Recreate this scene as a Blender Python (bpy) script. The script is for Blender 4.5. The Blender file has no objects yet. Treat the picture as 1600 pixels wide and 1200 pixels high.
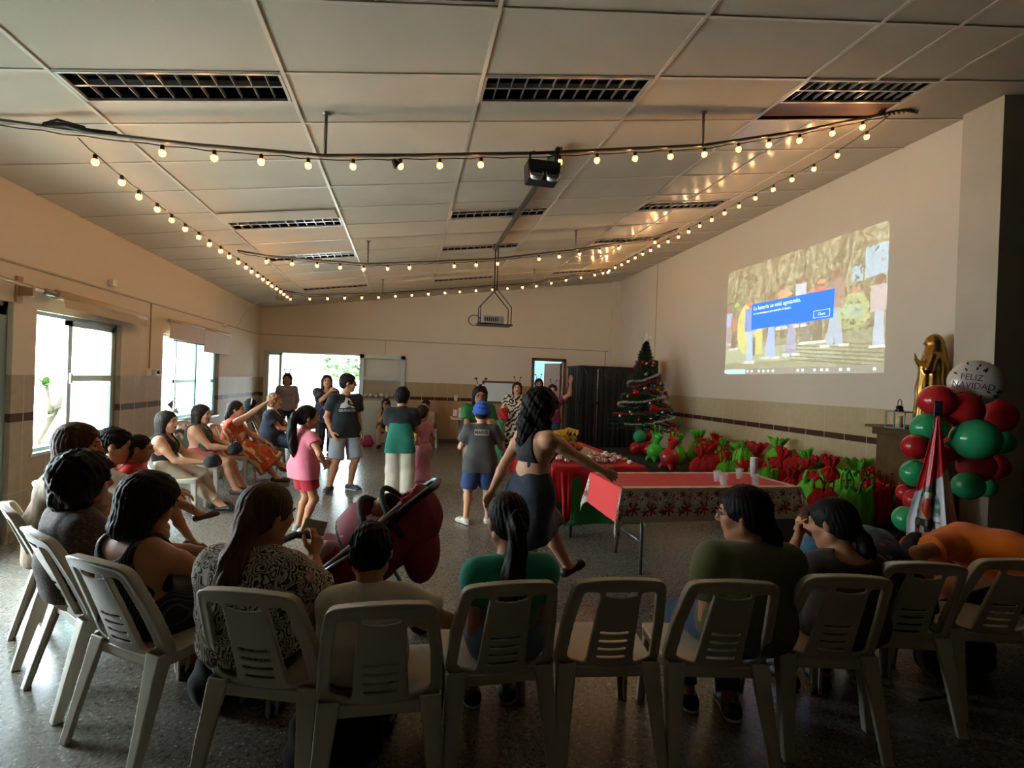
import bpy, bmesh, math, random
import numpy as np
from mathutils import Vector, Matrix, Quaternion
from mathutils.bvhtree import BVHTree

# ---------------------------------------------------------------- camera, exposure, light
SC = bpy.context.scene
COL = SC.collection
DRY = False        # True only lays out the people without meshing them
VS = 1.0       # voxel size factor of the modelled bodies
random.seed(7)
rng = np.random.RandomState(11)
CAM_YAW, CAM_PITCH, CAM_ROLL, CAM_H, CAM_F = .2018, -.0042, .0363, 1.492, 794.37
_cy, _sy = math.cos(CAM_YAW), math.sin(CAM_YAW)
_cp, _sp = math.cos(CAM_PITCH), math.sin(CAM_PITCH)
_F = Vector((_sy*_cp, _cy*_cp, _sp)); _R = Vector((_cy, -_sy, 0)); _U = _R.cross(_F)
_c, _s = math.cos(CAM_ROLL), math.sin(CAM_ROLL)
_Rr = _R*_c + _U*_s; _Ur = _U*_c - _R*_s
cd = bpy.data.cameras.new('camera'); cam = bpy.data.objects.new('camera', cd); COL.objects.link(cam)
cam.matrix_world = Matrix(((_Rr.x, _Ur.x, -_F.x, 0), (_Rr.y, _Ur.y, -_F.y, 0), (_Rr.z, _Ur.z, -_F.z, CAM_H), (0, 0, 0, 1)))
cd.sensor_width = 36; cd.lens = CAM_F/1600*36; cd.clip_start = .05; cd.clip_end = 200
SC.camera = cam
SC.view_settings.view_transform = 'Standard'; SC.view_settings.look = 'None'
SC.view_settings.gamma = 1; SC.view_settings.exposure = 3.0
try: SC.view_settings.use_curve_mapping = False
except Exception: pass
SC.cycles.max_bounces = 10; SC.cycles.diffuse_bounces = 8; SC.cycles.glossy_bounces = 3
SC.cycles.transmission_bounces = 6; SC.cycles.transparent_max_bounces = 8
SC.cycles.use_denoising = True
SC.cycles.caustics_reflective = False; SC.cycles.caustics_refractive = False
SC.cycles.sample_clamp_indirect = 6
w = bpy.data.worlds.new('daylight'); SC.world = w; w.use_nodes = True
w.node_tree.nodes['Background'].inputs[0].default_value = (.78, .93, 1, 1)
w.node_tree.nodes['Background'].inputs[1].default_value = 5.0

def area(name, loc, rot, sx, sy, power, col=(1, 1, 1), portal=False, spread=180):
    d = bpy.data.lights.new(name, 'AREA'); d.shape = 'RECTANGLE'; d.size = sx; d.size_y = sy
    d.energy = power; d.color = col; d.spread = math.radians(spread)
    if portal: d.cycles.is_portal = True
    o = bpy.data.objects.new(name, d); COL.objects.link(o); o.location = loc; o.rotation_euler = rot
    return o
HP = math.pi/2
sd_ = bpy.data.lights.new('sun', 'SUN'); sd_.energy = 9; sd_.angle = math.radians(8); sd_.color = (1, .96, .9)
so_ = bpy.data.objects.new('sun', sd_); COL.objects.link(so_); so_.rotation_euler = Vector((-.62, .12, -1)).to_track_quat('-Z', 'Y').to_euler()
# daylight enters by the openings of the left wall and the doors of the far wall (portals guide the sampling of the sky)
area('window_daylight', (-3.38, 5.87, 1.36), (0, -HP, 0), 1.25, 1.35, 1, portal=True)
area('window_daylight', (-3.38, 8.55, 1.36), (0, -HP, 0), 1.25, 1.95, 1, portal=True)
area('window_daylight', (-3.38, 4.0, 1.05), (0, -HP, 0), 2.0, 1.9, 1, portal=True)
area('door_daylight', (-2.0, 12.25, 1.0), (-HP, 0, 0), 1.9, 1.95, 1, portal=True)
area('door_daylight', (3.36, 12.25, 1.0), (-HP, 0, 0), .8, 2.0, 1, portal=True)

# ---------------------------------------------------------------- materials
def lin(c):
    if isinstance(c, str):
        c = tuple(int(c[i:i+2], 16)/255 for i in (0, 2, 4))
    return tuple((x/12.92 if x <= .04045 else ((x+.055)/1.055)**2.4) for x in c) + (1,)
MATS = {}
def mat(name, col, rough=.6, metal=0, spec=.5, emit=None, es=0, noise=0, nscale=20, bump=0, bscale=60, alpha=1, trans=0, coat=0, sheen=0, ior=1.45, sss=0):
    if name in MATS: return MATS[name]
    m = bpy.data.materials.new(name); m.use_nodes = True; nt = m.node_tree; N = nt.nodes; L = nt.links
    b = N['Principled BSDF']; MATS[name] = m
    c = lin(col); b.inputs['Base Color'].default_value = c
    b.inputs['Roughness'].default_value = rough; b.inputs['Metallic'].default_value = metal
    b.inputs['Specular IOR Level'].default_value = spec; b.inputs['IOR'].default_value = ior
    b.inputs['Alpha'].default_value = alpha; b.inputs['Transmission Weight'].default_value = trans
    b.inputs['Coat Weight'].default_value = coat; b.inputs['Sheen Weight'].default_value = sheen
    if sss:
        b.inputs['Subsurface Weight'].default_value = sss; b.inputs['Subsurface Scale'].default_value = .01
    if emit is not None:
        b.inputs['Emission Color'].default_value = lin(emit); b.inputs['Emission Strength'].default_value = es
    if noise or bump:
        tc = N.new('ShaderNodeTexCoord')
    if noise:
        n = N.new('ShaderNodeTexNoise'); n.inputs['Scale'].default_value = nscale; n.inputs['Detail'].default_value = 5
        L.new(tc.outputs['Object'], n.inputs['Vector'])
        r = N.new('ShaderNodeValToRGB'); r.color_ramp.elements[0].position = .3; r.color_ramp.elements[1].position = .7
        r.color_ramp.elements[0].color = tuple(x*(1-noise) for x in c[:3]) + (1,)
        r.color_ramp.elements[1].color = tuple(min(1, x*(1+noise)) for x in c[:3]) + (1,)
        L.new(n.outputs['Fac'], r.inputs['Fac']); L.new(r.outputs['Color'], b.inputs['Base Color'])
    if bump:
        n = N.new('ShaderNodeTexNoise'); n.inputs['Scale'].default_value = bscale; n.inputs['Detail'].default_value = 4
        L.new(tc.outputs['Object'], n.inputs['Vector'])
        bp = N.new('ShaderNodeBump'); bp.inputs['Strength'].default_value = bump; bp.inputs['Distance'].default_value = .01
        L.new(n.outputs['Fac'], bp.inputs['Height']); L.new(bp.outputs['Normal'], b.inputs['Normal'])
    return m

class NB:
    """tiny node helper"""
    def __init__(s, name, rough=.7):
        s.m = bpy.data.materials.new(name); s.m.use_nodes = True; MATS[name] = s.m
        s.nt = s.m.node_tree; s.N = s.nt.nodes; s.L = s.nt.links; s.b = s.N['Principled BSDF']
        s.b.inputs['Roughness'].default_value = rough
    def tc(s, out='Object'):
        return s.N.new('ShaderNodeTexCoord').outputs[out]
    def put(s, v, sock):
        if hasattr(v, 'is_linked') or hasattr(v, 'links'): s.L.new(v, sock)
        else: sock.default_value = v
    def math(s, op, a, b=0, c=None):
        n = s.N.new('ShaderNodeMath'); n.operation = op
        s.put(a, n.inputs[0]); s.put(b, n.inputs[1])
        if c is not None: s.put(c, n.inputs[2])
        return n.outputs[0]
    def sep(s, v):
        n = s.N.new('ShaderNodeSeparateXYZ'); s.L.new(v, n.inputs[0]); return n.outputs
    def comb(s, x, y, z):
        n = s.N.new('ShaderNodeCombineXYZ'); s.put(x, n.inputs[0]); s.put(y, n.inputs[1]); s.put(z, n.inputs[2]); return n.outputs[0]
    def noise(s, v, scale, detail=4, dist=0, rough=.5):
        n = s.N.new('ShaderNodeTexNoise'); s.L.new(v, n.inputs['Vector']); n.inputs['Scale'].default_value = scale
        n.inputs['Detail'].default_value = detail; n.inputs['Distortion'].default_value = dist; n.inputs['Roughness'].default_value = rough
        return n.outputs['Fac']
    def vor(s, v, scale, feat='F1', out='Distance', rand=1):
        n = s.N.new('ShaderNodeTexVoronoi'); n.feature = feat; s.L.new(v, n.inputs['Vector']); n.inputs['Scale'].default_value = scale
        n.inputs['Randomness'].default_value = rand
        return n.outputs[out]
    def wave(s, v, scale, dist=0, dscale=1, axis='X', prof='SIN', kind='BANDS'):
        n = s.N.new('ShaderNodeTexWave'); n.wave_type = kind; n.wave_profile = prof
        if kind == 'BANDS': n.bands_direction = axis
        s.L.new(v, n.inputs['Vector']); n.inputs['Scale'].default_value = scale; n.inputs['Distortion'].default_value = dist
        n.inputs['Detail Scale'].default_value = dscale; return n.outputs['Fac']
    def mix(s, f, a, b):
        n = s.N.new('ShaderNodeMix'); n.data_type = 'RGBA'
        s.put(f, n.inputs[0])
        for v, i in ((a, 6), (b, 7)):
            if isinstance(v, (str, tuple)): n.inputs[i].default_value = lin(v) if isinstance(v, str) or len(v) == 3 else v
            else: s.L.new(v, n.inputs[i])
        return n.outputs[2]
    def ramp(s, f, stops, const=False):
        n = s.N.new('ShaderNodeValToRGB'); cr = n.color_ramp
        if const: cr.interpolation = 'CONSTANT'
        while len(cr.elements) < len(stops): cr.elements.new(.5)
        for e, (p, c) in zip(cr.elements, stops): e.position = p; e.color = lin(c)
        s.L.new(f, n.inputs[0]); return n.outputs[0]
    def col(s, v): s.L.new(v, s.b.inputs['Base Color'])
    def bump(s, v, strength=.3, dist=.01):
        n = s.N.new('ShaderNodeBump'); n.inputs['Strength'].default_value = strength; n.inputs['Distance'].default_value = dist
        s.L.new(v, n.inputs['Height']); s.L.new(n.outputs[0], s.b.inputs['Normal'])

# ---------------------------------------------------------------- object helpers
def link(o, parent=None):
    COL.objects.link(o)
    if parent is not None: o.parent = parent
    return o
def tag(o, label=None, cat=None, group=None, kind=None):
    if label: o['label'] = label
    if cat: o['category'] = cat
    if group: o['group'] = group
    if kind: o['kind'] = kind
    return o
def empty(name, loc=(0, 0, 0), rz=0, label=None, cat=None, group=None):
    o = bpy.data.objects.new(name, None); o.location = loc; o.rotation_euler = (0, 0, rz); link(o)
    return tag(o, label, cat, group)
def copy_tree(o, parent=None):
    c = o.copy(); link(c)
    c.parent = parent
    for ch in list(o.children): copy_tree(ch, c)
    return c
class MB:
    """collects shapes into one mesh"""
    def __init__(s): s.v = []; s.f = []; s.mi = []; s.cur = 0; s.sm = []
    def add(s, vs, fs, smooth=False):
        k = len(s.v); s.v += [tuple(p) for p in vs]; s.f += [tuple(i+k for i in f) for f in fs]
        s.mi += [s.cur]*len(fs); s.sm += [smooth]*len(fs); return s
    def box(s, x0, x1, y0, y1, z0, z1, M=None):
        vs = [(x, y, z) for z in (z0, z1) for y in (y0, y1) for x in (x0, x1)]
        if M is not None: vs = [M @ Vector(p) for p in vs]
        return s.add(vs, [(0, 2, 3, 1), (4, 5, 7, 6), (0, 1, 5, 4), (2, 6, 7, 3), (0, 4, 6, 2), (1, 3, 7, 5)])
    def tube(s, pts, r, n=8, closed=False, cap=True):
        pts = [Vector(p) for p in pts]; m = len(pts)
        rs = r if isinstance(r, (list, tuple)) else [r]*m
        up = None; rings = []
        for i, p in enumerate(pts):
            a = pts[(i-1) % m] if (closed or i > 0) else p
            b = pts[(i+1) % m] if (closed or i < m-1) else p
            t = (b-a).normalized()
            if up is None:
                up = t.orthogonal().normalized()
            up = (up - t*up.dot(t))
            if up.length < 1e-6: up = t.orthogonal()
            up.normalize(); sd = t.cross(up)
            rings.append([p + (up*math.cos(2*math.pi*k/n) + sd*math.sin(2*math.pi*k/n))*rs[i] for k in range(n)])
        vs = [q for rg in rings for q in rg]; fs = []
        for i in range(m if closed else m-1):
            j = (i+1) % m
            for k in range(n):
                fs.append((i*n+k, i*n+(k+1) % n, j*n+(k+1) % n, j*n+k))
        if cap and not closed:
            fs.append(tuple(range(n-1, -1, -1))); fs.append(tuple((m-1)*n+k for k in range(n)))
        return s.add(vs, fs, True)
    def bar(s, a, b, w, h=None):
        h = h or w; a = Vector(a); b = Vector(b); t = (b-a).normalized()
        up = Vector((0, 0, 1)) if abs(t.z) < .95 else Vector((0, 1, 0))
        sd = t.cross(up).normalized(); up = sd.cross(t)
        vs = []
        for p in (a, b):
            for i, j in ((-1, -1), (1, -1), (1, 1), (-1, 1)): vs.append(p + sd*i*w/2 + up*j*h/2)
        return s.add(vs, [(3, 2, 1, 0), (4, 5, 6, 7), (0, 1, 5, 4), (1, 2, 6, 5), (2, 3, 7, 6), (3, 0, 4, 7)])
    def lathe(s, prof, n=16, c=(0, 0, 0), M=None, sx=1, sy=1):
        vs = []; fs = []
        for r, z in prof:
            for k in range(n):
                a = 2*math.pi*k/n; p = Vector((c[0]+r*math.cos(a)*sx, c[1]+r*math.sin(a)*sy, c[2]+z))
                vs.append(M @ p if M is not None else p)
        for i in range(len(prof)-1):
            for k in range(n): fs.append((i*n+k, i*n+(k+1) % n, (i+1)*n+(k+1) % n, (i+1)*n+k))
        if prof[0][0] > 1e-4: fs.append(tuple(range(n-1, -1, -1)))
        if prof[-1][0] > 1e-4: fs.append(tuple((len(prof)-1)*n+k for k in range(n)))
        return s.add(vs, fs, True)
    def ball(s, c, r, n=16, m=10, M=None):
        rx, ry, rz = r if isinstance(r, (tuple, list)) else (r, r, r)
        vs = []; fs = []
        for i in range(m+1):
            t = math.pi*i/m
            for k in range(n):
                a = 2*math.pi*k/n; p = Vector((rx*math.sin(t)*math.cos(a), ry*math.sin(t)*math.sin(a), -rz*math.cos(t)))
                if M is not None: p = M @ p
                vs.append(p + Vector(c))
        for i in range(m):
            for k in range(n): fs.append((i*n+k, i*n+(k+1) % n, (i+1)*n+(k+1) % n, (i+1)*n+k))
        return s.add(vs, fs, True)
    def grid(s, P, closed_u=False):
        """P[i][j] points"""
        nu = len(P); nv = len(P[0]); vs = [p for row in P for p in row]; fs = []
        for i in range(nu if closed_u else nu-1):
            j2 = (i+1) % nu
            for j in range(nv-1): fs.append((i*nv+j, j2*nv+j, j2*nv+j+1, i*nv+j+1))
        return s.add(vs, fs, True)
    def quad(s, *p): return s.add(p, [tuple(range(len(p)))])
    def build(s, name, m, parent=None, loc=None, rz=0, bevel=0, solid=0, subsurf=0):
        me = bpy.data.meshes.new(name); me.from_pydata([tuple(v) for v in s.v], [], s.f)
        for mm in (m if isinstance(m, (list, tuple)) else [m]): me.materials.append(mm)
        me.polygons.foreach_set('material_index', s.mi); me.polygons.foreach_set('use_smooth', s.sm); me.update()
        o = bpy.data.objects.new(name, me); link(o, parent)
        if loc is not None: o.location = loc
        o.rotation_euler = (0, 0, rz)
        if solid:
            md = o.modifiers.new('solid', 'SOLIDIFY'); md.thickness = solid; md.offset = 0
        if bevel:
            md = o.modifiers.new('bevel', 'BEVEL'); md.width = bevel; md.segments = 2; md.limit_method = 'ANGLE'
        if subsurf:
            md = o.modifiers.new('sub', 'SUBSURF'); md.levels = subsurf; md.render_levels = subsurf
        return o
def np_mesh(name, V, F, mats, parent=None, mi=None, smooth=True):
    me = bpy.data.meshes.new(name); V = np.asarray(V, np.float32); F = np.asarray(F, np.int32)
    me.vertices.add(len(V)); me.vertices.foreach_set('co', V.ravel())
    n = F.shape[1]
    me.loops.add(F.size); me.loops.foreach_set('vertex_index', F.ravel())
    me.polygons.add(len(F)); me.polygons.foreach_set('loop_start', np.arange(0, F.size, n, dtype=np.int32))
    me.polygons.foreach_set('loop_total', np.full(len(F), n, np.int32))
    for m in (mats if isinstance(mats, (list, tuple)) else [mats]): me.materials.append(m)
    if mi is not None: me.polygons.foreach_set('material_index', mi.astype(np.int32))
    me.polygons.foreach_set('use_smooth', np.full(len(F), smooth)); me.update(calc_edges=True); me.validate()
    o = bpy.data.objects.new(name, me); link(o, parent); return o

def text_mesh(name, body, size, m, parent, M, extrude=.001, align='CENTER', sx=1, bold=0):
    cu = bpy.data.curves.new(name, 'FONT'); cu.body = body; cu.size = size; cu.extrude = extrude
    cu.align_x = align; cu.align_y = 'CENTER'; cu.offset = bold
    t = bpy.data.objects.new(name, cu); COL.objects.link(t)
    dg = bpy.context.evaluated_depsgraph_get(); me = bpy.data.meshes.new_from_object(t.evaluated_get(dg))
    bpy.data.objects.remove(t); bpy.data.curves.remove(cu)
    for v in me.vertices: v.co.x *= sx
    me.transform(M); me.materials.clear(); me.materials.append(m)
    o = bpy.data.objects.new(name, me); link(o, parent); return o

# ---------------------------------------------------------------- implicit surfaces
def surface_nets(A, org, vx):
    """A: float array, inside < 0"""
    S = A < 0
    nx, ny, nz = A.shape
    c = S[:-1, :-1, :-1].astype(np.uint8)
    cnt = np.zeros((nx-1, ny-1, nz-1), np.uint8)
    for i in (0, 1):
        for j in (0, 1):
            for k in (0, 1): cnt += S[i:nx-1+i, j:ny-1+j, k:nz-1+k]
    act = (cnt > 0) & (cnt < 8)
    idx = -np.ones(act.shape, np.int32); I = np.argwhere(act); idx[act] = np.arange(len(I))
    P = np.zeros((len(I), 3)); W = np.zeros(len(I))
    cor = [(0, 0, 0), (1, 0, 0), (0, 1, 0), (1, 1, 0), (0, 0, 1), (1, 0, 1), (0, 1, 1), (1, 1, 1)]
    vals = np.stack([A[I[:, 0]+a, I[:, 1]+b, I[:, 2]+d] for a, b, d in cor], 1)
    for e0, e1 in ((0, 1), (2, 3), (4, 5), (6, 7), (0, 2), (1, 3), (4, 6), (5, 7), (0, 4), (1, 5), (2, 6), (3, 7)):
        a = vals[:, e0]; b = vals[:, e1]; x = (a < 0) != (b < 0)
        t = np.where(x, a/np.where(np.abs(a-b) < 1e-12, 1, a-b), 0)
        p0 = np.array(cor[e0]); p1 = np.array(cor[e1])
        P += np.where(x[:, None], p0+(p1-p0)*t[:, None], 0); W += x
    P /= np.maximum(W, 1)[:, None]
    V = (P+I)*vx+np.array(org)
    F = []
    for ax in range(3):
        sl0 = [slice(None)]*3; sl1 = [slice(None)]*3; sl0[ax] = slice(0, -1); sl1[ax] = slice(1, None)
        a = S[tuple(sl0)]; b = S[tuple(sl1)]; E = np.argwhere(a != b)
        o1, o2 = [(1, 2), (2, 0), (0, 1)][ax]
        ok = (E[:, o1] > 0) & (E[:, o2] > 0) & (E[:, o1] < idx.shape[o1]) & (E[:, o2] < idx.shape[o2])
        E = E[ok]; ins = S[E[:, 0], E[:, 1], E[:, 2]]
        q = []
        for d1, d2 in ((1, 1), (0, 1), (0, 0), (1, 0)):
            C = E.copy(); C[:, o1] -= d1; C[:, o2] -= d2; q.append(idx[C[:, 0], C[:, 1], C[:, 2]])
        Q = np.stack(q, 1); Q[~ins] = Q[~ins][:, ::-1]; F.append(Q)
    F = np.concatenate(F); F = F[(F >= 0).all(1)]
    return V, F
def func_mesh(fn, lo, hi, vx):
    lo = np.array(lo, float)-vx*1.5; n = np.ceil((np.array(hi)+vx*1.5-lo)/vx).astype(int)+1
    ax = [lo[i]+np.arange(n[i])*vx for i in range(3)]
    X, Y, Z = np.meshgrid(*ax, indexing='ij')
    return surface_nets(fn(X, Y, Z), lo, vx)
def smin(a, b, k):
    h = np.clip(.5+.5*(b-a)/k, 0, 1); return b+(a-b)*h-k*h*(1-h)
def smax(a, b, k): return -smin(-a, -b, k)

class Sdf:
    def __init__(s): s.u = []; s.sub = []; s.cut = []; s.disp = None; s.damp = 0
    def cone(s, a, b, r1, r2, k=.02, clip=None):
        s.u.append(('c', np.array(a, float), np.array(b, float), r1, r2, k, clip)); return s
    def ell(s, c, r, R=None, k=.02, clip=None, sub=False):
        p = ('e', np.array(c, float), np.array(r, float), np.eye(3) if R is None else np.array(R, float), 0, k, clip)
        (s.sub if sub else s.u).append(p); return s
    def subcone(s, a, b, r1, r2, k=.01): s.sub.append(('c', np.array(a, float), np.array(b, float), r1, r2, k, None)); return s
    def plane(s, p, n, k=.004):
        """keeps the side opposite to n"""
        n = np.array(n, float); n /= np.linalg.norm(n); s.cut.append((np.array(p, float), n, k)); return s
    @staticmethod
    def ev(pr, P):
        if pr[0] == 'c':
            a, b, r1, r2 = pr[1:5]; ba = b-a; L = max(ba@ba, 1e-9); pa = P-a
            h = np.clip((pa@ba)/L, 0, 1); q = pa-h[..., None]*ba
            d = np.sqrt((q*q).sum(-1))-(r1+(r2-r1)*h)
        else:
            c, r, R = pr[1:4]; q = (P-c)@R
            k0 = np.sqrt(((q/r)**2).sum(-1)); k1 = np.sqrt(((q/(r*r))**2).sum(-1))
            d = np.where(k1 > 1e-6, k0*(k0-1)/np.maximum(k1, 1e-6), -r.min())
        if pr[6] is not None:
            for (cp, cn) in pr[6]: d = np.maximum(d, (P-cp)@cn)
        return d
    def bounds(s):
        lo = np.full(3, 1e9); hi = -lo
        for p in s.u:
            if p[0] == 'c':
                for q, r in ((p[1], p[3]), (p[2], p[4])): lo = np.minimum(lo, q-r); hi = np.maximum(hi, q+r)
            else:
                m = p[2].max(); lo = np.minimum(lo, p[1]-m); hi = np.maximum(hi, p[1]+m)
        return lo-.03, hi+.03
    def mesh(s, vx):
        vx *= VS
        lo, hi = s.bounds(); B = 12
        nb = np.ceil((hi-lo)/(vx*B)).astype(int)+1
        A = np.ones(tuple(nb*B), np.float32)
        bi = np.argwhere(np.ones(nb, bool)); cen = lo+(bi+.5)*B*vx-vx*.5; hd = B*vx*.87
        D = np.stack([s.ev(p, cen) for p in s.u], 1); dm = D.min(1)
        tot = dm.copy()
        for p in s.sub: tot = np.maximum(tot, -s.ev(p, cen))
        for cp, cn, k in s.cut: tot = np.maximum(tot, (cen-cp)@cn)
        mg = hd+.03+s.damp
        actm = np.abs(tot) < mg
        deep = tot <= -mg
        for i in bi[deep]: A[i[0]*B:(i[0]+1)*B, i[1]*B:(i[1]+1)*B, i[2]*B:(i[2]+1)*B] = -1
        bi = bi[actm]; D = D[actm]; dm = dm[actm]
        g = np.arange(B)*vx; gx, gy, gz = np.meshgrid(g, g, g, indexing='ij')
        loc = np.stack([gx, gy, gz], -1).reshape(-1, 3)
        base = lo+bi*B*vx
        val = np.full((len(bi), B**3), 9., np.float64)
        for j, p in enumerate(s.u):
            w_ = np.where(D[:, j] < dm+2*hd+.05)[0]
            if len(w_) == 0: continue
            P = base[w_][:, None, :]+loc[None]
            d = s.ev(p, P); k = p[5]
            val[w_] = smin(val[w_], d, k) if j else d
        if s.sub or s.cut or s.disp is not None:
            for c0 in range(0, len(bi), 150):
                sl = slice(c0, c0+150); P = base[sl][:, None, :]+loc[None]; v = val[sl]
                if s.disp is not None: v = v+s.disp(P)
                for p in s.sub: v = smax(v, -s.ev(p, P), p[5])
                for cp, cn, k in s.cut: v = smax(v, (P-cp)@cn, k)
                val[sl] = v
        for i, v in zip(bi, val): A[i[0]*B:(i[0]+1)*B, i[1]*B:(i[1]+1)*B, i[2]*B:(i[2]+1)*B] = v.reshape(B, B, B)
        return surface_nets(A, lo, vx)
    def build(s, name, m, vx, parent=None, faces_mat=None):
        V, F = s.mesh(vx); mi = None
        if faces_mat is not None:
            cen = V[F].mean(1); mi = faces_mat(cen)
        return np_mesh(name, V, F, m, parent, mi)
# ---------------------------------------------------------------- people
def V3(*a): return np.array(a, float)
def nrm(v): v = np.array(v, float); return v/max(np.linalg.norm(v), 1e-9)
def rotx(a): c, s = math.cos(a), math.sin(a); return np.array([[1, 0, 0], [0, c, -s], [0, s, c]])
def roty(a): c, s = math.cos(a), math.sin(a); return np.array([[c, 0, s], [0, 1, 0], [-s, 0, c]])
def rotz(a): c, s = math.cos(a), math.sin(a); return np.array([[c, -s, 0], [s, c, 0], [0, 0, 1]])
def ik(a, t, l1, l2, pole):
    a = np.array(a, float); t = np.array(t, float); d = t-a; L = np.linalg.norm(d)
    L2 = min(max(L, abs(l1-l2)+.01), (l1+l2)*.998); d = d/max(L, 1e-9)
    x = (l1*l1-l2*l2+L2*L2)/(2*L2); h = math.sqrt(max(l1*l1-x*x, 0))
    p = np.array(pole, float); p = p-d*(p@d); p = nrm(p)
    return a+d*x+p*h, a+d*L2
SKINS = ['C08A68', 'B07A58', '9C6A4A', 'CC9876']
def skin_mat(i): return mat('skin_%d' % i, SKINS[i], .5, sss=.06, spec=.35)
def hair_mat(n, c, c2=None):
    if n in MATS: return MATS[n]
    b = NB(n, .6); v = b.tc(); mp = b.N.new('ShaderNodeMapping'); b.L.new(v, mp.inputs[0]); mp.inputs['Scale'].default_value = (1, 1, .12)
    f = b.noise(mp.outputs[0], 90, 3); b.col(b.mix(f, c, c2 or c)); b.bump(f, .7, .006); b.b.inputs['Specular IOR Level'].default_value = .16
    return b.m
HB = hair_mat('black_hair', '0C0A0A', '1A1513'); HD = hair_mat('dark_brown_hair', '17100D', '33241B'); HM = hair_mat('brown_hair', '2A1B12', '6A4A32')
EYEW = mat('eye_white', '9A9088', .5); EYEI = mat('iris', '1A0F0A', .2); BROW = mat('brow_hair', '1C1410', .8); LIPS = mat('lips', '8C4A40', .4)
PEOPLE = []

def hand_prims(S, w, d, n, hs, curl, side):
    """palm and five bent fingers; w wrist, d pointing direction, n palm normal, side +1 thumb towards d x n"""
    d = nrm(d); n = nrm(np.array(n)-d*(np.array(n)@d)); sd = np.cross(d, n)*side
    q = hs*1.02
    S.cone(w, w+d*.035*q, .019*q, .020*q, k=.012)
    kn = []
    for i, off in enumerate((.030, .010, -.010, -.029)):
        k_ = w+d*(.088-(.006 if i in (0,) else 0)-(.012 if i == 3 else 0))*q+sd*off*q
        S.cone(w+d*.02*q+sd*off*.45*q, k_, .0135*q, .0112*q, k=.010); kn.append(k_)
    ln = ((.042, .024, .019), (.046, .028, .021), (.042, .026, .020), (.033, .020, .017))
    for i, k_ in enumerate(kn):
        p = k_; a = 0; cc = curl[i] if isinstance(curl, (list, tuple)) else curl*(1+.12*i)
        for j in range(3):
            a += cc*(.75 if j == 0 else 1.)
            dr = d*math.cos(a)+n*math.sin(a)+sd*(.10-.065*i)*(1 if j == 0 else .3)
            e = p+nrm(dr)*ln[i][j]*q
            S.cone(p, e, (.0098-.0008*j)*q, (.0090-.0009*j)*q, k=.004); p = e
    t0 = w+d*.022*q+sd*.020*q; t1 = t0+nrm(d*.62+sd*.75+n*.35)*.040*q
    t2 = t1+nrm(d*.85+sd*.3+n*.5)*.030*q; t3 = t2+nrm(d*.9+sd*.02+n*.5)*.024*q
    S.cone(t0, t1, .0135*q, .0115*q, k=.010); S.cone(t1, t2, .0112*q, .0100*q, k=.005); S.cone(t2, t3, .0100*q, .0085*q, k=.005)

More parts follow.
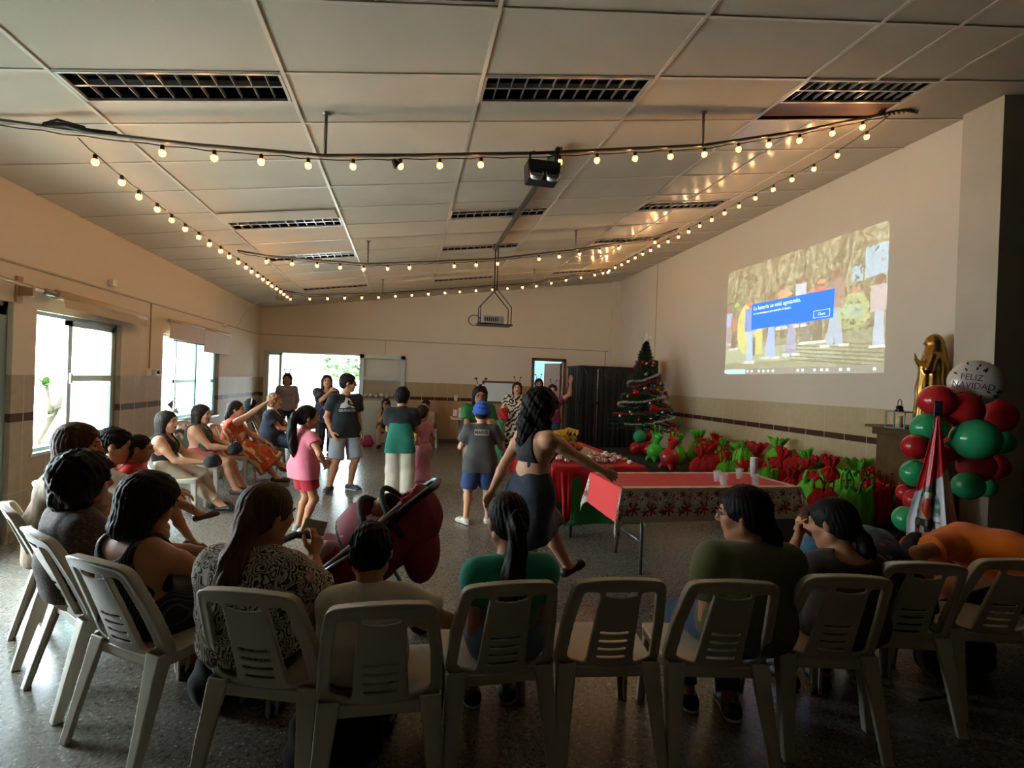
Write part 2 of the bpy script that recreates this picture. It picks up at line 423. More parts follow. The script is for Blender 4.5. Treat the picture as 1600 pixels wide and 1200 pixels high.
class Person:
    def __init__(s, label, loc, face, H=1.46, w=1.0, cat='person', skin=0, hk=1.0, vx=.0075,
                 lean=(0, 0), side=0, twist=0, head=(0, 0, 0), sit=None, pel=None, hipw=1.0, bust=0,
                 footL=None, footR=None, kneeL=None, kneeR=None, fyL=8, fyR=8, footpL=0, footpR=0, handL=None, handR=None, elL=None, elR=None,
                 curlL=.35, curlR=.35, palmL=None, palmR=None, hdL=None, hdR=None, target=None, lift=0, sh=0, sw=1.0, ts=1.0):
        s.label = label; s.H = H; s.vx = vx; s.skin = skin_mat(skin); s.loc = loc; s.face = face; s.w = w
        h = H; s.ls = h/1.6
        s.hs = hk if hk != 1.0 else (.99 if h >= 1.3 else .93)
        # pelvis
        th, shn, ank = .243*h, .238*h, .045*h
        if pel is None:
            pel = (0, -.05, sit+.012*h+.062*h*w) if sit is not None else (0, 0, .526*h)
        pz = V3(*pel); s.pel = pz
        R0 = rotz(math.radians(-0))
        R1 = rotx(-math.radians(lean[0])) @ roty(math.radians(side*.5)) @ rotz(math.radians(-twist*.4))
        R2 = rotx(-math.radians(lean[1])) @ roty(math.radians(side)) @ rotz(math.radians(-twist))
        s.R1, s.R2 = R1, R2
        s.ts = ts; s.waist = pz+R1@V3(0, 0, .10*h*ts); s.chest = s.waist+R2@V3(0, .004*h, .10*h*ts); s.neck = s.chest+R2@V3(0, -.006*h, .098*h*(.3+.7*ts))
        s.shL = s.neck+R2@V3(-.103*h*sw, .0, (-.036+sh)*h); s.shR = s.neck+R2@V3(.103*h*sw, 0, (-.036+sh)*h)
        Hd = rotz(math.radians(-head[1])) @ rotx(-math.radians(head[0])) @ roty(math.radians(head[2]))
        s.Hd = Hd
        s.nk2 = s.neck+R2@V3(0, .012*h, .030*h)
        s.hc = s.nk2+Hd@V3(0, .016, .098)*s.hs
        s.hipL = pz+R1@V3(-.055*h*hipw, 0, -.02*h); s.hipR = pz+R1@V3(.055*h*hipw, 0, -.02*h)
        s.foot = {}
        for nm, sg, hip, ft, kp, fy, fp in (('L', -1, s.hipL, footL, kneeL, fyL, footpL), ('R', 1, s.hipR, footR, kneeR, fyR, footpR)):
            if ft is None:
                ft = (sg*.10*s.ls, .34*h/1.46*1.0+pz[1], ank) if sit is not None else (sg*.062*h, -.01, ank)
            ft = np.array(ft, float); kp = kp or ((sg*.12, 1, .25) if sit is None else (sg*.06, .7, 1))
            kn, an = ik(hip, ft, th, shn, kp)
            yaw = math.radians(-sg*-fy); fd = V3(math.sin(math.radians(sg*fy)), math.cos(math.radians(sg*fy)), 0)
            pt = math.radians(fp); up = V3(0, 0, 1)*math.cos(pt)+fd*math.sin(pt); fdd = fd*math.cos(pt)-V3(0, 0, 1)*math.sin(pt)
            setattr(s, 'kn'+nm, kn); setattr(s, 'an'+nm, an); s.foot[nm] = (fdd, up)
        for nm, sg, shd, hd, ep, pm, hdir in (('L', -1, s.shL, handL, elL, palmL, hdL), ('R', 1, s.shR, handR, elR, palmR, hdR)):
            if hd is None:
                hd = s.chest+V3(sg*.19, .16, -.26)*s.ls if sit is not None else s.pel+V3(sg*.20, .05, -.03)*s.ls
                if sit is not None: hd = (s.knL if sg < 0 else s.knR)*.55+(s.hipL if sg < 0 else s.hipR)*.45+V3(-sg*.02, 0, .085*s.ls)
            ep = ep or (sg*.35, -.9, -.3)
            el, wr = ik(shd, hd, .172*h, .150*h, ep)
            hdir = nrm(wr-el) if hdir is None else nrm(hdir)
            if pm is None: pm = (0, 0, -1) if sit is not None else (-sg, 0, 0)
            setattr(s, 'el'+nm, el); setattr(s, 'wr'+nm, wr); s.foot['h'+nm] = (hdir, pm)
        s.curl = {'L': curlL, 'R': curlR}
        th_ = -math.radians(face)
        s.M = Matrix.Translation(Vector(loc)) @ Matrix.Rotation(th_, 4, 'Z')
        s.bust = bust; s.sitting = sit is not None; s.hipw = hipw
        s.target = target
        s.kwargs = None
        PEOPLE.append((label, s.M @ Vector(s.hc), target, s.hs, s.M @ Vector(s.hc+s.Hd@V3(0, 0, .12*s.hs)), [s.M @ Vector(x) for x in (s.anL, s.anR, s.wrL, s.wrR, s.knL, s.knR)]))
        s.root = None
    # -- primitives shared by body and clothes
    def torso(s, S, o=0., k=.04):
        h, w = s.H, s.w; A = lambda p, R, v: p+R@(V3(*v)*h)
        S.cone(A(s.pel, s.R1, (-.046*s.hipw, -.010, -.012)), A(s.pel, s.R1, (.046*s.hipw, -.010, -.012)), .060*h*w+o, .060*h*w+o, k=k)
        S.cone(A(s.waist, s.R1, (-.030*w, .002, -.02)), A(s.waist, s.R1, (.030*w, .002, -.02)), .053*h*w+o, .053*h*w+o, k=k)
        S.cone(A(s.pel, s.R1, (0, 0, .0)), s.waist, .066*h*w+o, .060*h*w+o, k=k)
        S.cone(s.waist, s.chest, .060*h*w+o, .062*h*(.5+.5*w)+o, k=k)
        ww = .5+.5*w
        S.cone(A(s.chest, s.R2, (-.040, 0, -.01)), A(s.chest, s.R2, (.040, 0, -.01)), .062*h*ww+o, .062*h*ww+o, k=k)
        S.cone(A(s.chest, s.R2, (-.048, -.01, .035)), A(s.chest, s.R2, (.048, -.01, .035)), .052*h*ww+o, .052*h*ww+o, k=k)
        for sh in (s.shL, s.shR): S.cone(s.neck+s.R2@V3(0, 0, -.035*h), sh+s.R2@V3(0, 0, -.012*h), .034*h+o, .035*h*ww+o, k=k*.8)
        S.cone(s.neck+s.R2@V3(0, -.006*h, -.04*h), s.neck+s.R2@V3(0, 0, .004*h), .048*h+o*.6, .032*h+o*.3, k=k*.6)
        if s.bust:
            for sg in (-1, 1): S.ell(A(s.chest, s.R2, (sg*.045, .048, .0)), np.array([.04, .036, .04])*h*s.bust+o, R=s.R2, k=.03)
    def body(s):
        h, w = s.H, s.w; S = Sdf(); s.torso(S)
        lw = .65+.35*w
        for nm, hip in (('L', s.hipL), ('R', s.hipR)):
            kn = getattr(s, 'kn'+nm); an = getattr(s, 'an'+nm); fd, up = s.foot[nm]
            S.cone(hip, kn, .056*h*w, .035*h*lw, k=.03)
            cal = kn*.68+an*.32-fd*.008*h
            S.cone(kn, cal, .034*h*lw, .034*h*lw, k=.02); S.cone(cal, an, .034*h*lw, .0215*h*lw, k=.02)
            S.ell(kn+fd*.008*h, np.array([.03, .03, .034])*h*lw, k=.02)
            hl = an-up*.022*h-fd*.022*h; bl = an-up*.028*h+fd*.062*h; to = an-up*.033*h+fd*.095*h; sd = np.cross(fd, up)
            S.cone(an, hl, .021*h, .0195*h, k=.015)
            S.cone(an-up*.008*h+fd*.01*h, bl, .020*h, .0155*h, k=.015); S.cone(hl, bl, .019*h, .017*h, k=.012)
            S.cone(bl-sd*.012*h, to-sd*.012*h, .014*h, .011*h, k=.010); S.cone(bl+sd*.014*h, to+sd*.013*h-fd*.008*h, .013*h, .010*h, k=.010)
        for nm, sh in (('L', s.shL), ('R', s.shR)):
            el = getattr(s, 'el'+nm); wr = getattr(s, 'wr'+nm); hd, pm = s.foot['h'+nm]
            S.cone(sh, sh*.6+el*.4, .033*h*(.6+.4*w), .031*h*lw, k=.03); S.cone(sh*.6+el*.4, el, .031*h*lw, .0225*h*lw, k=.02)
            fa = el*.7+wr*.3
            S.cone(el, fa, .0235*h*lw, .0245*h*lw, k=.015); S.cone(fa, wr, .0245*h*lw, .0158*h, k=.015)
            sg = -1 if nm == 'L' else 1
            hand_prims(S, wr, hd, pm, s.ls*(.97 if s.H > 1.2 else 1.0), s.curl[nm], -sg if False else s.thumb(nm, hd, pm))
        # neck and head
        q = s.hs; C = s.hc; R = s.Hd; P = lambda x, y, z: C+R@(V3(x, y, z)*q)
        S.cone(s.neck-s.R2@V3(0, 0, .03*h), P(0, -.022, -.055), .036*h*(.7+.3*w), .050*q, k=.03)
        S.ell(P(0, -.014, .026), np.array([.073, .092, .084])*q, R=R, k=.02)
        S.ell(P(0, .018, -.035), np.array([.058, .068, .074])*q*np.array([.8+.2*w, 1, 1]), R=R, k=.03)
        S.cone(P(-.008, .060, -.090), P(.008, .060, -.090), .017*q, .017*q, k=.02)
        S.cone(P(-.052, -.005, -.055), P(-.02, .05, -.088), .02*q, .018*q, k=.02); S.cone(P(.052, -.005, -.055), P(.02, .05, -.088), .02*q, .018*q, k=.02)
        for sg in (-1, 1):
            S.cone(P(sg*.014, .078, .030), P(sg*.046, .066, .028), .011*q, .009*q, k=.012)
            S.cone(P(sg*.040, .058, -.018), P(sg*.042, .056, -.022), .021*q, .020*q, k=.02)
            S.ell(P(sg*.076, -.008, -.002), np.array([.011, .019, .031])*q, R=R@rotz(-sg*.35), k=.006)
            S.cone(P(sg*.009, .091, -.020), P(sg*.011, .090, -.021), .0095*q, .0095*q, k=.006)
        S.cone(P(0, .082, .020), P(0, .100, -.017), .0085*q, .0125*q, k=.010)
        S.cone(P(-.018, .077, -.049), P(.018, .077, -.049), .008*q, .008*q, k=.008); S.cone(P(0, .082, -.046), P(0, .082, -.047), .007*q, .007*q, k=.008)
        S.cone(P(-.015, .075, -.060), P(.015, .075, -.060), .0085*q, .0085*q, k=.006)
        for sg in (-1, 1): S.ell(P(sg*.031, .096, .009), np.array([.019, .020, .012])*q, R=R, k=.010*q, sub=True)
        lipc = P(0, .088, -.054)
        fm = lambda c: ((((c-lipc)@R)/np.array([.027, .03, .0125])/q)**2).sum(1) < 1
        o = S.build('person', [s.skin, LIPS], s.vx, None, lambda c: fm(c).astype(int))
        o.matrix_world = s.M; s.root = o
        tag(o, s.label, 'person')
        for sg in (-1, 1):
            m = MB(); m.ball((0, 0, 0), .0115*q, 12, 8); n0 = len(m.f)
            for i, f in enumerate(m.f):
                c = sum((Vector(m.v[j]) for j in f), Vector())/len(f)
                if (c/(.0115*q)).y > .55: m.mi[i] = 1
            M = Matrix([[*R[i], P(sg*.031, .072, .009)[i]] for i in range(3)]+[[0, 0, 0, 1]])
            m.v = [tuple(M @ Vector(v)) for v in m.v]; m.build('eye', [EYEW, EYEI], o)
            b = MB(); b.tube([P(sg*.014, .089, .030), P(sg*.030, .088, .035), P(sg*.047, .076, .031)], [.003*q, .0038*q, .0018*q], 6); b.build('eyebrow', BROW, o)
        return s
    def thumb(s, nm, hd, pm):
        # thumb on the side nearest to the body's front / up
        sd = np.cross(nrm(hd), nrm(pm)); pref = V3(1 if nm == 'L' else -1, .6, .5)
        return 1 if sd@pref > 0 else -1
    # -- clothes
    def fold(s, amp, f=22):
        return lambda P: amp*(np.sin(P[..., 0]*f+3*np.sin(P[..., 2]*9))*np.sin(P[..., 2]*f*.8+P[..., 0]*7)+.6*np.sin(P[..., 1]*f*1.4+P[..., 2]*11))
    def shirt(s, m, name='shirt', sleeve=.55, hem=-.03, off=.014, neck=.055, loose=.0, arms=.010, fold=.003, scoop=None, straps=False, longs=0, back=None):
        h = s.H; S = Sdf(); s.torso(S, off+loose*.0, k=.045)
        if loose: 
            S.cone(s.pel+s.R1@V3(-.05*h, 0, 0), s.pel+s.R1@V3(.05*h, 0, 0), .060*h*s.w+off+loose, .060*h*s.w+off+loose, k=.06)
            S.cone(s.waist+s.R1@V3(-.03*h, 0, 0), s.waist+s.R1@V3(.03*h, 0, 0), .058*h*s.w+off+loose*.8, .058*h*s.w+off+loose*.8, k=.06)
        if hem < -.05:
            dn = s.R1@V3(0, 0, hem*h); S.cone(s.pel+s.R1@V3(-.05*h, 0, 0), s.pel+s.R1@V3(-.055*h, 0, 0)+dn, .062*h*s.w+off+loose, .066*h*s.w+off+loose*1.3, k=.05)
            S.cone(s.pel+s.R1@V3(.05*h, 0, 0), s.pel+s.R1@V3(.055*h, 0, 0)+dn, .062*h*s.w+off+loose, .066*h*s.w+off+loose*1.3, k=.05)
        ww = .65+.35*s.w
        for nm, sh in (('L', s.shL), ('R', s.shR)):
            el = getattr(s, 'el'+nm); wr = getattr(s, 'wr'+nm)
            if sleeve > 0:
                t = min(sleeve, 1); e = sh+(el-sh)*t; d = nrm(el-sh)
                S.cone(sh, e+d*.02, .034*h*(.6+.4*s.w)+arms, (.030*h*ww+arms*(1.5 if sleeve < 1 else 1)), k=.03, clip=[(e, d)] if sleeve < 1 else None)
            if longs > 0:
                t = min(longs, 1); e = el+(wr-el)*t; d = nrm(wr-el)
                S.cone(el, e+d*.02, .0245*h*ww+arms, .018*h+arms*1.2, k=.02, clip=[(e, d)])
        if sleeve == 0:
            for sg, sh in ((-1, s.shL), (1, s.shR)):
                n = s.R2@V3(sg, 0, .15); S.plane(s.neck+s.R2@V3(sg*(.076 if not straps else .062)*h, 0, 0), n, .006)
        S.ell(s.neck+s.R2@V3(0, .014*h, .030*h), np.array([.040, .042, neck])*h*1.0, R=s.R2, k=.006, sub=True)
        if scoop: S.ell(s.neck+s.R2@V3(0, .055*h, .0), np.array([.045, .06, scoop])*h, R=s.R2, k=.006, sub=True)
        if back: S.ell(s.neck+s.R2@V3(0, -.06*h, .0), np.array([.06, .06, back])*h, R=s.R2, k=.006, sub=True)
        S.plane(s.pel+s.R1@V3(0, 0, hem*h), s.R1@V3(0, 0, -1), .006)
        S.disp = s.fold(fold); S.damp = .006
        return S.build(name, m, s.vx, s.root)
    def pants(s, m, name='trousers', to=1.9, off=.012, flare=.0, fold=.003, top=.045):
        """to: 0..1 along the thigh, 1..2 along the shin"""
        h = s.H; S = Sdf(); lw = .65+.35*s.w
        S.cone(s.pel+s.R1@V3(-.046*h*s.hipw, -.010*h, -.012*h), s.pel+s.R1@V3(.046*h*s.hipw, -.010*h, -.012*h), .060*h*s.w+off, .060*h*s.w+off, k=.03)
        S.cone(s.pel+s.R1@V3(-.03*h, 0, .04*h), s.pel+s.R1@V3(.03*h, 0, .04*h), .056*h*s.w+off, .056*h*s.w+off, k=.03)
        for nm, hip in (('L', s.hipL), ('R', s.hipR)):
            kn = getattr(s, 'kn'+nm); an = getattr(s, 'an'+nm)
            t = min(to, 1); e = hip+(kn-hip)*t; d = nrm(kn-hip)
            S.cone(hip, e, .058*h*s.w+off, (.058*s.w+(.037*lw-.058*s.w)*t)*h+off+flare*t, k=.03, clip=[(e-d*.0, d)] if to < 1 else None)
            if to > 1:
                t2 = to-1; e = kn+(an-kn)*t2; d = nrm(an-kn)
                S.cone(kn, e+d*.01, .037*h*lw+off+flare, (.034*lw+(.024-.034*lw)*t2)*h+off+flare*1.6, k=.02, clip=[(e, d)])
        S.plane(s.pel+s.R1@V3(0, 0, top*h), s.R1@V3(0, 0, 1), .006)
        S.disp = s.fold(fold); S.damp = .006
        return S.build(name, m, s.vx, s.root)
    def skirt(s, m, name='skirt', to=.8, off=.014, flare=.03, top=.06, fold=.004):
        h = s.H; S = Sdf()
        S.cone(s.pel+s.R1@V3(-.046*h*s.hipw, -.01*h, -.012*h), s.pel+s.R1@V3(.046*h*s.hipw, -.01*h, -.012*h), .060*h*s.w+off, .060*h*s.w+off, k=.03)
        S.cone(s.pel+s.R1@V3(-.03*h, 0, .05*h), s.pel+s.R1@V3(.03*h, 0, .05*h), .054*h*s.w+off, .054*h*s.w+off, k=.03)
        def seg(p, q, r1, r2, clip=None):
            for t in (0, .5, 1): a = p[0]*(1-t)+p[1]*t; b = q[0]*(1-t)+q[1]*t; S.cone(a, b, r1, r2, k=.05, clip=clip)
        t = min(to, 1); eL = s.hipL+(s.knL-s.hipL)*t; eR = s.hipR+(s.knR-s.hipR)*t; d = nrm((s.knL-s.hipL)+(s.knR-s.hipR))
        r1 = .058*h*s.w+off; r2 = (.058*s.w+(.042-.058*s.w)*t)*h+off+flare*t
        seg((s.hipL, s.hipR), (eL+d*.01, eR+d*.01), r1, r2, [((eL+eR)/2, d)] if to < 1 else None)
        if to > 1:
            t2 = to-1; fL = s.knL+(s.anL-s.knL)*t2; fR = s.knR+(s.anR-s.knR)*t2; d = nrm((s.anL-s.knL)+(s.anR-s.knR))
            seg((s.knL, s.knR), (fL+d*.01, fR+d*.01), r2, r2+flare*.7*t2, [((fL+fR)/2, d)])
        S.plane(s.pel+s.R1@V3(0, 0, top*h), s.R1@V3(0, 0, 1), .006)
        S.disp = s.fold(fold, 26); S.damp = .008
        return S.build(name, m, s.vx, s.root)
    def shoes(s, m, sole=None, high=0, name='shoe'):
        h = s.H
        for nm in 'LR':
            an = getattr(s, 'an'+nm); fd, up = s.foot[nm]; sd = np.cross(fd, up); g = an-up*.045*h
            S = Sdf(); o = .007
            S.cone(g+up*.022*h-fd*.024*h, g+up*.019*h+fd*.065*h, .0225*h+o, .0205*h+o, k=.02)
            S.cone(g+up*.019*h+fd*.065*h-sd*.010*h, g+up*.013*h+fd*.100*h-sd*.008*h, .017*h+o, .013*h+o, k=.02)
            S.cone(g+up*.019*h+fd*.065*h+sd*.010*h, g+up*.013*h+fd*.094*h+sd*.008*h, .017*h+o, .013*h+o, k=.02)
            if high >= 0: S.cone(an, an-fd*.012*h-up*.02*h, .024*h+o, .022*h+o, k=.02, clip=[(an+up*(.002+high)*h, up)])
            S.plane(g+up*.002, -up, .003)
            if high < 0: S.ell(an+fd*.02*h, np.array([.020, .040, .024])*h, R=np.stack([sd, fd, up], 1), k=.004, sub=True)
            sh = S.build(name, m, min(s.vx, .007), s.root)
            if sole:
                T = Sdf(); T.cone(g+up*.012*h-fd*.024*h, g+up*.012*h+fd*.07*h, .0235*h+o, .024*h+o, k=.02); T.cone(g+up*.012*h+fd*.07*h, g+up*.012*h+fd*.1*h, .024*h+o, .0135*h+o, k=.02)
                T.plane(g+up*.001, -up, .002); T.plane(g+up*.012*h, up, .002); T.build('sole', sole, min(s.vx, .007), sh)
    def hair(s, style, m, length=0, disp=.0022, puff=0, tail=None, name='hair', freq=64):
        q = s.hs; C = s.hc; R = s.Hd; P = lambda x, y, z: C+R@(V3(x, y, z)*q)
        S = Sdf(); pf = puff
        side = {'short': 0, 'pony': 0, 'bun': 0, 'bob': 1, 'long': 1, 'curly': 1}[style]
        cl = None if side else [(P(0, -.06, -.070), nrm(R@V3(0, .35, -1)))]
        S.ell(P(0, -.020, .032), (np.array([.083, .098, .092])+pf)*q, R=R, k=.02, clip=cl)
        if side:
            ln = length or .10
            for sg in (-1, 1):
                S.cone(P(sg*.062, -.008, .02), P(sg*(.066+pf*.5), -.015, -ln), (.030+pf*.6)*q, (.026+pf*.8)*q, k=.03)
                S.cone(P(sg*.045, -.05, .0), P(sg*.042, -.055, -ln), (.045+pf*.5)*q, (.034+pf*.7)*q, k=.03)
            S.cone(P(0, -.06, .0), P(0, -.066, -ln), (.05+pf*.5)*q, (.038+pf)*q, k=.03)
        else:
            S.ell(P(0, -.045, -.015), np.array([.068, .068, .07])*q, R=R, k=.03, clip=cl)
        # hairline: the face and the neck stay free
        S.ell(P(0, .088, -.035), np.array([.066 if side else .074, .075, .098])*q, R=R, k=.008, sub=True)
        if not side:
            S.ell(P(0, .035, -.085), np.array([.12, .07, .085])*q, R=R, k=.01, sub=True)
        if tail:
            pts = [C+R@(np.array(t[:3])*q) if len(t) < 5 else C+np.array(t[:3])*q for t in tail]
            for i in range(len(pts)-1): S.cone(pts[i], pts[i+1], tail[i][3]*q, tail[i+1][3]*q, k=.015)
        if style == 'short':
            for sg in (-1, 1): S.ell(P(sg*.088, -.003, -.012), np.array([.024, .024, .034])*q, R=R, k=.008, sub=True)
        Ri = R
        def dsp(Pp):
            L = (Pp-C)@Ri; az = np.arctan2(L[..., 0], -L[..., 1]-.0)
            d = disp*np.sin(az*freq*.5+2.5*np.sin(L[..., 2]*18))
            if style in ('short', 'bob', 'bun'): d = d+disp*1.1*np.sin(L[..., 0]*75+4*np.sin(L[..., 2]*35))*np.sin(L[..., 2]*60+L[..., 1]*50)
            if style == 'curly': d = .007*np.sin(L[..., 0]*80+L[..., 2]*40)*np.sin(L[..., 1]*75+1)*np.sin(L[..., 2]*85)+.004*np.sin(L[..., 0]*150-L[..., 2]*60)*np.sin(L[..., 1]*140)+.003*np.sin(az*9+L[..., 2]*50)
            return d
        S.disp = dsp; S.damp = .01
        return S.build(name, m, min(s.vx, .007), s.root)
    def glasses(s, m):
        q = s.hs; P = lambda x, y, z: Vector(s.hc+s.Hd@(V3(x, y, z)*q)); b = MB()
        for sg in (-1, 1):
            b.tube([P(sg*(.032+.024*math.cos(a)), .103-.012*abs(math.cos(a)), .007+.018*math.sin(a)) for a in [i*math.pi/8 for i in range(16)]], .0016, 5, closed=True)
            b.tube([P(sg*.056, .092, .012), P(sg*.078, 0, .012)], .0016, 5)
        b.tube([P(-.010, .105, .010), P(.010, .105, .010)], .0016, 5); return b.build('glasses', m, s.root)
    def antlers(s, m, band, ear):
        q = s.hs; P = lambda x, y, z: Vector(s.hc+s.Hd@(V3(x, y, z)*q))
        b = MB(); b.tube([P(.084*math.cos(a), -.01, .035+.09*math.sin(a)) for a in [i*math.pi/10 for i in range(11)]], .006, 6)
        o = b.build('headband', band, s.root); tag(o)
        for sg in (-1, 1):
            a = MB(); a.tube([P(sg*.03, -.01, .12), P(sg*.045, -.01, .16), P(sg*.06, -.01, .20)], [.006, .005, .004], 6)
            a.ball(P(sg*.062, -.01, .205), (.020, .010, .013), 10, 6); a.build('antler', m, o)
            e = MB(); e.ball(P(sg*.035, 0, .125), (.020, .012, .012), 10, 6); e.build('bow', ear, o)
    def fr(s, p): return s.M @ Vector(p)

def conform(obj, shirt, d, off=.004):
    """lays a flat mesh (in the person's frame) on the cloth, travelling along d"""
    me = shirt.data
    bv = BVHTree.FromPolygons([v.co.copy() for v in me.vertices], [tuple(p.vertices) for p in me.polygons])
    d = Vector(d).normalized()
    bm = bmesh.new(); bm.from_mesh(obj.data)
    bmesh.ops.triangulate(bm, faces=bm.faces)
    for _ in range(2):
        es = [e for e in bm.edges if e.calc_length() > .025]
        if es: bmesh.ops.subdivide_edges(bm, edges=es, cuts=1)
    for v in bm.verts:
        h = bv.ray_cast(v.co-d*.4, d)
        if h[0] is not None: v.co = h[0]-d*off
    bm.to_mesh(obj.data); bm.free()

def Fit(label, loc, face, target=None, maxshift=.12, zfit=True, **k):
    """seats or stands a person so that the head is where the photograph shows it: small sideways shift, slouch"""
    loc = Vector(loc); base = loc.copy(); ts = k.pop('ts', 1.0)
    for it in range(5):
        p = Person(label, tuple(loc), face, target=target, ts=ts, **k)
        if target is None or it == 4: break
        PEOPLE.pop()
        q = p.M @ Vector(p.hc)-Vector((0, 0, CAM_H)); z = q.dot(_F); px = 800+CAM_F*q.dot(_Rr)/z; py = 600-CAM_F*q.dot(_Ur)/z
        loc = loc+Vector((_R.x, _R.y, 0))*((target[0]-px)*z/CAM_F)
        d = loc-base
        if d.length > maxshift: loc = base+d*(maxshift/d.length)
        if zfit and k.get('sit') is not None: ts = min(1.08, max(.70, ts-(target[1]-py)*z/CAM_F/(.27*k.get('H', 1.46))))
    p.tsf = ts; return p
# ---------------------------------------------------------------- the hall
XL, XR, YF, YB = -3.2, 5.125, 12.05, -2.6
def ceil_z(x, y): return CAM_H+1.9681+.1439*x-.0078*y
def wall_mat(name, ztile, zs, paint, tilec, strip, jointw=.3):
    b = NB(name, .75); v = b.tc(); X, Y, Z = b.sep(v)
    along = b.math('ADD', X, Y)
    n1 = b.noise(v, 1.3, 5); n2 = b.noise(v, 38, 5); n3 = b.noise(v, 7, 6, 1.5)
    pa = b.mix(b.math('MULTIPLY', n1, .5), paint, tuple(x*.86 for x in lin(paint)[:3])+(1,))
    tl = b.mix(n3, tilec, tuple(x*.72 for x in lin(tilec)[:3])+(1,)); tl = b.mix(b.math('MULTIPLY', n2, .35), tl, tuple(x*.55 for x in lin(tilec)[:3])+(1,))
    fr = b.math('FRACT', b.math('DIVIDE', b.math('ADD', along, 20.03), jointw))
    jt = b.math('LESS_THAN', fr, .02)
    zz = b.math('FRACT', b.math('DIVIDE', b.math('SUBTRACT', Z, zs-.035-.3*10), .6))
    jz = b.math('LESS_THAN', zz, .008)
    st = b.mix(b.math('MULTIPLY', n2, .5), strip, '2E1C14')
    ins = b.math('LESS_THAN', b.math('ABSOLUTE', b.math('SUBTRACT', Z, zs)), .036)
    tl = b.mix(b.math('MULTIPLY', b.math('MAXIMUM', jt, jz), .35), tl, 'E0D6C2')
    st = b.mix(jt, st, 'D8CCB8')
    tl = b.mix(ins, tl, st)
    isT = b.math('LESS_THAN', Z, ztile)
    b.col(b.mix(isT, pa, tl))
    b.b.inputs['Roughness'].default_value = .55
    b.b.inputs['Specular IOR Level'].default_value = .15; r = b.math('SUBTRACT', .95, b.math('MULTIPLY', isT, .35)); b.L.new(r, b.b.inputs['Roughness'])
    b.bump(b.math('ADD', b.math('MULTIPLY', b.noise(v, 120, 3), .1), b.math('MULTIPLY', b.math('SUBTRACT', 1, jt), b.math('MULTIPLY', isT, .3))), .25, .004)
    return b.m
PAINT = 'C9BFAE'
WL = wall_mat('left_wall_finish', 1.40, 1.042, 'D6C8B4', 'B8A68C', '5C4036')
WF = wall_mat('far_wall_finish', 1.40, 1.03, 'DED4C0', 'BBA47E', '4C2C20')
WR = wall_mat('right_wall_finish', 1.342, .98, 'DDD4C4', 'CFBE9A', '4E3428')
plain = mat('plain_paint', 'BDB3A2', .8, noise=.05, nscale=3)
dark = mat('dark_void', '0B0B0C', .9)
def struct(name, mb, m, **k):
    o = mb.build(name, m, **k); o['kind'] = 'structure'; return o
# floor: polished terrazzo
b = NB('terrazzo', .22); v = b.tc(); X, Y, Z = b.sep(v)
ch = b.vor(v, 75, out='Color'); cs = b.sep(ch)[0]; dd = b.vor(v, 75)
f1 = b.noise(v, .55, 4); base = b.ramp(f1, [(.3, '59554D'), (.7, '746F64')])
sp = b.ramp(cs, [(0, '2B2724'), (.22, '4A443E'), (.3, '8B8476'), (.8, '9E978A'), (.93, 'CFC8BA')], True)
m1 = b.mix(b.math('MULTIPLY', b.math('LESS_THAN', dd, .42), .75), base, sp)
gx = b.math('LESS_THAN', b.math('FRACT', b.math('DIVIDE', b.math('ADD', X, 30.1), .4)), .012); gy = b.math('LESS_THAN', b.math('FRACT', b.math('DIVIDE', b.math('ADD', Y, 30.1), .4)), .012)
b.col(b.mix(b.math('MULTIPLY', b.math('MAXIMUM', gx, gy), .45), m1, '35312C'))
b.L.new(b.math('ADD', .22, b.math('MULTIPLY', b.noise(v, 40, 3), .12)), b.b.inputs['Roughness']); b.b.inputs['Specular IOR Level'].default_value = .4
m = MB(); m.quad((XL-.2, YB-.2, 0), (XR+3.5, YB-.2, 0), (XR+3.5, YF+.2, 0), (XL-.2, YF+.2, 0)); struct('floor', m, b.m)

def wall_x(x0, x1, y0, y1, holes, top, mb):
    """wall slab between x0 and x1 running along y; holes (ya, yb, za, zb)"""
    ys = sorted({y0, y1, *[h[0] for h in holes], *[h[1] for h in holes]})
    for a, c in zip(ys, ys[1:]):
        hs = sorted([h for h in holes if h[0] <= a+1e-6 and h[1] >= c-1e-6], key=lambda h: h[2]); z = 0
        for h in hs:
            if h[2] > z: mb.box(x0, x1, a, c, z, h[2])
            z = h[3]
        mb.box(x0, x1, a, c, z, top)
    return mb
def wall_y(y0, y1, x0, x1, holes, top, mb):
    xs = sorted({x0, x1, *[h[0] for h in holes], *[h[1] for h in holes]})
    for a, c in zip(xs, xs[1:]):
        hs = sorted([h for h in holes if h[0] <= a+1e-6 and h[1] >= c-1e-6], key=lambda h: h[2]); z = 0
        for h in hs:
            if h[2] > z: mb.box(a, c, y0, y1, z, h[2])
            z = h[3]
        mb.box(a, c, y0, y1, z, top)
    return mb
m = wall_x(XL-.18, XL, YB, YF+.15, [(5.2, 6.55, .71, 1.97), (7.55, 9.6, .74, 1.97), (3.05, 4.93, 0, 2.0)], 3.4, MB()); struct('wall_left', m, WL)
m = wall_y(YF, YF+.15, XL-.2, XR+.2, [(-3.1, -1.08, 0, 1.97), (2.98, 3.74, 0, 2.05)], 4.5, MB()); struct('wall_far', m, WF)
m = MB(); m.box(XR, XR+.15, 3.86, YF, 0, 4.5); struct('wall_right', m, WR)
m = MB(); m.box(XL, XR+3.4, YB-.15, YB, 0, 4.8); m.box(XR+3.3, XR+3.45, YB, 6, 0, 5); struct('wall_back', m, mat('back_wall_paint', '645E54', .9))
